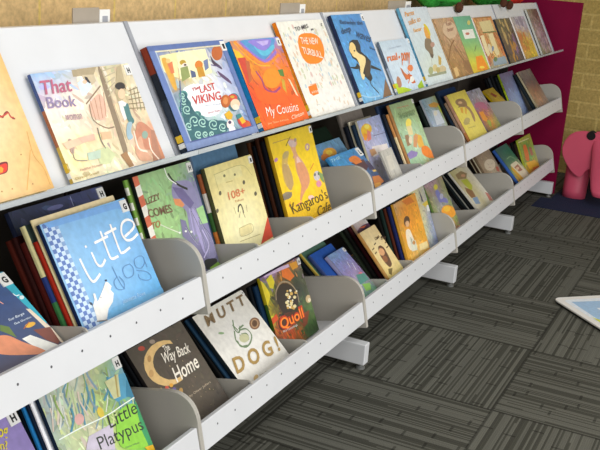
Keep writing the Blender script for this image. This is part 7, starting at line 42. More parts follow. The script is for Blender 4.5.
{'key':'l_home','x':0.0114,'w':0.2126,'L':0.2326,'lean':41.58,'y':0.0599,'z':0.1596,'t':0.012,'rot':0,'art':[['g',[['#443c30','#4c4438','#4c4438'],['#4c4030','#50463a','#4c4238'],['#4c4234','#50463a','#4c443a'],['#463c30','#4c4236','#483e34']],0.1,9],['p','#dcb878',[[0.676,0.117],[0.584,0.085],[0.481,0.071],[0.375,0.075],[0.278,0.098],[0.196,0.133],[0.134,0.182],[0.098,0.24],[0.089,0.301],[0.106,0.36],[0.151,0.415],[0.222,0.461],[0.311,0.491],[0.41,0.506],[0.513,0.505],[0.557,0.463],[0.474,0.467],[0.397,0.457],[0.327,0.433],[0.275,0.396],[0.238,0.355],[0.225,0.307],[0.233,0.259],[0.262,0.213],[0.313,0.175],[0.379,0.145],[0.454,0.128],[0.536,0.124],[0.615,0.135],[0.687,0.16]]],['p','#b88c50',[[0.266,0.18],[0.253,0.189],[0.239,0.196],[0.224,0.199],[0.213,0.198],[0.205,0.192],[0.203,0.183],[0.206,0.172],[0.215,0.161],[0.227,0.151],[0.242,0.144],[0.256,0.141],[0.268,0.143],[0.275,0.148],[0.278,0.157],[0.274,0.168]]],['p','#c89c60',[[0.18,0.309],[0.165,0.32],[0.149,0.327],[0.132,0.33],[0.118,0.328],[0.108,0.321],[0.105,0.31],[0.108,0.298],[0.117,0.285],[0.131,0.274],[0.148,0.267],[0.165,0.264],[0.179,0.266],[0.189,0.273],[0.192,0.283],[0.189,0.296]]],['p','#b08848',[[0.425,0.593],[0.413,0.601],[0.4,0.606],[0.386,0.608],[0.374,0.606],[0.366,0.6],[0.363,0.591],[0.365,0.582],[0.372,0.572],[0.384,0.564],[0.397,0.559],[0.411,0.557],[0.423,0.56],[0.431,0.565],[0.434,0.574],[0.432,0.583]]],['p','#a83c28',[[0.266,0.066],[0.255,0.073],[0.239,0.076],[0.22,0.075],[0.202,0.07],[0.186,0.063],[0.176,0.053],[0.173,0.043],[0.177,0.035],[0.188,0.028],[0.204,0.025],[0.222,0.026],[0.241,0.03],[0.256,0.038],[0.267,0.047],[0.27,0.057]]],['p','#988878',[[0.458,0.058],[0.448,0.064],[0.434,0.067],[0.417,0.066],[0.401,0.062],[0.387,0.056],[0.378,0.047],[0.376,0.038],[0.38,0.03],[0.39,0.024],[0.404,0.021],[0.421,0.022],[0.437,0.026],[0.451,0.032],[0.46,0.041],[0.462,0.05]]],['p','#c8503c',[[0.262,0.496],[0.254,0.501],[0.243,0.504],[0.232,0.504],[0.221,0.501],[0.212,0.496],[0.207,0.49],[0.207,0.483],[0.211,0.476],[0.219,0.471],[0.23,0.468],[0.241,0.468],[0.252,0.471],[0.261,0.476],[0.265,0.482],[0.266,0.489]]],['p','#e0a030',[[0.339,0.499],[0.331,0.505],[0.32,0.507],[0.309,0.507],[0.298,0.505],[0.289,0.5],[0.284,0.493],[0.284,0.486],[0.288,0.479],[0.296,0.474],[0.307,0.471],[0.318,0.471],[0.329,0.474],[0.338,0.479],[0.343,0.486],[0.343,0.493]]],['p','#6c5c9c',[[0.344,0.547],[0.336,0.552],[0.325,0.555],[0.313,0.555],[0.302,0.552],[0.294,0.547],[0.289,0.541],[0.288,0.534],[0.292,0.527],[0.3,0.522],[0.311,0.519],[0.323,0.519],[0.334,0.522],[0.343,0.527],[0.348,0.533],[0.348,0.541]]],['p','#d8c8b0',[[0.267,0.53],[0.258,0.536],[0.246,0.539],[0.233,0.539],[0.22,0.536],[0.211,0.53],[0.206,0.523],[0.205,0.515],[0.21,0.508],[0.219,0.502],[0.23,0.499],[0.244,0.499],[0.256,0.502],[0.265,0.507],[0.271,0.515],[0.271,0.523]]],['p','#e8c860',[[0.166,0.477],[0.16,0.481],[0.152,0.483],[0.144,0.483],[0.136,0.481],[0.13,0.477],[0.126,0.472],[0.126,0.467],[0.129,0.462],[0.135,0.458],[0.142,0.456],[0.151,0.456],[0.159,0.458],[0.165,0.462],[0.169,0.467],[0.169,0.472]]],['d','#b8a478',22,[0.05,0.08,0.95,0.95],0.0016,3],['t','#f4ecdc','The',[0.491,0.194],[0.595,0.195],[0.503,0.129],0.03],['t','#f4ecdc','Way Back',[0.382,0.282],[0.86,0.318],[0.425,0.183],0.03],['t','#f4ecdc','Home',[0.405,0.498],[0.859,0.488],[0.45,0.357],0.03],['t','#b8a890','by Oliver Jeffers',[0.456,0.682],[0.872,0.68],[0.459,0.661],0.01]],'rise':0.008,'spine':['#242020']},
{'key':'l_mutt','x':0.2647,'w':0.2353,'L':0.2392,'lean':47.02,'y':0.0329,'z':0.1673,'t':0.013,'rot':0,'art':[['g',[['#d4d0c4','#d8d6cc','#d8d4c8'],['#dcdad2','#e0deD8','#dcdad0'],['#e0ded6','#e2e0da','#dedcd4'],['#dcdad0','#e0dcd4','#dcd8ce']],0.03,6],['t','#7c6440','M U T T',[0.112,0.16],[0.91,0.154],[0.162,0.05],0.06],['t','#a48444','D O G !',[0.041,0.71],[0.914,0.771],[0.119,0.556],0.06],['p','#7c5434',[[0.905,0.417],[0.872,0.435],[0.831,0.446],[0.79,0.448],[0.754,0.44],[0.728,0.424],[0.717,0.402],[0.722,0.378],[0.742,0.355],[0.774,0.336],[0.814,0.325],[0.855,0.323],[0.892,0.331],[0.919,0.347],[0.93,0.369],[0.925,0.393]]],['p','#b08c68',[[0.882,0.408],[0.857,0.422],[0.827,0.431],[0.797,0.433],[0.77,0.427],[0.752,0.415],[0.744,0.399],[0.748,0.381],[0.764,0.363],[0.788,0.349],[0.818,0.34],[0.849,0.339],[0.875,0.344],[0.894,0.356],[0.902,0.372],[0.898,0.391]]],['p','#5c3c24',[[0.864,0.401],[0.846,0.412],[0.824,0.418],[0.803,0.42],[0.784,0.416],[0.771,0.408],[0.767,0.396],[0.77,0.383],[0.782,0.37],[0.8,0.36],[0.821,0.353],[0.843,0.351],[0.862,0.355],[0.874,0.363],[0.879,0.375],[0.875,0.388]]],['s','#68805c',0.0042,[[0.532,0.235],[0.465,0.32],[0.489,0.376],[0.572,0.329]]],['s','#68805c',0.0042,[[0.439,0.341],[0.364,0.436],[0.411,0.532],[0.53,0.533],[0.647,0.469],[0.635,0.385],[0.533,0.361]]],['s','#68805c',0.0042,[[0.48,0.404],[0.475,0.48],[0.565,0.484],[0.589,0.43],[0.513,0.407]]],['s','#68805c',0.0042,[[0.528,0.344],[0.632,0.336]]],['s','#68805c',0.0042,[[0.479,0.278],[0.497,0.348]]],['s','#68805c',0.0042,[[0.381,0.443],[0.37,0.506],[0.474,0.536]]],['p','#c0c098',[[0.577,0.483],[0.553,0.495],[0.523,0.501],[0.49,0.5],[0.459,0.493],[0.436,0.479],[0.424,0.462],[0.424,0.444],[0.436,0.427],[0.459,0.415],[0.49,0.408],[0.523,0.409],[0.553,0.417],[0.577,0.43],[0.59,0.447],[0.59,0.466]]],['p','#88a878',[[0.275,0.302],[0.267,0.305],[0.254,0.305],[0.238,0.302],[0.222,0.297],[0.208,0.29],[0.197,0.283],[0.193,0.276],[0.194,0.271],[0.202,0.268],[0.215,0.268],[0.23,0.271],[0.247,0.276],[0.261,0.283],[0.272,0.29],[0.276,0.297]]],['p','#c8a870',[[0.28,0.871],[0.259,0.876],[0.239,0.878],[0.222,0.876],[0.211,0.871],[0.206,0.862],[0.21,0.852],[0.221,0.842],[0.238,0.834],[0.258,0.828],[0.279,0.826],[0.296,0.828],[0.308,0.833],[0.312,0.842],[0.308,0.852],[0.297,0.862]]],['t','#98907c','Stephen M. King',[0.322,0.864],[0.758,0.895],[0.329,0.846],0.0]],'rise':0.0103,'lab':['',0.012],'spine':['#1c2428']},
{'key':'l_quoll','x':0.5617,'w':0.2323,'L':0.22,'lean':22.38,'y':0.1046,'z':0.1456,'t':0.012,'rot':0,'art':[['g',[['#6c5478','#9474a0','#7c6038','#b8742c','#6c5c74'],['#8c9c24','#54682c','#8c5c20','#4c5c3c','#54504c'],['#c8b81c','#3c3428','#302820','#28342c','#4c5438'],['#b8a818','#2c2824','#1c1818','#3c4438','#54583c'],['#d4581c','#8c3c1c','#30241c','#44682c','#5c7438'],['#3c4c20','#b84c14','#d85c10','#406428','#385c24'],['#2c401c','#384c20','#445820','#345824','#2c4c20']],0.22,9],['p','#e0cc20',[[-0.076,0.034],[0.023,0.026],[0.132,0.224],[0.081,0.297],[-0.128,0.431],[-0.153,0.348]]],['p','#d8c81c',[[0.126,0.057],[0.268,0.022],[0.292,0.132],[0.219,0.2],[0.153,0.167]]],['p','#e07020',[[0.518,0.029],[0.682,0.063],[0.777,0.197],[0.643,0.224],[0.489,0.126]]],['p','#d89420',[[0.731,0.024],[0.915,0.035],[0.922,0.118],[0.77,0.115]]],['p','#281c18',[[0.271,0.242],[0.429,0.186],[0.601,0.251],[0.725,0.409],[0.685,0.543],[0.504,0.577],[0.279,0.542],[0.225,0.395]]],['s','#a08c70',0.0044,[[0.216,0.34],[0.271,0.242],[0.433,0.18],[0.608,0.24],[0.715,0.379],[0.712,0.525]]],['p','#f4ecd0',[[0.558,0.411],[0.554,0.415],[0.547,0.417],[0.539,0.417],[0.53,0.416],[0.522,0.412],[0.516,0.407],[0.513,0.402],[0.514,0.397],[0.518,0.394],[0.525,0.392],[0.533,0.391],[0.542,0.393],[0.55,0.397],[0.556,0.402],[0.559,0.407]]],['p','#e8d8a0',[[0.525,0.369],[0.518,0.376],[0.506,0.38],[0.49,0.38],[0.474,0.377],[0.46,0.37],[0.449,0.362],[0.444,0.353],[0.446,0.344],[0.453,0.337],[0.465,0.334],[0.481,0.333],[0.497,0.336],[0.511,0.343],[0.522,0.351],[0.527,0.36]]],['p','#f4ecd0',[[0.614,0.342],[0.609,0.347],[0.6,0.35],[0.589,0.35],[0.577,0.348],[0.566,0.343],[0.559,0.337],[0.555,0.33],[0.556,0.324],[0.562,0.319],[0.571,0.317],[0.582,0.316],[0.594,0.319],[0.604,0.323],[0.612,0.329],[0.615,0.336]]],['p','#d8b058',[[0.624,0.386],[0.618,0.392],[0.606,0.396],[0.592,0.396],[0.577,0.393],[0.564,0.387],[0.554,0.379],[0.55,0.371],[0.551,0.363],[0.558,0.357],[0.569,0.354],[0.583,0.353],[0.598,0.356],[0.611,0.362],[0.621,0.37],[0.626,0.378]]],['p','#e8d8a0',[[0.55,0.505],[0.543,0.511],[0.533,0.514],[0.52,0.514],[0.506,0.511],[0.494,0.505],[0.486,0.498],[0.481,0.491],[0.483,0.483],[0.489,0.478],[0.499,0.475],[0.512,0.475],[0.526,0.477],[0.538,0.483],[0.547,0.49],[0.551,0.498]]],['p','#d8b058',[[0.529,0.537],[0.523,0.542],[0.512,0.545],[0.499,0.545],[0.485,0.542],[0.473,0.537],[0.464,0.53],[0.46,0.522],[0.461,0.514],[0.467,0.509],[0.478,0.506],[0.491,0.506],[0.505,0.509],[0.517,0.514],[0.526,0.521],[0.53,0.529]]],['p','#c89c48',[[0.446,0.485],[0.441,0.49],[0.433,0.492],[0.423,0.492],[0.412,0.49],[0.403,0.486],[0.396,0.48],[0.393,0.474],[0.394,0.468],[0.399,0.464],[0.407,0.462],[0.417,0.462],[0.427,0.464],[0.437,0.468],[0.444,0.474],[0.447,0.48]]],['p','#d8b058',[[0.537,0.325],[0.532,0.329],[0.525,0.331],[0.516,0.331],[0.507,0.33],[0.499,0.326],[0.493,0.321],[0.49,0.316],[0.49,0.311],[0.495,0.307],[0.502,0.305],[0.511,0.305],[0.52,0.306],[0.528,0.31],[0.534,0.315],[0.537,0.32]]],['p','#e8d8a0',[[0.57,0.484],[0.563,0.491],[0.552,0.494],[0.537,0.494],[0.521,0.491],[0.508,0.485],[0.498,0.477],[0.493,0.468],[0.494,0.46],[0.501,0.453],[0.513,0.45],[0.528,0.45],[0.543,0.453],[0.557,0.459],[0.567,0.467],[0.572,0.476]]],['p','#f4ecd0',[[0.59,0.463],[0.587,0.466],[0.581,0.468],[0.573,0.468],[0.566,0.466],[0.559,0.463],[0.554,0.459],[0.552,0.455],[0.552,0.451],[0.556,0.448],[0.562,0.446],[0.569,0.446],[0.577,0.447],[0.583,0.45],[0.588,0.454],[0.591,0.459]]],['p','#f4ecd0',[[0.454,0.499],[0.449,0.504],[0.44,0.506],[0.429,0.507],[0.418,0.504],[0.408,0.5],[0.401,0.494],[0.398,0.487],[0.398,0.481],[0.404,0.477],[0.412,0.474],[0.423,0.474],[0.434,0.476],[0.444,0.481],[0.451,0.487],[0.455,0.493]]],['p','#d8b058',[[0.556,0.406],[0.549,0.412],[0.538,0.416],[0.523,0.416],[0.508,0.413],[0.494,0.407],[0.485,0.399],[0.48,0.391],[0.481,0.382],[0.488,0.376],[0.5,0.373],[0.514,0.372],[0.529,0.376],[0.543,0.381],[0.553,0.389],[0.557,0.398]]],['p','#f4ecd0',[[0.489,0.446],[0.484,0.451],[0.474,0.454],[0.463,0.454],[0.451,0.451],[0.44,0.447],[0.433,0.44],[0.429,0.434],[0.43,0.427],[0.436,0.422],[0.445,0.419],[0.456,0.419],[0.468,0.422],[0.479,0.427],[0.486,0.433],[0.49,0.44]]],['p','#c89c48',[[0.58,0.563],[0.574,0.569],[0.562,0.572],[0.548,0.573],[0.533,0.569],[0.52,0.563],[0.51,0.555],[0.505,0.547],[0.507,0.539],[0.513,0.533],[0.525,0.53],[0.539,0.529],[0.554,0.533],[0.567,0.539],[0.577,0.547],[0.582,0.555]]],['p','#f4ecd0',[[0.548,0.403],[0.544,0.407],[0.536,0.41],[0.527,0.41],[0.517,0.408],[0.508,0.404],[0.502,0.399],[0.499,0.393],[0.5,0.388],[0.504,0.384],[0.512,0.382],[0.521,0.382],[0.531,0.384],[0.54,0.387],[0.546,0.393],[0.549,0.398]]],['p','#e8d8a0',[[0.618,0.552],[0.611,0.558],[0.599,0.562],[0.584,0.562],[0.569,0.558],[0.555,0.552],[0.545,0.544],[0.54,0.535],[0.541,0.527],[0.548,0.52],[0.56,0.517],[0.575,0.517],[0.591,0.52],[0.605,0.526],[0.615,0.535],[0.62,0.544]]],['p','#f4ecd0',[[0.49,0.523],[0.485,0.527],[0.478,0.529],[0.468,0.529],[0.458,0.527],[0.45,0.523],[0.443,0.518],[0.44,0.512],[0.441,0.507],[0.446,0.503],[0.453,0.501],[0.463,0.501],[0.472,0.503],[0.481,0.507],[0.488,0.512],[0.491,0.518]]],['p','#f4ecd0',[[0.532,0.415],[0.528,0.42],[0.519,0.422],[0.509,0.422],[0.499,0.42],[0.489,0.416],[0.482,0.41],[0.479,0.404],[0.48,0.399],[0.485,0.394],[0.493,0.392],[0.503,0.392],[0.514,0.394],[0.523,0.398],[0.53,0.404],[0.533,0.41]]],['p','#d8b058',[[0.51,0.401],[0.506,0.405],[0.499,0.407],[0.491,0.407],[0.482,0.405],[0.474,0.402],[0.469,0.397],[0.466,0.392],[0.467,0.388],[0.471,0.384],[0.477,0.382],[0.486,0.382],[0.494,0.384],[0.502,0.387],[0.508,0.392],[0.51,0.397]]],['p','#e8d8a0',[[0.474,0.482],[0.47,0.487],[0.462,0.489],[0.453,0.489],[0.443,0.487],[0.434,0.483],[0.428,0.478],[0.425,0.472],[0.425,0.467],[0.43,0.463],[0.437,0.46],[0.447,0.46],[0.457,0.462],[0.465,0.466],[0.472,0.472],[0.475,0.477]]],['p','#e8d8a0',[[0.673,0.449],[0.666,0.455],[0.654,0.458],[0.64,0.459],[0.625,0.455],[0.611,0.45],[0.602,0.442],[0.597,0.433],[0.598,0.425],[0.605,0.419],[0.617,0.416],[0.631,0.416],[0.646,0.419],[0.66,0.425],[0.669,0.432],[0.674,0.441]]],['p','#d8b058',[[0.723,0.403],[0.717,0.408],[0.707,0.411],[0.695,0.411],[0.682,0.409],[0.671,0.404],[0.663,0.397],[0.659,0.39],[0.66,0.384],[0.666,0.379],[0.675,0.376],[0.687,0.375],[0.7,0.378],[0.711,0.383],[0.72,0.389],[0.724,0.397]]],['p','#d8b058',[[0.546,0.461],[0.541,0.465],[0.533,0.467],[0.524,0.467],[0.514,0.465],[0.505,0.461],[0.499,0.456],[0.496,0.451],[0.497,0.445],[0.501,0.441],[0.509,0.439],[0.518,0.439],[0.528,0.441],[0.537,0.445],[0.543,0.45],[0.546,0.456]]],['p','#e8d8a0',[[0.458,0.452],[0.452,0.457],[0.441,0.461],[0.428,0.461],[0.414,0.458],[0.401,0.452],[0.392,0.445],[0.388,0.437],[0.389,0.429],[0.396,0.424],[0.406,0.42],[0.42,0.42],[0.433,0.423],[0.446,0.429],[0.455,0.436],[0.459,0.444]]],['p','#c89c48',[[0.447,0.516],[0.441,0.521],[0.433,0.523],[0.422,0.523],[0.41,0.521],[0.4,0.516],[0.392,0.51],[0.389,0.504],[0.39,0.497],[0.395,0.493],[0.404,0.49],[0.415,0.49],[0.426,0.492],[0.437,0.497],[0.444,0.503],[0.448,0.51]]],['p','#f4ecd0',[[0.737,0.388],[0.734,0.392],[0.728,0.393],[0.721,0.393],[0.713,0.392],[0.706,0.389],[0.702,0.385],[0.699,0.381],[0.7,0.377],[0.703,0.374],[0.709,0.372],[0.716,0.372],[0.724,0.373],[0.731,0.376],[0.736,0.38],[0.738,0.384]]],['p','#4c2410',[[0.142,0.56],[0.295,0.56],[0.689,0.611],[0.752,0.645],[0.726,0.718],[0.307,0.72],[0.133,0.711],[0.094,0.646]]],['p','#d84c14',[[-0.134,0.529],[0.131,0.492],[0.142,0.56],[-0.077,0.599]]],['p','#7c3c1c',[[0.703,0.683],[0.893,0.692],[0.752,0.834],[0.634,0.847]]],['p','#c8b080',[[1.011,0.58],[0.995,0.596],[0.972,0.606],[0.944,0.609],[0.917,0.604],[0.893,0.593],[0.878,0.576],[0.872,0.556],[0.877,0.537],[0.892,0.521],[0.916,0.511],[0.943,0.508],[0.971,0.512],[0.995,0.524],[1.011,0.541],[1.016,0.561]]],['p','#e8dcb8',[[0.995,0.588],[0.987,0.596],[0.975,0.601],[0.961,0.603],[0.947,0.6],[0.935,0.595],[0.928,0.586],[0.925,0.576],[0.927,0.567],[0.935,0.559],[0.947,0.554],[0.961,0.552],[0.974,0.555],[0.986,0.56],[0.994,0.569],[0.997,0.579]]],['t','#c83008','Quoll',[0.128,0.702],[0.742,0.728],[0.129,0.548],0.09],['t','#ff8c20','Quoll',[0.149,0.701],[0.721,0.727],[0.15,0.573],0.02],['t','#d8e0d8','Phil Cummings',[0.163,0.747],[0.514,0.773],[0.162,0.721],0.01],['p','#c8b0d0',[[0.079,-0.033],[0.708,0.017],[0.712,0.058],[0.091,0.016]]]],'rise':0.0035,'lab':['H',0.018],'spine':['#b0a020','#3c5c20','#604020']},
{'key':'l_lilacbook','x':0.9913,'w':0.1182,'L':0.2023,'lean':50.24,'y':0.028,'z':0.1709,'t':0.016,'rot':0,'art':[['g',[['#78a0cc','#7094c4','#6c8cc0'],['#8088c0','#7c80b8','#807cb4'],['#7c6ca4','#8c7cac','#7c689c'],['#6c5c90','#9c98a8','#7c6888'],['#5c8c84','#5c9088','#5c8c6c'],['#68a450','#7cac68','#90b050']],0.16,8],['p','#c0687c',[[0.884,0.514],[0.855,0.521],[0.817,0.523],[0.776,0.522],[0.738,0.517],[0.709,0.509],[0.694,0.499],[0.694,0.488],[0.71,0.479],[0.739,0.473],[0.777,0.47],[0.818,0.471],[0.856,0.476],[0.885,0.484],[0.901,0.495],[0.901,0.505]]],['s','#d8dce4',0.0029,[[0.635,0.235],[0.567,0.331]]],['s','#d8dce4',0.0029,[[0.815,0.29],[0.731,0.415]]],['p','#40847c',[[0.548,0.479],[0.97,0.523],[0.966,0.644],[0.358,0.639]]],['p','#7cb44c',[[0.479,0.644],[0.861,0.703],[0.647,0.798],[0.397,0.765]]]],'rise':0.0137,'lab':['',0.014],'spine':['#a8a4c0']},
{'key':'l_face','x':1.2023,'w':0.1307,'L':0.214,'lean':42.36,'y':0.0239,'z':0.1691,'t':0.014,'rot':0,'art':[['g',[['#e0c890','#e4cc98','#e4cc94'],['#e4cc90','#e8d4a0','#e4cc94'],['#e4cc88','#e8d098','#e4cc90'],['#dcc478','#e0c884','#d8c47c'],['#c8bc5c','#d0c468','#c8c064']],0.05,6],['p','#5c3824',[[0.421,0.329],[0.612,0.318],[0.73,0.382],[0.68,0.513],[0.605,0.665],[0.363,0.693],[0.283,0.588],[0.265,0.458]]],['p','#d8a070',[[0.626,0.427],[0.601,0.45],[0.555,0.468],[0.496,0.479],[0.433,0.481],[0.375,0.474],[0.331,0.459],[0.308,0.438],[0.309,0.414],[0.333,0.392],[0.378,0.374],[0.437,0.363],[0.5,0.36],[0.559,0.367],[0.604,0.382],[0.627,0.403]]],['p','#8c5430',[[0.544,0.544],[0.522,0.564],[0.483,0.58],[0.432,0.59],[0.378,0.592],[0.328,0.585],[0.291,0.572],[0.272,0.553],[0.273,0.532],[0.295,0.512],[0.334,0.496],[0.384,0.486],[0.438,0.484],[0.488,0.49],[0.526,0.504],[0.546,0.523]]],['s','#4c3c24',0.0038,[[0.325,0.268],[0.464,0.256]]],['s','#4c3c24',0.0038,[[0.094,0.319],[0.231,0.307]]],['s','#4c3c24',0.0038,[[0.092,0.391],[0.229,0.379]]],['s','#4c3c24',0.0038,[[0.659,0.215],[0.802,0.202]]],['s','#4c3c24',0.0038,[[0.888,0.235],[1.033,0.222]]],['s','#4c3c24',0.0038,[[0.922,0.334],[1.067,0.321]]],['s','#4c3c24',0.0038,[[0.828,0.41],[0.972,0.398]]],['t','#4c3418','One',[0.499,0.225],[0.809,0.21],[0.546,0.178],0.02],['t','#4c3418','Day',[0.822,0.261],[1.097,0.281],[0.914,0.213],0.02],['p','#6c5c2c',[[0.237,0.688],[0.477,0.715],[0.22,0.793],[0.13,0.758]]]],'rise':0.0094,'spine':['#d8a058','#dca860']},
{'key':'l_whitered','x':1.2414,'w':0.1051,'L':0.2567,'lean':42.36,'y':0.0477,'z':0.1625,'t':0.012,'rot':0,'art':[['g',[['#c8c4c4','#d0ccc8','#d4d0cc'],['#6c3040','#9c4c3c','#c8c0bc'],['#d8c8c0','#d8a490','#d0c8c4'],['#c8c4c0','#c84c34','#d0ccc8']],0.08,6],['p','#542c4c',[[0.002,0.166],[0.534,0.131],[1.273,0.162],[1.191,0.232],[0.617,0.202],[-0.093,0.217]]],['p','#c03c24',[[1.296,0.275],[1.592,0.291],[1.377,0.364],[1.151,0.339]]],['p','#d8682c',[[0.237,0.146],[0.777,0.157],[0.536,0.178]]]],'rise':0.0083,'spine':['#c8a888']},
{'key':'l_orange','x':1.3939,'w':0.2191,'L':0.2473,'lean':22.49,'y':0.0364,'z':0.1613,'t':0.012,'rot':0,'art':[['g',[['#c8a070','#dc9428','#d89430'],['#c08838','#e08c18','#e49c1c'],['#e0a030','#e49418','#e8a420'],['#e8a820','#e8a020','#e8a81c'],['#e8a81c','#e8c878','#e8a018'],['#e8a820','#e8c46c','#e8b440']],0.12,8],['p','#c86c14',[[0.354,0.02],[0.736,0.01],[0.898,0.118],[0.529,0.104]]],['p','#4c3018',[[0.475,0.328],[0.444,0.352],[0.399,0.368],[0.348,0.375],[0.298,0.371],[0.257,0.356],[0.231,0.334],[0.223,0.308],[0.236,0.281],[0.267,0.257],[0.311,0.241],[0.362,0.234],[0.412,0.238],[0.454,0.252],[0.481,0.274],[0.488,0.301]]],['p','#e0b080',[[0.425,0.357],[0.406,0.371],[0.378,0.381],[0.345,0.384],[0.313,0.381],[0.286,0.372],[0.269,0.359],[0.263,0.343],[0.27,0.326],[0.289,0.312],[0.317,0.303],[0.349,0.299],[0.382,0.302],[0.409,0.311],[0.427,0.324],[0.432,0.341]]],['p','#f0e4cc',[[0.19,0.4],[0.384,0.414],[0.429,0.554],[0.475,0.694],[0.206,0.713],[0.125,0.618]]],['p','#d8dcc8',[[0.288,0.524],[0.498,0.621],[0.472,0.746],[0.241,0.721]]],['s','#503418',0.0036,[[0.337,0.534],[0.327,0.623]]],['p','#f0dc9c',[[0.603,0.696],[0.955,0.719],[0.971,0.83],[0.57,0.781]]],['p','#c88c4c',[[0.464,0.639],[0.451,0.649],[0.431,0.655],[0.407,0.656],[0.384,0.653],[0.364,0.647],[0.351,0.637],[0.346,0.626],[0.35,0.615],[0.363,0.606],[0.383,0.6],[0.407,0.598],[0.43,0.601],[0.45,0.608],[0.464,0.617],[0.468,0.628]]]],'rise':0.0035,'spine':['#d8a038']},
{'key':'l_bird','x':1.617,'w':0.173,'L':0.2515,'lean':22.49,'y':0.0661,'z':0.1545,'t':0.012,'rot':0,'art':[['g',[['#b8b880','#c8c4a0','#a8b0a0'],['#c8c078','#d8d0a0','#a8b0b8'],['#d8c858','#c8c8a0','#8090b8'],['#b8c0b0','#a8b4c8','#7888b8']],0.15,6],['p','#d8c040',[[0.64,0.279],[1.014,0.263],[1.048,0.337],[0.801,0.343]]],['p','#e8ece8',[[0.88,0.327],[1.153,0.352],[1.107,0.443],[0.834,0.417]]],['p','#3c4458',[[0.669,0.051],[0.739,0.143],[0.781,0.258],[0.68,0.244]]]],'rise':0.0035},
{'key':'l_purpleball','x':1.8143,'w':0.2177,'L':0.2416,'lean':28.87,'y':0.0472,'z':0.1601,'t':0.012,'rot':0,'art':[['g',[['#9c7898','#a08094','#88845c'],['#8c8c60','#98888c','#84905c'],['#88945c','#9498a8','#7c9058'],['#8c9c5c','#a8a484','#7c9454'],['#94a45c','#d8a030','#7c9850'],['#98a45c','#e89818','#c088a0']],0.16,8],['p','#6c74b8',[[0.388,0.157],[0.585,0.162],[0.649,0.312],[0.845,0.364],[0.832,0.455],[0.569,0.374],[0.413,0.375]]],['p','#c8c038',[[0.615,0.13],[0.588,0.144],[0.55,0.153],[0.506,0.156],[0.464,0.152],[0.43,0.143],[0.41,0.128],[0.405,0.112],[0.416,0.095],[0.443,0.081],[0.481,0.072],[0.524,0.069],[0.566,0.072],[0.601,0.082],[0.622,0.096],[0.627,0.113]]],['p','#f0a018',[[0.952,0.675],[0.845,0.687],[0.715,0.679],[0.582,0.655],[0.466,0.618],[0.384,0.574],[0.348,0.528],[0.362,0.489],[0.425,0.461],[0.527,0.449],[0.655,0.454],[0.789,0.477],[0.909,0.514],[0.995,0.56],[1.034,0.607],[1.019,0.647]]],['p','#f4c030',[[0.819,0.546],[0.786,0.559],[0.732,0.565],[0.666,0.562],[0.598,0.553],[0.538,0.537],[0.495,0.518],[0.476,0.498],[0.482,0.481],[0.515,0.468],[0.567,0.462],[0.633,0.464],[0.701,0.474],[0.762,0.489],[0.806,0.509],[0.826,0.529]]],['p','#d8a8c8',[[1.343,0.761],[1.314,0.77],[1.266,0.773],[1.205,0.769],[1.14,0.758],[1.083,0.744],[1.04,0.727],[1.019,0.71],[1.023,0.697],[1.05,0.688],[1.098,0.685],[1.158,0.689],[1.222,0.698],[1.281,0.713],[1.325,0.73],[1.346,0.747]]],['p','#a8acc8',[[0.708,0.307],[0.681,0.322],[0.646,0.331],[0.608,0.335],[0.572,0.332],[0.544,0.323],[0.528,0.309],[0.527,0.293],[0.54,0.277],[0.566,0.263],[0.601,0.253],[0.639,0.249],[0.675,0.252],[0.704,0.261],[0.72,0.275],[0.721,0.291]]]],'rise':0.0049,'spine':['#6c8c48']},
{'key':'l_creamcover','x':2.2938,'w':0.2322,'L':0.2426,'lean':46.68,'y':0.0322,'z':0.1668,'t':0.012,'rot':0,'art':[['g',[['#b8b070','#c8c094','#d0ccb8'],['#b8ac78','#c4bc94','#d4d0c0'],['#c8c4a8','#b8b084','#d8d4c8'],['#d0ccbc','#b8b088','#d8d4c8'],['#d4d0c4','#b8bcb8','#d4ccc0']],0.08,6],['p','#8c7448',[[0.178,0.091],[0.551,0.08],[0.749,0.174],[0.522,0.251],[0.155,0.191]]],['p','#a8b024',[[0.229,0.224],[0.557,0.258],[0.555,0.417],[0.332,0.491],[0.239,0.331]]],['p','#7c5430',[[0.161,0.366],[0.393,0.487],[0.33,0.613],[0.096,0.593],[0.078,0.469]]],['p','#6c8cb0',[[0.129,0.601],[0.384,0.625],[0.295,0.761],[0.078,0.72]]],['p','#b8685c',[[0.899,0.636],[1.022,0.7],[0.962,0.848],[0.805,0.812]]],['p','#c0906c',[[0.589,0.194],[0.561,0.202],[0.522,0.205],[0.479,0.204],[0.438,0.198],[0.405,0.188],[0.386,0.177],[0.382,0.165],[0.395,0.154],[0.423,0.146],[0.462,0.143],[0.505,0.144],[0.546,0.15],[0.579,0.159],[0.599,0.171],[0.603,0.183]]]],'rise':0.0095,'spine':['#d8d4c4']},
{'key':'l_beige','x':2.7088,'w':0.2412,'L':0.2319,'lean':38.47,'y':0.0707,'z':0.1565,'t':0.012,'rot':0,'art':[['g',[['#94806c','#98846c','#90806c'],['#9c8870','#b0a088','#94846c'],['#a89478','#d0c4ac','#a08c70'],['#a08c74','#ccc0a8','#a47c60']],0.12,8],['p','#dccfb8',[[0.846,0.363],[0.747,0.398],[0.617,0.418],[0.475,0.42],[0.343,0.404],[0.242,0.373],[0.184,0.332],[0.179,0.286],[0.227,0.243],[0.321,0.208],[0.448,0.187],[0.59,0.183],[0.725,0.198],[0.831,0.228],[0.892,0.271],[0.897,0.318]]],['s','#a49078',0.0026,[[0.437,0.265],[0.496,0.284]]],['s','#a49078',0.0026,[[0.637,0.296],[0.696,0.315]]],['s','#b89080',0.0026,[[0.388,0.336],[0.516,0.361]]],['p','#b04430',[[0.769,0.404],[0.946,0.419],[0.853,0.532],[0.747,0.492]]]],'rise':0.0072,'spine':['#88745c']},
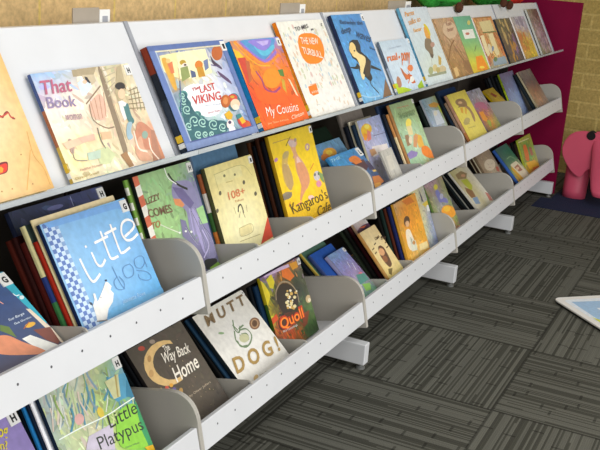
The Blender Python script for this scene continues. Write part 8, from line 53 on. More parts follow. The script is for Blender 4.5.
{'key':'l_bluegreen','x':2.9913,'w':0.2297,'L':0.2265,'lean':45.18,'y':0.0344,'z':0.1694,'t':0.018,'rot':0,'art':[['g',[['#2c6464','#246860','#2c6c5c'],['#286c64','#24705c','#2c7458'],['#2c7060','#30785c','#3c7c5c'],['#80a470','#a8a878','#b4b890'],['#c8a830','#b08468','#c8c8b0'],['#d8a820','#d0b878','#c8c4a0']],0.12,8],['s','#8cb890',0.0049,[[0.3,0.311],[0.612,0.304],[0.791,0.384]]],['p','#e4dcc0',[[0.238,0.457],[0.778,0.451],[0.92,0.642],[0.894,0.869],[0.386,0.851]]],['p','#a86c54',[[0.374,0.553],[0.727,0.534],[0.765,0.703],[0.486,0.69]]],['p','#d8a81c',[[0.25,0.482],[0.436,0.862],[0.207,0.879],[0.116,0.567]]],['p','#e8c8a8',[[0.627,0.628],[0.594,0.637],[0.552,0.642],[0.508,0.642],[0.469,0.637],[0.439,0.627],[0.425,0.615],[0.427,0.603],[0.446,0.591],[0.479,0.582],[0.52,0.577],[0.565,0.577],[0.605,0.582],[0.634,0.592],[0.649,0.604],[0.647,0.617]]]],'rise':0.0128,'spine':['#3c64b0','#4068b4']},
{'key':'l_bright','x':3.236,'w':0.281,'L':0.211,'lean':24.55,'y':0.0562,'z':0.1572,'t':0.012,'rot':0,'art':[['g',[['#a8b040','#b8b83c','#b0b040'],['#88a83c','#4c9c48','#a4b43c'],['#90ac40','#58a450','#a8b83c'],['#a8b438','#58a454','#b8b834'],['#d8b01c','#d88c20','#d8a828'],['#d8a01c','#d87820','#d89030']],0.14,8],['p','#e07820',[[0.253,0.165],[0.496,0.192],[0.505,0.431],[0.405,0.625],[0.164,0.551],[0.2,0.367]]],['p','#b0604c',[[0.624,0.304],[0.793,0.316],[0.796,0.536],[0.604,0.517]]],['p','#f0b818',[[0.131,0.586],[0.81,0.67],[0.985,0.864],[0.261,0.807]]],['p','#e06820',[[0.481,0.793],[0.925,0.85],[0.897,0.954],[0.454,0.895]]],['s','#e8e4a8',0.0052,[[-0.098,0.054],[0.814,0.101]]],['s','#3c7c34',0.0052,[[-0.054,0.146],[0.005,0.579]]]],'rise':0.004,'spine':['#a8b43c']}]
STACKS=[['t_viking',[]],['m_dog',[[['#d8c898'],0.005,-0.001,0.009,'#dccaa0','thin cream book with its top edge showing'],[['#9c2818'],0.01,-0.004,-0.03,'#9c2818','red spined book'],[['#dcd49c','#d8d098','#2c3c78','#3c7844','#3c8c4c'],0.012,-0.006,0.0,'#40504c','book with a cream, navy and green spine'],[['#4c1814'],0.014,-0.006,-0.03,'#3c1410','dark maroon book'],[['#2c100e'],0.012,-0.008,-0.02,'#2c100e','blackish red book'],[['#4c1c14'],0.014,-0.008,-0.025,'#3c1814','brownish maroon book']]],['m_elephant',[[['#7ca848','#e8e8d8','#7ca848','#e8e8d8','#7ca848','#e8e8d8','#7ca848','#e8e8d8','#7ca848','#e8e8d8','#7ca848','#e8e8d8','#7ca848','#e8e8d8','#7ca848','#e8e8d8'],0.009,-0.008,-0.004,'#7ca04c','green and white striped spine book']]],['m_cream',[[['#a8603c','#e0d8d0','#3c6434','#c87838','#2c4c2c'],0.012,-0.008,-0.012,'#684838','book with a green and orange flowered spine'],[['#50647c'],0.012,-0.01,0.032,'#50708c','taller slate blue book']]],['m_roo',[[['#15151a'],0.014,-0.012,-0.01,'#15151a','black spined book'],[['#3c2014'],0.012,-0.02,0.0,'#301810','dark brown book'],[['#101318'],0.012,-0.022,-0.02,'#101318','slim black book'],[['#4a2a18'],0.012,-0.03,-0.01,'#38200f','chestnut brown book']]],['m_crab',[]],['m_octopus',[[['#17241a'],0.012,0.006,0.045,'#17241a','very dark green book'],[['#14100e'],0.012,0.002,0.05,'#1c1410','black brown book']]],['m_girl',[[['#203040'],0.012,-0.006,-0.01,'#1c3048','dark teal book'],[['#d4ccb0'],0.008,-0.002,0.0,'#bcb49c','thin cream edged book'],[['#141820'],0.014,-0.01,-0.012,'#181c28','black spined book'],[['#6c645c'],0.012,-0.008,0.03,'#7c746c','taller taupe grey book']]],['m_fairy',[[['#c88c50','#e0cc9c','#d8c49c'],0.01,-0.01,-0.03,'#c8a878','cream and orange spined book'],[['#2c3038'],0.014,-0.02,-0.028,'#2c3038','slate black book'],[['#2c3c58'],0.012,-0.03,0.0,'#20304c','dark navy book']]],['m_snow',[[['#1c2420'],0.014,-0.012,-0.02,'#1c2420','very dark green book'],[['#0c0c0e'],0.016,-0.02,-0.01,'#0c0c0e','black book']]],['m_yellow',[[['#8c7464'],0.012,0.002,-0.03,'#8c7464','pinkish brown book'],[['#1c2838'],0.014,0.005,0.02,'#1c3050','taller dark navy book']]],['m_lavender',[[['#14181a'],0.014,-0.015,-0.01,'#14181a','black book'],[['#181a1c'],0.012,-0.03,0.0,'#181a1c','charcoal book'],[['#2c3034'],0.01,-0.04,-0.01,'#2c3034','dark grey book'],[['#0e0e10'],0.014,-0.05,-0.01,'#0e0e10','jet black book']]],['m_market',[[['#20282c'],0.014,-0.012,-0.01,'#20282c','dark slate book']]],['l_platypus',[[['#ffffff'],0.008,-0.006,-0.004,'#d0d4dc','thin white spined book'],[['#1c2c44'],0.01,-0.006,-0.004,'#18283c','navy black book'],[['#2c88cc'],0.01,-0.008,-0.004,'#1c5c8c','bright blue spined book'],[['#101c28'],0.01,-0.008,-0.006,'#101c28','blue black book'],[['#5c5424'],0.005,-0.01,-0.004,'#4c4820','thin olive gold spined book'],[['#14100e'],0.014,-0.012,-0.004,'#14100e','black brown book']]],['l_home',[[['#0e1014'],0.014,-0.01,-0.004,'#0e1014','black book'],[['#182024'],0.012,-0.014,-0.004,'#182024','dark teal black book']]],['l_mutt',[[['#1c3448'],0.008,-0.008,-0.006,'#14283c','dark blue book'],[['#0e0e0e'],0.016,-0.012,-0.01,'#0e0e0e','black book'],[['#2c2018'],0.012,-0.015,-0.015,'#2c2018','dark brown book']]],['l_quoll',[[['#142c44'],0.012,-0.012,-0.02,'#142c44','midnight blue book'],[['#101418'],0.014,-0.018,-0.02,'#101418','black book']]],['l_lilacbook',[[['#3c4c7c'],0.014,-0.05,0.02,'#2c54a0','blue and green picture book'],[['#b8a048'],0.01,-0.06,0.03,'#4c6c5c','yellow spined book'],[['#14181c'],0.014,-0.07,0.035,'#14181c','black book']]],['l_whitered',[[['#3c1418'],0.012,-0.006,-0.02,'#3c1418','dark maroon book'],[['#1c1c1a'],0.014,-0.012,-0.02,'#1c1c1a','black book'],[['#283024'],0.01,-0.02,-0.01,'#283024','dark moss green book']]],['l_orange',[[['#1c2450'],0.012,-0.008,-0.006,'#1c2450','navy spined book'],[['#4c2418'],0.01,-0.014,-0.01,'#3c1c14','dark red brown book'],[['#1c2c28'],0.012,-0.02,-0.01,'#1c2c28','dark green book'],[['#141210'],0.012,-0.028,-0.01,'#141210','black book']]],['l_purpleball',[[['#101214'],0.014,-0.012,-0.01,'#101214','black book']]],['l_creamcover',[[['#0f1214'],0.012,-0.01,-0.004,'#0f1214','black book'],[['#8c8c84'],0.004,-0.012,-0.01,'#6c6c64','thin grey edged book'],[['#1c2224'],0.012,-0.015,-0.004,'#1c2224','dark slate book'],[['#0c0c0c'],0.012,-0.02,-0.01,'#0c0c0c','jet black book']]],['l_beige',[[['#c0b498'],0.006,-0.006,-0.004,'#a89c84','thin cream edged book'],[['#3c2c20'],0.01,-0.01,-0.01,'#3c2c20','dark brown book'],[['#b4a88c'],0.004,-0.012,-0.012,'#8c8068','slim beige edged book'],[['#141210'],0.014,-0.016,-0.01,'#141210','black book']]],['l_bright',[[['#2c201c'],0.014,-0.004,-0.015,'#2c201c','dark brown book'],[['#141214'],0.014,-0.006,-0.01,'#141214','black book'],[['#4c3c38'],0.01,-0.008,-0.02,'#4c3c38','greyish brown book']]]]

# ------------------------------------------------------------------ helpers
def lin(h, g=1.0):
    h = h.lstrip('#'); out = []
    for i in (0, 2, 4):
        c = int(h[i:i+2], 16)/255
        c = c/12.92 if c <= .04045 else ((c+.055)/1.055)**2.4
        out.append(min(c*g, 1.0))
    return (*out, 1.0)

def nmat(name):
    m = bpy.data.materials.new(name); m.use_nodes = True
    nt = m.node_tree; b = nt.nodes['Principled BSDF']
    return m, nt, b

def simple(name, col, rough=.5, noise=.06, scale=30, bump=0, metal=0, coat=0, spec=.5):
    """procedural paint: base colour broken up by noise, optional bump"""
    m, nt, b = nmat(name)
    tc = nt.nodes.new('ShaderNodeTexCoord'); n = nt.nodes.new('ShaderNodeTexNoise')
    n.inputs['Scale'].default_value = scale; n.inputs['Detail'].default_value = 4
    nt.links.new(tc.outputs['Object'], n.inputs['Vector'])
    r = nt.nodes.new('ShaderNodeValToRGB'); c = lin(col)
    r.color_ramp.elements[0].position = .3; r.color_ramp.elements[1].position = .7
    r.color_ramp.elements[0].color = (*[x*(1-noise) for x in c[:3]], 1)
    r.color_ramp.elements[1].color = (*[min(1, x*(1+noise)) for x in c[:3]], 1)
    nt.links.new(n.outputs['Fac'], r.inputs['Fac']); nt.links.new(r.outputs['Color'], b.inputs['Base Color'])
    b.inputs['Roughness'].default_value = rough; b.inputs['Metallic'].default_value = metal
    b.inputs['Coat Weight'].default_value = coat; b.inputs['Specular IOR Level'].default_value = spec
    if bump:
        bp = nt.nodes.new('ShaderNodeBump'); bp.inputs['Strength'].default_value = bump; bp.inputs['Distance'].default_value = .003
        nt.links.new(n.outputs['Fac'], bp.inputs['Height']); nt.links.new(bp.outputs['Normal'], b.inputs['Normal'])
    return m

def print_mat(name='printed_cover', painted_haze=.045, spec=.5, rough=.3):
    m, nt, b = nmat(name)
    at = nt.nodes.new('ShaderNodeAttribute'); at.attribute_name = 'Ink'
    tc = nt.nodes.new('ShaderNodeTexCoord'); n = nt.nodes.new('ShaderNodeTexNoise')
    n.inputs['Scale'].default_value = 70; n.inputs['Detail'].default_value = 5
    nt.links.new(tc.outputs['Object'], n.inputs['Vector'])
    mr = nt.nodes.new('ShaderNodeMapRange'); mr.inputs['From Min'].default_value = .3; mr.inputs['From Max'].default_value = .7
    mr.inputs['To Min'].default_value = .9*GAIN; mr.inputs['To Max'].default_value = 1.1*GAIN
    nt.links.new(n.outputs['Fac'], mr.inputs['Value'])
    vm = nt.nodes.new('ShaderNodeVectorMath'); vm.operation = 'SCALE'
    nt.links.new(at.outputs['Color'], vm.inputs[0]); nt.links.new(mr.outputs['Result'], vm.inputs['Scale'])
    hz = nt.nodes.new('ShaderNodeMix'); hz.data_type = 'RGBA'; hz.inputs['Factor'].default_value = painted_haze; hz.inputs['B'].default_value = (.8, .8, .78, 1)  # pale glare of the plastic film mixed into the ink colour
    nt.links.new(vm.outputs['Vector'], hz.inputs['A']); nt.links.new(hz.outputs['Result'], b.inputs['Base Color'])
    b.inputs['Roughness'].default_value = rough; b.inputs['Specular IOR Level'].default_value = spec
    return m

def carpet_mat():
    m, nt, b = nmat('carpet_tiles'); N = nt.nodes; Lk = nt.links
    tc = N.new('ShaderNodeTexCoord'); mp = N.new('ShaderNodeMapping'); mp.vector_type = 'POINT'
    mp.inputs['Location'].default_value = (-.885*2, -.102*2, 0); mp.inputs['Scale'].default_value = (2, 2, 1)
    Lk.new(tc.outputs['Object'], mp.inputs['Vector'])
    sx = N.new('ShaderNodeSeparateXYZ'); Lk.new(mp.outputs['Vector'], sx.inputs[0])
    def M(op, a, b_=None, c_=None):
        n = N.new('ShaderNodeMath'); n.operation = op
        for i, v in enumerate((a, b_, c_)):
            if v is None: continue
            if isinstance(v, (int, float)): n.inputs[i].default_value = v
            else: Lk.new(v, n.inputs[i])
        return n.outputs[0]
    x, y = sx.outputs[0], sx.outputs[1]
    ix, iy = M('FLOOR', x), M('FLOOR', y)
    par = M('ABSOLUTE', M('MODULO', M('ADD', ix, iy), 2))           # 0 / 1 quarter-turned tiles
    par = M('GREATER_THAN', par, .5)
    # stripes run along X where parity is 1 (the tile below y = 0.102), along Y elsewhere
    inv = M('SUBTRACT', 1, par)
    across = M('ADD', M('MULTIPLY', y, par), M('MULTIPLY', x, inv))
    along = M('ADD', M('MULTIPLY', x, par), M('MULTIPLY', y, inv))
    tid = M('ADD', M('MULTIPLY', ix, 7.13), M('MULTIPLY', iy, 3.71))
    def WN(a, b_, c_):
        v = N.new('ShaderNodeCombineXYZ')
        for q, s in enumerate((a, b_, c_)):
            if isinstance(s, (int, float)): v.inputs[q].default_value = s
            else: Lk.new(s, v.inputs[q])
        n = N.new('ShaderNodeTexWhiteNoise'); n.noise_dimensions = '3D'; Lk.new(v.outputs[0], n.inputs['Vector']); return n.outputs['Value']
    NS = 96
    si = M('FLOOR', M('MULTIPLY', across, NS)); fs = M('FRACT', M('MULTIPLY', across, NS))
    gi = M('FLOOR', M('MULTIPLY', across, 7)); dens = M('MULTIPLY_ADD', WN(gi, 3.3, tid), .34, .26)    # bands with many or few dark yarns
    seg = M('FLOOR', M('ADD', M('MULTIPLY', along, .5), M('MULTIPLY', WN(si, 9.1, tid), 5)))
    dark = M('LESS_THAN', WN(si, seg, tid), dens)
    edge = M('MULTIPLY', M('GREATER_THAN', fs, .82), .18)
    tint = M('MULTIPLY_ADD', WN(si, 1.7, tid), .22, .86)
    mixd = N.new('ShaderNodeMix'); mixd.data_type = 'RGBA'; Lk.new(dark, mixd.inputs['Factor'])
    mixd.inputs['A'].default_value = lin('#62625a'); mixd.inputs['B'].default_value = lin('#46463f')
    # short cross bars, like ladder rungs, in some bands
    bi = M('FLOOR', M('MULTIPLY', across, 16))
    rung = M('FRACT', M('ADD', M('MULTIPLY', along, 3.4), M('MULTIPLY', WN(bi, 4.4, tid), 3)))
    dash = M('MULTIPLY', M('MULTIPLY', M('LESS_THAN', rung, .05), M('GREATER_THAN', WN(bi, 6.2, tid), .35)), .45)
    # tile joints
    fx, fy = M('FRACT', x), M('FRACT', y)
    d = M('MINIMUM', M('MINIMUM', fx, M('SUBTRACT', 1, fx)), M('MINIMUM', fy, M('SUBTRACT', 1, fy)))
    joint = M('MULTIPLY', M('LESS_THAN', d, .008), .45)
    # pile
    n3 = N.new('ShaderNodeTexNoise'); n3.inputs['Scale'].default_value = 420; n3.inputs['Detail'].default_value = 2
    Lk.new(tc.outputs['Object'], n3.inputs['Vector'])
    f = M('MULTIPLY', M('SUBTRACT', 1, dash), M('SUBTRACT', 1, joint))
    f = M('MULTIPLY', M('MULTIPLY', f, tint), M('SUBTRACT', 1, edge))
    f = M('MULTIPLY', f, M('MULTIPLY_ADD', n3.outputs['Fac'], 1.1, .45))
    vm = N.new('ShaderNodeVectorMath'); vm.operation = 'SCALE'
    Lk.new(mixd.outputs['Result'], vm.inputs[0]); Lk.new(f, vm.inputs['Scale']); Lk.new(vm.outputs['Vector'], b.inputs['Base Color'])
    b.inputs['Roughness'].default_value = .95; b.inputs['Specular IOR Level'].default_value = .1
    bp = N.new('ShaderNodeBump'); bp.inputs['Strength'].default_value = .5; bp.inputs['Distance'].default_value = .002
    Lk.new(n3.outputs['Fac'], bp.inputs['Height']); Lk.new(bp.outputs['Normal'], b.inputs['Normal'])
    return m

def brick_mat(name, axis, c1, c2, mortar, off, bw=.25, rh=.0865, ms=.008, rough=.85, speck=.25):
    m, nt, b = nmat(name); N = nt.nodes; Lk = nt.links
    tc = N.new('ShaderNodeTexCoord'); sx = N.new('ShaderNodeSeparateXYZ'); Lk.new(tc.outputs['Object'], sx.inputs[0])
    cb = N.new('ShaderNodeCombineXYZ'); Lk.new(sx.outputs[axis], cb.inputs[0]); Lk.new(sx.outputs[2], cb.inputs[1])
    mp = N.new('ShaderNodeMapping'); mp.inputs['Location'].default_value = off; Lk.new(cb.outputs[0], mp.inputs['Vector'])
    br = N.new('ShaderNodeTexBrick'); Lk.new(mp.outputs[0], br.inputs['Vector'])
    br.inputs['Scale'].default_value = 1; br.inputs['Brick Width'].default_value = bw; br.inputs['Row Height'].default_value = rh
    br.inputs['Mortar Size'].default_value = ms; br.inputs['Mortar Smooth'].default_value = .3
    br.inputs['Color1'].default_value = lin(c1); br.inputs['Color2'].default_value = lin(c2); br.inputs['Mortar'].default_value = lin(mortar)
    n = N.new('ShaderNodeTexNoise'); n.inputs['Scale'].default_value = 90; n.inputs['Detail'].default_value = 6; Lk.new(tc.outputs['Object'], n.inputs['Vector'])
    mr = N.new('ShaderNodeMapRange'); mr.inputs['From Min'].default_value = .3; mr.inputs['From Max'].default_value = .7
    mr.inputs['To Min'].default_value = 1-speck; mr.inputs['To Max'].default_value = 1+speck*.5; Lk.new(n.outputs['Fac'], mr.inputs['Value'])
    vm = N.new('ShaderNodeVectorMath'); vm.operation = 'SCALE'; Lk.new(br.outputs['Color'], vm.inputs[0]); Lk.new(mr.outputs[0], vm.inputs['Scale'])
    Lk.new(vm.outputs[0], b.inputs['Base Color']); b.inputs['Roughness'].default_value = rough; b.inputs['Specular IOR Level'].default_value = .2
    bp = N.new('ShaderNodeBump'); bp.inputs['Strength'].default_value = .4; bp.inputs['Distance'].default_value = .003
    mx = N.new('ShaderNodeMath'); mx.operation = 'SUBTRACT'; Lk.new(n.outputs['Fac'], mx.inputs[0]); Lk.new(br.outputs['Fac'], mx.inputs[1])
    Lk.new(mx.outputs[0], bp.inputs['Height']); Lk.new(bp.outputs['Normal'], b.inputs['Normal'])
    return m

def acrylic_mat():
    m, nt, b = nmat('clear_acrylic'); N = nt.nodes
    b.inputs['Base Color'].default_value = (.78, .82, .84, 1); b.inputs['Roughness'].default_value = .12
    tr = N.new('ShaderNodeBsdfTransparent'); tr.inputs['Color'].default_value = (.93, .96, .95, 1)
    tc = N.new('ShaderNodeTexCoord'); n = N.new('ShaderNodeTexNoise'); n.inputs['Scale'].default_value = 9
    nt.links.new(tc.outputs['Object'], n.inputs['Vector'])
    mr = N.new('ShaderNodeMapRange'); mr.inputs['To Min'].default_value = .25; mr.inputs['To Max'].default_value = .6; nt.links.new(n.outputs['Fac'], mr.inputs['Value'])
    mx = N.new('ShaderNodeMixShader'); nt.links.new(mr.outputs[0], mx.inputs['Fac'])
    nt.links.new(tr.outputs[0], mx.inputs[1]); nt.links.new(b.outputs[0], mx.inputs[2])
    nt.links.new(mx.outputs[0], N['Material Output'].inputs['Surface'])
    return m

PRINT = print_mat()
BOARD = print_mat('book_boards', .0, .06, .6)
PAGE = simple('page_edges', '#d8cfb4', .8, .08, 200)
WHITE = simple('white_powder_coat', '#dbdddf', .38, .02, 12)
PLATE = simple('pale_grey_plate', '#b6b2a8', .35, .03, 8)
GREYTRIM = simple('grey_trim', '#9a9da4', .4, .04, 20)
DARKBACK = simple('painted_shade_back', '#3a332c', .7, .1, 10)  # dark tone paints the shade behind the books, on back and uprights
DOT = simple('punched_hole', '#5a5a5e', .8, .05)
STEEL = simple('zinc_glide', '#a4a6a4', .35, .05, metal=.6)
ACRYL = acrylic_mat()
STICK = simple('yellow_sticker', '#e6bc18', .45, .08, 60)
LABEL = simple('white_label', '#e8e8e4', .45, .03)
MAROON = simple('maroon_laminate', '#7a0034', .6, .08, 6, spec=.15)
PINK = simple('pink_plastic', '#dc5874', .45, .05, 6)
HOLE = simple('hole_shade_and_eye_black', '#14090c', .9, .1)  # black fills stand in for the shade inside eye holes; plush eyes share it
GREEN = simple('green_plush', '#2f9a38', .95, .35, 55, bump=1.0)
RED = simple('red_plush', '#d02414', .95, .25, 55, bump=1.0)
BROWN = simple('brown_plush', '#4c2814', .95, .3, 60, bump=1.0)
NAVY = simple('navy_rug', '#03183e', .95, .25, 250, bump=.6)
EDGESHADE = simple('edge_shade_black', '#171716', .8, .1)  # black of the slab that paints the shadow line below the play board
HOLDER = simple('grey_plastic', '#a49a8c', .3, .05)

def mesh_obj(name, bm, mats, parent=None, smooth=False):
    me = bpy.data.meshes.new(name); bm.normal_update(); bm.to_mesh(me); bm.free()
    for m in (mats if isinstance(mats, (list, tuple)) else [mats]): me.materials.append(m)
    if smooth:
        for f in me.polygons: f.use_smooth = True
    o = bpy.data.objects.new(name, me); C.objects.link(o)
    if parent: o.parent = parent
    return o

def thing(name, label, cat, mat=None, group=None):
    o = bpy.data.objects.new(name, None); C.objects.link(o); o.empty_display_size = .05
    if mat is not None: o.matrix_basis = mat
    o['label'] = label; o['category'] = cat
    if group: o['group'] = group
    return o

def tag(o, label, cat, group=None):
    o['label'] = label; o['category'] = cat
    if group: o['group'] = group
    return o

def box(bm, x0, x1, y0, y1, z0, z1, mi=0, bevel=0):
    vs = [bm.verts.new((x, y, z)) for x in (x0, x1) for y in (y0, y1) for z in (z0, z1)]
    fs = []
    for q in ((0, 1, 3, 2), (4, 6, 7, 5), (0, 4, 5, 1), (2, 3, 7, 6), (0, 2, 6, 4), (1, 5, 7, 3)):
        f = bm.faces.new([vs[i] for i in q]); f.material_index = mi; fs.append(f)
    if bevel:
        es = list({e for f in fs for e in f.edges})
        bmesh.ops.bevel(bm, geom=es, offset=bevel, segments=2, profile=.5, affect='EDGES')
    return vs

def prism_x(bm, prof, x0, x1, mi=0):
    """closed (y, z) outline extruded along X"""
    a = [bm.verts.new((x0, y, z)) for y, z in prof]; b = [bm.verts.new((x1, y, z)) for y, z in prof]
    n = len(prof)
    bm.faces.new(a[::-1]).material_index = mi; bm.faces.new(b).material_index = mi
    for i in range(n): bm.faces.new((a[i], a[(i+1) % n], b[(i+1) % n], b[i])).material_index = mi

def cyl(bm, c, axis, r, h, mi=0, n=16):
    axis = Vector(axis).normalized(); t = axis.orthogonal().normalized(); s = axis.cross(t)
    c = Vector(c)
    a = [bm.verts.new(c + (t*math.cos(2*math.pi*k/n)+s*math.sin(2*math.pi*k/n))*r) for k in range(n)]
    b = [bm.verts.new(v.co + axis*h) for v in a]
    bm.faces.new(a[::-1]).material_index = mi; bm.faces.new(b).material_index = mi
    for k in range(n): bm.faces.new((a[k], a[(k+1) % n], b[(k+1) % n], b[k])).material_index = mi

def ink(bm): return bm.loops.layers.float_color.get('Ink') or bm.loops.layers.float_color.new('Ink')

# ------------------------------------------------------------------ setting
def plane(name, pts, m):
    bm = bmesh.new(); bm.faces.new([bm.verts.new(p) for p in pts]); o = mesh_obj(name, bm, m); o['kind'] = 'structure'; return o
WALL_Y, WALL_X = .45, 4.35
plane('floor', [(-3, -4, 0), (WALL_X, -4, 0), (WALL_X, WALL_Y, 0), (-3, WALL_Y, 0)], carpet_mat())
plane('wall_back', [(-3, WALL_Y, 0), (WALL_X, WALL_Y, 0), (WALL_X, WALL_Y, 2.7), (-3, WALL_Y, 2.7)],
      brick_mat('sandy_brick', 0, '#d0b07c', '#d6b884', '#dcc070', (-.138, .053, 0), .249, .0865, .004))
plane('wall_right', [(WALL_X, WALL_Y, 0), (WALL_X, -4, 0), (WALL_X, -4, 2.7), (WALL_X, WALL_Y, 2.7)],
      brick_mat('olive_sand_brick', 1, '#bca662', '#c6b06c', '#d6c078', (.075, -.012, 0), .24, .0865, .007))

# ------------------------------------------------------------------ shelving bays
TH = math.radians(13); UY, UZ = math.sin(TH), math.cos(TH)
MID = (.0123, .4907); LOW = (.0049, .1609)          # lower front corner of each tray's lip (y, z)
PB = (.0974, .7808); PT = (.2292, 1.0225)            # lower and upper edge of the sloping display face
W = .9
def fr(O, f, h): return (O[0]+f*UZ+h*UY, O[1]-f*UY+h*UZ)   # tray frame: f back along the floor, h up along the lip
def tray_mesh(O, x0, x1):
    bm = bmesh.new()
    H = .0605
    prof = [fr(O, 0, 0), fr(O, 0, H-.002), fr(O, .002, H), fr(O, .012, H), fr(O, .012, H-.002), fr(O, .003, H-.003), fr(O, .003, .003), fr(O, .29, .003), fr(O, .29, .05), fr(O, .293, .05), fr(O, .293, 0)]
    prism_x(bm, prof, x0, x1)
    for n in range(11):
        x = x0+.064+.075*n; c = fr(O, -.0004, .037)
        cyl(bm, (x, c[0], c[1]), (0, UZ, -UY), .0023, .0003, 1, 10)
    return bm
def plate_mesh(O, x0, x1):
    bm = bmesh.new(); R, T = .058, .138
    prof = [fr(O, -.004, -.018), fr(O, -.004, T-R)]
    for k in range(1, 9):
        a = math.pi/2*k/8; prof.append(fr(O, -.004+R-R*math.cos(a), T-R+R*math.sin(a)))
    prof += [fr(O, .29, T), fr(O, .29, -.018)]
    prism_x(bm, prof, x0, x1)
    bmesh.ops.bevel(bm, geom=list(bm.edges), offset=.0012, segments=1, affect='EDGES')
    return bm
def half_mesh(O, x):
    bm = bmesh.new()
    prism_x(bm, [fr(O, .004, .004), fr(O, .004, .060), fr(O, .008, .066), fr(O, .016, .069), fr(O, .285, .069), fr(O, .285, .004)], x-.0015, x+.0015)
    c = fr(O, .012, .062); cyl(bm, (x-.004, c[0], c[1]), (1, 0, 0), .003, .008, 1, 10)
    return bm
BAY_LABELS = {
 -1: 'white display bay nearest the camera, holding the pale blue cover with the white puppy',
 0: 'white display bay second from the camera, holding the yellow kangaroo cover and brown moon cover',
 1: 'white display bay, third from the camera, holding the blue swimming creature cover',
 2: 'white display bay, fourth from the camera, under the two green plush toys',
 3: 'white display bay at the far end against the maroon panel'}
HALF = {-1: [('m', -.352)], 0: [('m', .242), ('m', .527), ('l', .243), ('l', .532)], 1: [('m', 1.351), ('l', 1.116), ('l', 1.353)], 2: [('l', 2.19)], 3: []}
SL = math.atan2(PT[0]-PB[0], PT[1]-PB[1])
for k in range(-1, 4):
    x0, x1 = k*W, (k+1)*W
    t = thing('display_bay', BAY_LABELS[k], 'bookshelf', Matrix.Translation((x0, .2, 0)), 'joined book display bays')
    inv = Matrix.Translation((-x0, -.2, 0))
    def add(name, bm, m):
        bmesh.ops.transform(bm, matrix=inv, verts=bm.verts); return mesh_obj(name, bm, m, t)
    ny, nz = math.cos(SL), -math.sin(SL)
    bm = bmesh.new()      # sloping face with a folded top edge
    prism_x(bm, [PB, PT, (PT[0]+.03, PT[1]-.002), (PT[0]+.03, PT[1]-.01), (PT[0]+ny*.012, PT[1]+nz*.012-.004), (PB[0]+ny*.012, PB[1]+nz*.012)], x0+.005, x1-.005)
    add('display_panel', bm, WHITE)
    bm = bmesh.new(); e = .003
    prism_x(bm, [(PB[0]-e*ny, PB[1]-e*nz), (PT[0]-e*ny, PT[1]-e*nz+.001), (PT[0]+.02, PT[1]-.004), (PB[0]+.02, PB[1]-.01)], x1-.0062, x1+.0048)
    add('joint_strip', bm, GREYTRIM)
    bm = bmesh.new(); a = math.radians(25); fy, fz = -math.cos(a), math.sin(a)
    p0 = (PB[0]+.004, PB[1]-.004); p1 = (p0[0]+fy*.056, p0[1]+fz*.056)
    prism_x(bm, [p0, p1, (p1[0]-.002, p1[1]-.009), (p1[0]+.001, p1[1]-.010), (p1[0]+.003, p1[1]-.003), (p0[0]+.001, p0[1]-.003)], x0+.001, x1-.001)
    add('book_ledge', bm, ACRYL)
    for O in (MID, LOW):
        add('tray', tray_mesh(O, x0+.007, x1-.007), [WHITE, DOT])
        add('end_divider', plate_mesh(O, x0+.0002, x0+.0062), PLATE)
        add('end_divider', plate_mesh(O, x1-.0062, x1-.0002), PLATE)
    for kind, hx in HALF[k]: add('half_divider', half_mesh(MID if kind == 'm' else LOW, hx), [PLATE, STEEL])
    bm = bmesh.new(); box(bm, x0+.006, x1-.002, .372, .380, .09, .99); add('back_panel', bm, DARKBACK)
    bm = bmesh.new(); box(bm, x0+.001, x1-.001, .255, .385, .985, .995); add('top_board', bm, WHITE)
    for xs in ((x0, x1) if k == -1 else (x1,)):
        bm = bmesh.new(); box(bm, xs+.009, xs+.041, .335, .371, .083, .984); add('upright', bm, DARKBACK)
        bm = bmesh.new(); box(bm, xs+.008, xs+.042, 0, .40, .017, .083, 0, .003); f = add('foot', bm, WHITE)
        for yy in (.016, .38):
            bm = bmesh.new(); prof = [(0, 0), (.013, 0), (.013, .006), (.006, .008), (.006, .0175), (0, .0175)]
            rg = [[bm.verts.new((xs+.025+r*math.cos(q*math.pi/8), yy+r*math.sin(q*math.pi/8), z)) for q in range(16)] for r, z in prof[1:5]]
            for a_, b_ in zip(rg, rg[1:]):
                for q in range(16): bm.faces.new((a_[q], a_[(q+1) % 16], b_[(q+1) % 16], b_[q]))
            bm.faces.new(rg[0][::-1]); bm.faces.new(rg[-1])
            bmesh.ops.transform(bm, matrix=inv, verts=bm.verts); mesh_obj('levelling_glide', bm, STEEL, f)
bm = bmesh.new(); box(bm, 3.662, 3.684, -.004, .44, .012, 1.042, 0, .002)
tag(mesh_obj('end_panel', bm, MAROON), 'tall dark maroon panel closing the far end of the white display shelves', 'panel')

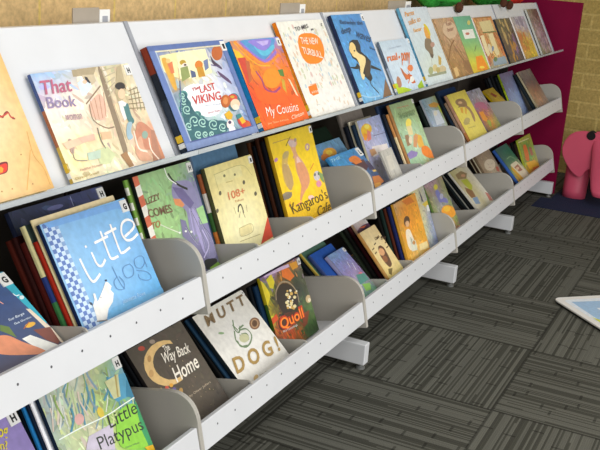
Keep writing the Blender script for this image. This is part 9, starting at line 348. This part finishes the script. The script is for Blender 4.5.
# ------------------------------------------------------------------ books
TXT = {}
def text_mesh(s, bold):
    if (s, bold) not in TXT:
        cu = bpy.data.curves.new('lettering', 'FONT'); cu.body = s; cu.offset = bold; cu.resolution_u = 3
        o = bpy.data.objects.new('lettering', cu)
        me = bpy.data.meshes.new_from_object(o)
        vs = [(v.co.x, v.co.y) for v in me.vertices]; fs = [tuple(p.vertices) for p in me.polygons]
        x0 = min(v[0] for v in vs); x1 = max(v[0] for v in vs); y1 = max(v[1] for v in vs)
        TXT[(s, bold)] = ([((a-x0)/(x1-x0), b/y1) for a, b in vs], fs)
        bpy.data.meshes.remove(me); bpy.data.objects.remove(o); bpy.data.curves.remove(cu)
    return TXT[(s, bold)]
def vnoise(seed):
    R = random.Random(seed); g = [[R.uniform(-1, 1) for _ in range(40)] for _ in range(40)]
    def f(x, y):
        i, j = int(x) % 39, int(y) % 39; a, b = x-int(x), y-int(y); a = a*a*(3-2*a); b = b*b*(3-2*b)
        return (g[j][i]*(1-a)+g[j][i+1]*a)*(1-b)+(g[j+1][i]*(1-a)+g[j+1][i+1]*a)*b
    return f
def clip_uv(poly):
    """keep printed shapes inside the cover"""
    def cut(P, ax, lim, sign):
        out = []
        for i in range(len(P)):
            a, b = P[i-1], P[i]; ia = sign*(a[ax]-lim) <= 0; ib = sign*(b[ax]-lim) <= 0
            if ia != ib:
                t = (lim-a[ax])/(b[ax]-a[ax]); q = [a[0]+(b[0]-a[0])*t, a[1]+(b[1]-a[1])*t]; out.append(q)
            if ib: out.append(b)
        return out
    for ax, lim, s in ((0, 0, -1), (0, 1, 1), (1, 0, -1), (1, 1, 1)):
        if len(poly) < 3: return []
        poly = cut(poly, ax, lim, s)
    return poly
def art_mesh(d, seed):
    """all the printed picture of a cover as one mesh of flat inked shapes; the lettering goes to a second one"""
    w, L = d['w'], d['L']; bm = bmesh.new(); lay = ink(bm); lines = []; ntext = 0
    def pos(u, v, z): return (u*w, -z, (1-v)*L)
    step = min(2e-5, 1.2e-3/max(1, len(d['art']))); z = 4e-4
    def face(B, lay_, pts, col):
        try: f = B.faces.new([B.verts.new(p) for p in pts])
        except ValueError: return
        for l in f.loops: l[lay_] = col
    for it in d['art']:
        z = min(z+step, 1.8e-3); k = it[0]
        if k == 'g':
            rows = [[lin(c) for c in r] for r in it[1]]; nr, nc = len(rows), len(rows[0]); amp, sc = it[2], it[3]
            nu, nv = 22, 28; n1, n2, n3 = vnoise(seed), vnoise(seed+77), vnoise(seed+155)
            def colr(u, v):
                # painterly: warp the lookup, then vary the value
                u2 = min(1, max(0, u+.05*n2(u*sc+3, v*sc+9)*(amp*8))); v2 = min(1, max(0, v+.05*n3(u*sc+1, v*sc+5)*(amp*8)))
                a, b = u2*(nc-1), v2*(nr-1); i, j = min(int(a), nc-2), min(int(b), nr-2); a -= i; b -= j
                s = 1+amp*(n1(u*sc*2, v*sc*2)*.8+n2(u*sc*5, v*sc*5)*.7)
                return tuple(max(0, ((rows[j][i][q]*(1-a)+rows[j][i+1][q]*a)*(1-b)+(rows[j+1][i][q]*(1-a)+rows[j+1][i+1][q]*a)*b)*s) for q in range(3))+(1,)
            vs = [[bm.verts.new(pos(i/nu, j/nv, 4e-4)) for i in range(nu+1)] for j in range(nv+1)]
            cs = [[colr(i/nu, j/nv) for i in range(nu+1)] for j in range(nv+1)]
            for j in range(nv):
                for i in range(nu):
                    f = bm.faces.new((vs[j][i], vs[j+1][i], vs[j+1][i+1], vs[j][i+1]))
                    for l, (p, q) in zip(f.loops, ((j, i), (j+1, i), (j+1, i+1), (j, i+1))): l[lay] = cs[p][q]
            if amp >= .1:        # brush dabs of neighbouring colours
                R = random.Random(seed+9)
                for _ in range(int(min(420, 2600*amp))):
                    u, v = R.random(), R.random(); c = colr(min(1, max(0, u+R.gauss(0, .06))), min(1, max(0, v+R.gauss(0, .06)))); j = 1+R.gauss(0, amp*1.5)
                    col = tuple(max(0, x*j*(1+R.gauss(0, amp*.5))) for x in c[:3])+(1,)
                    la, lb, an = R.uniform(.02, .07), R.uniform(.006, .022), R.gauss(1.1, .7); ca, sa = math.cos(an), math.sin(an)
                    q = clip_uv([[u+(ca*a_*la-sa*b_*lb), v+(sa*a_*la+ca*b_*lb)*w/L] for a_, b_ in ((-1, -.3), (-.4, -1), (.6, -.8), (1, .2), (.3, 1), (-.7, .7))])
                    if len(q) > 2: face(bm, lay, [pos(a_, b_, z) for a_, b_ in q], col)
                    z += 4e-7
        elif k == 'p':
            q = it[2]
            if 5 < len(q) < 16 and not any(abs(a[0]-b[0]) < 1e-6 for a, b in zip(q, q[1:])):      # round the corners of drawn shapes
                for _ in range(2): q = [[a[i]*f+b[i]*(1-f) for i in (0, 1)] for a, b in zip(q, q[1:]+q[:1]) for f in (.78, .22)]
            q = clip_uv(q)
            if len(q) > 2: face(bm, lay, [pos(u, v, z) for u, v in q], lin(it[1]))
        elif k == 's':
            col = lin(it[1]); hw = it[2]/2; P = [Vector((u*w, (1-v)*L)) for u, v in it[3]]
            if 2 < len(P) < 14:      # smooth hand-drawn line through the points
                Q = [P[0]]; E = [2*P[0]-P[1]]+P+[2*P[-1]-P[-2]]
                for a, b, c, e in zip(E, E[1:], E[2:], E[3:]):
                    for s in (.25, .5, .75, 1): Q.append(.5*((2*b)+(c-a)*s+(2*a-5*b+4*c-e)*s*s+(3*b-a-3*c+e)*s**3))
                P = Q
            for a, b in zip(P, P[1:]):
                dd = b-a
                if dd.length < 1e-6: continue
                dd.normalize(); nn = Vector((-dd.y, dd.x))*hw; a2 = a-dd*hw*.5; b2 = b+dd*hw*.5
                q = clip_uv([[c.x/w, 1-c.y/L] for c in (a2-nn, b2-nn, b2+nn, a2+nn)])
                if len(q) > 2: face(bm, lay, [pos(u, v, z) for u, v in q], col); z += step*.02
        elif k == 'd':
            R = random.Random(it[5]+seed)
            for _ in range(it[2]):
                u = R.uniform(it[3][0], it[3][2]); v = R.uniform(it[3][1], it[3][3]); r = it[4]*R.uniform(.5, 1.3)
                q = clip_uv([[u+r*math.cos(q*.785)/w*.7, v+r*math.sin(q*.785)/L*R.uniform(.7, 1.2)] for q in range(8)]); z += step*.02
                if len(q) > 2: face(bm, lay, [pos(a, b, z) for a, b in q], lin(it[1]))
        elif k == 't':
            tm = bmesh.new(); tl = ink(tm); lines.append(tm)
            vs, fs = text_mesh(it[2], it[6]*.45); bl, br, tp = it[3], it[4], it[5]; col = lin(it[1]); ntext += 1
            P = [tm.verts.new(pos(bl[0]+a*(br[0]-bl[0])+b*(tp[0]-bl[0]), bl[1]+a*(br[1]-bl[1])+b*(tp[1]-bl[1]), 1.9e-3+ntext*2e-5)) for a, b in vs]
            for f in fs:
                try: ff = tm.faces.new([P[i] for i in f])
                except ValueError: continue
                for l in ff.loops: l[tl] = col
    for B in [bm]+lines:
        B.normal_update()
        flip = [f for f in B.faces if f.normal.y > 0]
        if flip: bmesh.ops.reverse_faces(B, faces=flip)
    return bm, lines
def cover_mesh(w, L, t, spine, front):
    """two boards and a rounded spine, C-shaped in plan"""
    bm = bmesh.new(); lay = ink(bm); b = min(.0018, t*.25)
    prof = [(w, 0), (.004, 0), (.0012, t*.12), (0, t*.3), (0, t*.7), (.0012, t*.88), (.004, t), (w, t), (w, t-b), (b+.002, t-b), (b+.002, b), (w, b)]
    n = len(spine); seg = max(1, n); zs = [L*i/seg for i in range(seg+1)]
    rings = [[bm.verts.new((x, y, z)) for x, y in prof] for z in zs]
    fc = lin(front)
    def put(f, c):
        for l in f.loops: l[lay] = c
    put(bm.faces.new(rings[0][::-1]), fc); put(bm.faces.new(rings[-1]), fc)
    m = len(prof)
    for r in range(seg):
        sc = lin(spine[n-1-r])
        for i in range(m):
            f = bm.faces.new((rings[r][i], rings[r][(i+1) % m], rings[r+1][(i+1) % m], rings[r+1][i])); put(f, sc if 1 <= i <= 5 else fc)
    bmesh.ops.recalc_face_normals(bm, faces=bm.faces)
    return bm
def book(label, group, M, w, L, t, spine, front):
    r = thing('picture_book', label, 'book', M, group)
    mesh_obj('cover', cover_mesh(w, L, t, spine, front), BOARD, r)
    b = min(.0018, t*.25); bm = bmesh.new()
    box(bm, b+.0025, w-.003, b+.0002, t-b-.0002, .003, L-.003); mesh_obj('page_block', bm, PAGE, r)
    return r
def glyph(bm, s, x0, x1, z0, z1, y, mi=1):
    vs, fs = text_mesh(s, .05)
    P = [bm.verts.new((x0+a*(x1-x0), y, z0+b*(z1-z0))) for a, b in vs]
    for f in fs:
        try: ff = bm.faces.new([P[i] for i in f]); ff.material_index = mi
        except ValueError: pass
INKBLACK = simple('label_ink', '#18181a', .6, .05)
LABELS = {
 't_tan': 'large pale tan and golden cover at the left edge of the top ledge',
 't_woman': 'wide cream cover with a reading girl and pink title, on the top ledge',
 't_viking': 'blue bordered cover with red viking title and green curling waves, on the top ledge',
 't_cousins': 'bright orange cover with swirling blue and purple sky, on the top ledge',
 't_dots': 'off-white speckled cover with an orange title blob, on the top ledge',
 't_swim': 'sky blue cover with a dark swimming creature with cream belly, on the top ledge',
 't_pony': 'short pale blue cover with orange lettering and a leaping orange figure, on the top ledge',
 't_parrot': 'tall pale grey-blue cover with a brown and yellow bird, on the top ledge',
 't_brown': 'brown cover with a tan rounded figure, on the top ledge right of the bird cover',
 't_mint': 'mint green to yellow cover with an orange patch, on the top ledge',
 't_red': 'red and cream striped cover on the top ledge right of the mint green cover',
 't_dark': 'dark brown and purple cover on the top ledge, near its far end',
 't_yellow': 'cover grey above and yellow below, on the top ledge beside the dark brown cover',
 't_stone': 'mottled mauve-brown cover, last book at the far end of the top ledge',
 'm_navy': 'navy cover with teal edge and orange arm, tilted far back at left edge of photo',
 'm_dog': 'pale blue cover with a white puppy and checked left border, in the middle tray',
 'm_elephant': 'green cover with a purple elephant and red-white striped border, in the middle tray',
 'm_cream': 'pale yellow cover with a small red title and red bottom corner, in the middle tray',
 'm_roo': 'yellow cover with dancing kangaroos, in the middle tray',
 'm_octopus': 'steel blue cover with a yellow-orange round creature, behind a brighter blue book',
 'm_crab': 'bright blue cover with orange and dark shapes, leaning low behind the second end divider',
 'm_girl': 'lavender cover with a yellow haired figure, in the middle tray',
 'm_fairy': 'pale green cover with yellow and orange fairies, in the middle tray',
 'm_snow': 'grey-blue and lime cover, left of the narrow yellow cover in the middle tray',
 'm_yellow': 'yellow cover with a brown long-tailed animal, in the middle tray',
 'm_lilac': 'grey-mauve cover with a pink arch and orange patch, right of the yellow animal cover',
 'm_mustard': 'mustard yellow book lying far back behind the grey-mauve cover',
 'm_lavender': 'lavender blue cover with a lime green spine, in the far middle tray',
 'm_market': 'beige and brown cover, last book at the far end of the middle trays',
 'l_purple': 'plain purple cover with yellow letters at the lower left corner of the lowest tray',
 'l_platypus': 'green and pastel leafy cover with dark title, in the lowest tray',
 'l_home': 'dark brown cover with a cream crescent moon and white title, in the lowest tray',
 'l_mutt': 'cream cover with brown furry lettering and a scribbled dog, in the lowest tray',
 'l_quoll': 'dark jungle cover with a black spotted animal and orange title, in the lowest tray',
 'l_lilacbook': 'narrow blue and lilac cover turning teal below, in the lowest tray',
 'l_face': 'narrow buff yellow cover with a long brown haired face, in the lowest tray',
 'l_whitered': 'white and red cover directly behind the buff face cover, in the lowest tray',
 'l_orange': 'golden orange cover with a small dark haired figure, in the lowest tray',
 'l_bird': 'pale yellow and blue cover half hidden behind the golden orange cover',
 'l_purpleball': 'green and mauve cover with a big orange ball, in the lowest tray',
 'l_creamcover': 'pale cream cover with a lime and brown figure, in the lowest tray',
 'l_beige': 'beige brown cover with a pale round face, in the lowest tray',
 'l_bluegreen': 'teal green cover with a thick royal blue spine, in the lowest tray',
 'l_bright': 'bright green, orange and yellow cover, last book at the far end of the lowest trays',
 'm_night': 'tall shiny night blue cover with white label, behind the pale blue puppy cover',
 'm_pale': 'plain pale grey thin book in front of the lavender cover with yellow haired figure',

}
GROUPS = {'t': 'picture books standing on the sloping top ledge', 'm': 'picture books in the middle trays', 'l': 'picture books in the lowest trays'}
ROOT = {}
def frame(x, y, z, lean): return Matrix.Translation((x, y, z)) @ Matrix.Rotation(-math.radians(lean), 4, 'X')
for n, d in enumerate(BOOKS):
    key = d['key']; w, L, t = d['w'], d['L'], d['t']
    first = d['art'][0][1][0][0] if d['art'] and d['art'][0][0] == 'g' else '#888888'
    sp = d.get('spine', [first])
    r = book(LABELS[key], GROUPS[key[0]], frame(d['x'], d['y'], d['z'], d['lean']), w, L, t, sp, first); ROOT[key] = (d, r)
    bm, lines = art_mesh(d, 11*n+5)
    mesh_obj('cover_picture', bm, PRINT, r)
    for tm in lines: mesh_obj('cover_lettering', tm, PRINT, r)
    if 'lab' in d:
        ch, s = d['lab']; bm = bmesh.new(); x1, z1 = w-.001, L-.003
        box(bm, x1-s*.85, x1, -.0026, -.0004, z1-s, z1)
        if ch: glyph(bm, ch, x1-s*.62, x1-s*.2, z1-s*.78, z1-s*.3, -.0028)
        else: box(bm, x1-s*.55, x1-s*.35, -.0029, -.0026, z1-s*.7, z1-s*.3, 1)
        mesh_obj('corner_label', bm, [LABEL, INKBLACK], r)
    if 'st' in d:
        bm = bmesh.new(); box(bm, -.0006, .004, -.0004, t*.75, .020, .034); box(bm, -.0006, .003, -.0002, t*.75, .008, .018, 1)
        mesh_obj('spine_sticker', bm, [STICK, LABEL], r)
def clampx(tier, x0, x1, c):
    st = [(q*W-.0072, q*W+.0072) for q in range(-1, 5)]+[(h-.0055, h+.0055) for v in HALF.values() for k2, h in v if k2 == tier]
    return max([x0]+[e+.001 for s, e in st if e <= c]), min([x1]+[s-.001 for s, e in st if s >= c])
ORD = ['directly', 'second', 'third', 'fourth', 'fifth', 'sixth', 'seventh']
NEAR = {
 't_viking': 'the viking cover',
 'm_dog': 'the pale blue puppy cover', 'm_elephant': 'the purple elephant cover', 'm_cream': 'the red-cornered pale yellow cover', 'm_roo': 'the yellow kangaroo cover',
 'm_crab': 'the bright blue cover', 'm_octopus': 'the steel blue cover', 'm_girl': 'the lavender cover', 'm_fairy': 'the pale green fairies cover', 'm_snow': 'the grey-blue and lime cover',
 'm_yellow': 'the narrow yellow animal cover', 'm_lavender': 'the lavender blue lime-spined cover', 'm_market': 'the last beige and brown cover',
 'l_platypus': 'the leafy green cover', 'l_home': 'the brown moon cover', 'l_mutt': 'the cream furry-lettered cover', 'l_quoll': 'the dark jungle cover', 'l_lilacbook': 'the narrow lilac cover',
 'l_whitered': 'the white and red cover', 'l_orange': 'the golden orange cover', 'l_purpleball': 'the orange ball cover', 'l_creamcover': 'the pale cream cover',
 'l_beige': 'the beige face cover', 'l_bright': 'the last bright green and yellow cover',

}
for key, items in STACKS:
    d, r = ROOT[key]; off = d['t']+.0015; a = math.radians(d['lean'])-TH; ln = math.radians(d['lean'])
    for i, (sp, t, dx, dl, front, what) in enumerate(items):
        st = off/math.cos(a); up = t*math.tan(a)+.0015-d['rise']
        y, z = d['y']+UZ*st+up*math.sin(ln), d['z']-UY*st+up*math.cos(ln)
        lab = '%s, %s behind %s' % (what, ORD[i], NEAR[key])
        xa, xb = clampx(key[0], d['x']+dx, d['x']+d['w']-.012, d['x']+d['w']/2); w = xb-xa
        b = book(lab, GROUPS[key[0]], frame(xa, y, z, d['lean']), w, d['L']+dl-up, t, sp, front)
        off += t+.001

# ------------------------------------------------------------------ things on top of the shelves
for x0, x1, lx, lab in ((-.107, -.03, .002, 'grey plastic sign holder with white tab, nearest the camera on the shelf top'),
                        (.73, .843, .876, 'grey plastic sign holder with white tab, behind the white cover with an orange blob'),
                        (1.523, 1.688, 1.742, 'grey plastic sign holder with white tab, between the swimming creature cover and parrot cover')):
    t = thing('sign_holder', lab, 'sign holder', Matrix.Translation((x0, .27, .9955)), 'sign holders along the shelf top')
    bm = bmesh.new(); box(bm, 0, x1-x0, -.004, .0, .0, .052, 0, .001); box(bm, 0, x1-x0, -.004, .03, 0, .003); mesh_obj('plate', bm, HOLDER, t)
    bm = bmesh.new(); box(bm, x1-x0, lx-x0, -.005, -.001, .0, .048, 0, .001)
    box(bm, x1-x0+.008, lx-x0-.008, -.0056, -.005, .018, .036, 1); mesh_obj('tab', bm, [LABEL, GREYTRIM], t)

def blob(bm, c, r, rot=0, n=20):
    M = Matrix.Translation(c) @ Matrix.Rotation(rot, 4, 'Y') @ Matrix.Diagonal((*r, 1))
    bmesh.ops.create_uvsphere(bm, u_segments=n, v_segments=n//2+2, radius=1, matrix=M)
def fused(name, blobs, m, parent, vox=.010):
    bm = bmesh.new()
    for b in blobs: blob(bm, *b)
    o = mesh_obj(name, bm, m, parent, True)
    md = o.modifiers.new('fuse', 'REMESH'); md.mode = 'VOXEL'; md.voxel_size = vox; md.use_smooth_shade = True
    sm = o.modifiers.new('soften', 'SMOOTH'); sm.iterations = 4; sm.factor = .6
    return o
def plush(x, lab, m, feet=()):
    t = thing('plush_toy', lab, 'soft toy', Matrix.Translation((x, .352, .9975)), 'plush toys on the shelf top')
    legs = []
    for fx_, fz in feet: legs += [((fx_*(1-q/4)*.6+fx_*.4*q/4+fx_*.4, -.03-.03*q, .06+(fz+.01-.06)*q/4*.4), (.026, .026, .022)) for q in range(4)]
    fused('body', [((0, 0, .075), (.125, .082, .075)), ((-.03, -.005, .18), (.07, .066, .06)), ((-.10, -.02, .05), (.045, .05, .04)), ((.10, -.02, .05), (.045, .05, .04)),
                   ((-.06, -.03, .24), (.02, .02, .024)), ((-.06, .03, .24), (.02, .02, .024)), ((-.085, 0, .165), (.03, .045, .028))]+legs, m, t, .007)
    for fx_, fz in feet:
        bm = bmesh.new(); blob(bm, (fx_, -.146, fz), (.022, .016, .021)); mesh_obj('paw', bm, BROWN, t, True)
    for ey in (-.038, .033):
        bm = bmesh.new(); blob(bm, (-.078, ey, .243), (.006, .007, .008), 0, 10); mesh_obj('eye', bm, HOLE, t, True)
    return t
plush(2.27, 'green plush toy with one brown paw, left one on the shelf top', GREEN, [(-.13, .024)])
plush(3.05, 'green plush toy with brown paws, right one, beside the red plush toy', GREEN, [(-.10, .023), (-.22, .035)])
plush(3.47, 'red plush toy at the far end of the shelf top', RED)

# ------------------------------------------------------------------ pink elephant stool on the navy rug
bm = bmesh.new(); q = [(3.34, .045), (3.34, -1.3), (4.30, -1.3), (4.30, -.008), (3.578, -.008), (3.578, .045)]
lo = [bm.verts.new((x, y, .0005)) for x, y in q]; hi = [bm.verts.new((x, y, .003)) for x, y in q]
bm.faces.new(lo[::-1]); bm.faces.new(hi)
for i in range(6): bm.faces.new((lo[i], lo[(i+1) % 6], hi[(i+1) % 6], hi[i]))
bmesh.ops.recalc_face_normals(bm, faces=bm.faces)
tag(mesh_obj('rug', bm, NAVY), 'flat navy blue rug under the pink elephant stool by the far wall', 'rug')
def elephant():
    cy = -.262; t = thing('elephant_stool', 'pink plastic elephant shaped stool with big round ears, on the navy rug', 'stool', Matrix.Translation((3.685, cy, .0031)))
    # saddle body: an arch from foot to foot, cut away between the front and hind legs
    prof = []
    for k in range(41):
        s = -1+2*k/40; a = s*math.pi*.5
        y = .17*math.copysign(abs(math.sin(a))**.55, s)+s*.045; z = .335*(math.cos(a)**.62 if abs(s) < 1 else 0)
        prof.append((y, max(z, 0)))
    xs = [.06+.46*i/30 for i in range(31)]
    bm = bmesh.new(); V = {}
    for i, x in enumerate(xs):
        e = (i/30-.5)*2; drop = .02*e*e
        for j, (y, z) in enumerate(prof): V[i, j] = bm.verts.new((x, y*(1-.06*abs(e)), z*(1-drop)))
    for i in range(30):
        for j in range(40):
            zc = prof[j][1]; xm = (xs[i]+xs[i+1])/2-.29
            if zc < .20-2.6*xm*xm*2.2 and abs(xm) < .115: continue      # side arch
            if j and zc < .0: continue
            bm.faces.new((V[i, j], V[i+1, j], V[i+1, j+1], V[i, j+1]))
    bmesh.ops.delete(bm, geom=[v for v in bm.verts if not v.link_faces], context='VERTS')
    o = mesh_obj('body', bm, PINK, t, True); s = o.modifiers.new('wall', 'SOLIDIFY'); s.thickness = .014; o.modifiers.new('round', 'SUBSURF').levels = 1
    # broad front legs
    for sgn in (-1, 1):
        bm = bmesh.new(); rings = []
        for q in range(7):
            h = q/6; z = .24*h; ry = .063+.006*h; rx = .05-.01*h
            rings.append([bm.verts.new((.03+.035*h+rx*math.cos(a*math.pi/10), sgn*(.158+.0*h)+ry*math.sin(a*math.pi/10), z)) for a in range(20)])
        for q in range(6):
            for a in range(20): bm.faces.new((rings[q][a], rings[q][(a+1) % 20], rings[q+1][(a+1) % 20], rings[q+1][a]))
        bm.faces.new(rings[0][::-1]); bm.faces.new(rings[-1]); mesh_obj('front_leg', bm, PINK, t, True)
    # heart shaped ears
    for sgn in (-1, 1):
        bm = bmesh.new(); out = [(.045, .355), (.075, .372), (.11, .378), (.15, .378), (.19, .368), (.222, .345), (.243, .31), (.252, .27), (.245, .232), (.225, .197), (.197, .162), (.167, .136), (.14, .123), (.124, .134), (.112, .158), (.098, .176), (.07, .18), (.05, .25)]
        a = [bm.verts.new((-.035+.10*(y-.05)**1.0*.6, sgn*y, z)) for y, z in out]; b = [bm.verts.new((v.co.x+.014, v.co.y, v.co.z)) for v in a]; n = len(a)
        bm.faces.new(a); bm.faces.new(b[::-1])
        for i in range(n): bm.faces.new((a[i], b[i], b[(i+1) % n], a[(i+1) % n]))
        bmesh.ops.recalc_face_normals(bm, faces=bm.faces); bmesh.ops.bevel(bm, geom=list(bm.edges), offset=.004, segments=2, affect='EDGES')
        mesh_obj('ear', bm, PINK, t)
        bm = bmesh.new(); cyl(bm, (-.034, sgn*.108, .358), (1, 0, 0), .023, .05, 0, 16); mesh_obj('eye_hole', bm, HOLE, t)
    # brow and trunk
    bm = bmesh.new(); rings = []
    path = [(.06, .375, .09), (.01, .372, .096), (-.025, .335, .096), (-.04, .28, .092), (-.05, .21, .084), (-.06, .14, .076), (-.08, .085, .062), (-.11, .058, .045)]
    for x, z, hw in path: rings.append([bm.verts.new((x+.022*math.cos(a*math.pi/8), hw*math.sin(a*math.pi/8), z+.006*math.cos(a*math.pi/8))) for a in range(16)])
    for r0, r1 in zip(rings, rings[1:]):
        for a in range(16): bm.faces.new((r0[a], r0[(a+1) % 16], r1[(a+1) % 16], r1[a]))
    bm.faces.new(rings[0][::-1]); bm.faces.new(rings[-1]); bmesh.ops.recalc_face_normals(bm, faces=bm.faces)
    mesh_obj('trunk', bm, PINK, t, True)
elephant()

# ------------------------------------------------------------------ play board lying on the carpet
def round_rect(a, b, r, n=6):
    q = []
    for cx, cy, s in ((a-r, b-r, 0), (r, b-r, 1), (r, r, 2), (a-r, r, 3)):
        for k in range(n+1):
            t = math.pi/2*(s+k/n); q.append((cx+r*math.cos(t), cy+r*math.sin(t)))
    return q
ang = math.atan2(-.186, -.187)
t = thing('play_board', 'white play board printed with light blue shapes, lying on the carpet', 'board', Matrix.Translation((1.906, -.355, 0)) @ Matrix.Rotation(ang, 4, 'Z'))
def slab(name, q, z0, z1, m):
    bm = bmesh.new(); a = [bm.verts.new((x, y, z0)) for x, y in q]; b = [bm.verts.new((x, y, z1)) for x, y in q]; n = len(q)
    bm.faces.new(a[::-1]); bm.faces.new(b)
    for i in range(n): bm.faces.new((a[i], a[(i+1) % n], b[(i+1) % n], b[i]))
    return mesh_obj(name, bm, m, t)
slab('edge_shade_base', [(x+.004, y+.004) for x, y in round_rect(.592, .592, .03)], 0, .009, EDGESHADE)  # added dark slab, imitates the shadow line under the board edge
slab('board_top', round_rect(.60, .60, .032), .009, .014, LABEL)
bm = bmesh.new(); lay = ink(bm)
def flat(q, col, z):
    f = bm.faces.new([bm.verts.new((x, y, z)) for x, y in q]); f.normal_update()
    if f.normal.z < 0: f.normal_flip()
    for l in f.loops: l[lay] = lin(col)
flat([(x+.028, y+.028) for x, y in round_rect(.544, .544, .02)], '#dbe6f0', .0143)
for k, q in enumerate(([(.05, .05), (.30, .04), (.31, .10), (.12, .11), (.12, .24), (.06, .25)], [(.16, .15), (.34, .13), (.35, .19), (.17, .22)], [(.10, .30), (.16, .29), (.18, .46), (.12, .48)],
                      [(.22, .26), (.40, .24), (.42, .44), (.24, .46)], [(.38, .05), (.54, .05), (.54, .30), (.46, .30), (.46, .12), (.38, .12)])):
    flat(q, '#94bce0', .0145+k*2e-5)
flat([(.20, .032), (.44, .032), (.42, .052), (.24, .055)], '#d0d848', .0147)
flat([(.28, .30), (.35, .29), (.36, .38), (.29, .39)], '#e4eef4', .0147)
mesh_obj('printed_pattern', bm, PRINT, t)

# ------------------------------------------------------------------ light
def area(name, loc, target, sx, sy, power, col):
    l = bpy.data.lights.new(name, 'AREA'); l.shape = 'RECTANGLE'; l.size = sx; l.size_y = sy; l.energy = power; l.color = col
    o = bpy.data.objects.new(name, l); C.objects.link(o); o.location = loc
    o.rotation_euler = (Vector(target)-Vector(loc)).to_track_quat('-Z', 'Y').to_euler(); return o
area('window_light', (-.2, -3.4, 1.6), (.7, .2, .5), 3.4, 2.2, 104, (1, .98, .96))
area('side_fill', (-3.2, -1.6, 1.9), (1, 0, .5), 1.6, 1.6, 36, (1, .98, .95))
area('ceiling_light', (.6, -1.3, 2.75), (.6, -1.2, 0), 2.4, .8, 26, (1, .97, .92))
w = bpy.data.worlds.new('room_glow'); bpy.context.scene.world = w; w.use_nodes = True
bg = w.node_tree.nodes['Background']; bg.inputs['Color'].default_value = (.95, .97, 1, 1); bg.inputs['Strength'].default_value = .34

# ------------------------------------------------------------------ camera
cd = bpy.data.cameras.new('camera'); cam = bpy.data.objects.new('camera', cd); C.objects.link(cam)
cd.sensor_width = 36; cd.lens = 939.74*36/600; cd.clip_start = .02
rx, ux, fx = (.438759, -.895354, .076361), (.216591, .187844, .958020), (.872112, .403801, -.276344)
cam.matrix_world = Matrix(((rx[0], ux[0], -fx[0], -1.51604), (rx[1], ux[1], -fx[1], -.87848), (rx[2], ux[2], -fx[2], 1.17453), (0, 0, 0, 1)))
bpy.context.scene.camera = cam
vs = bpy.context.scene.view_settings; vs.view_transform = 'Standard'; vs.look = 'None'; vs.exposure = 0; vs.gamma = 1
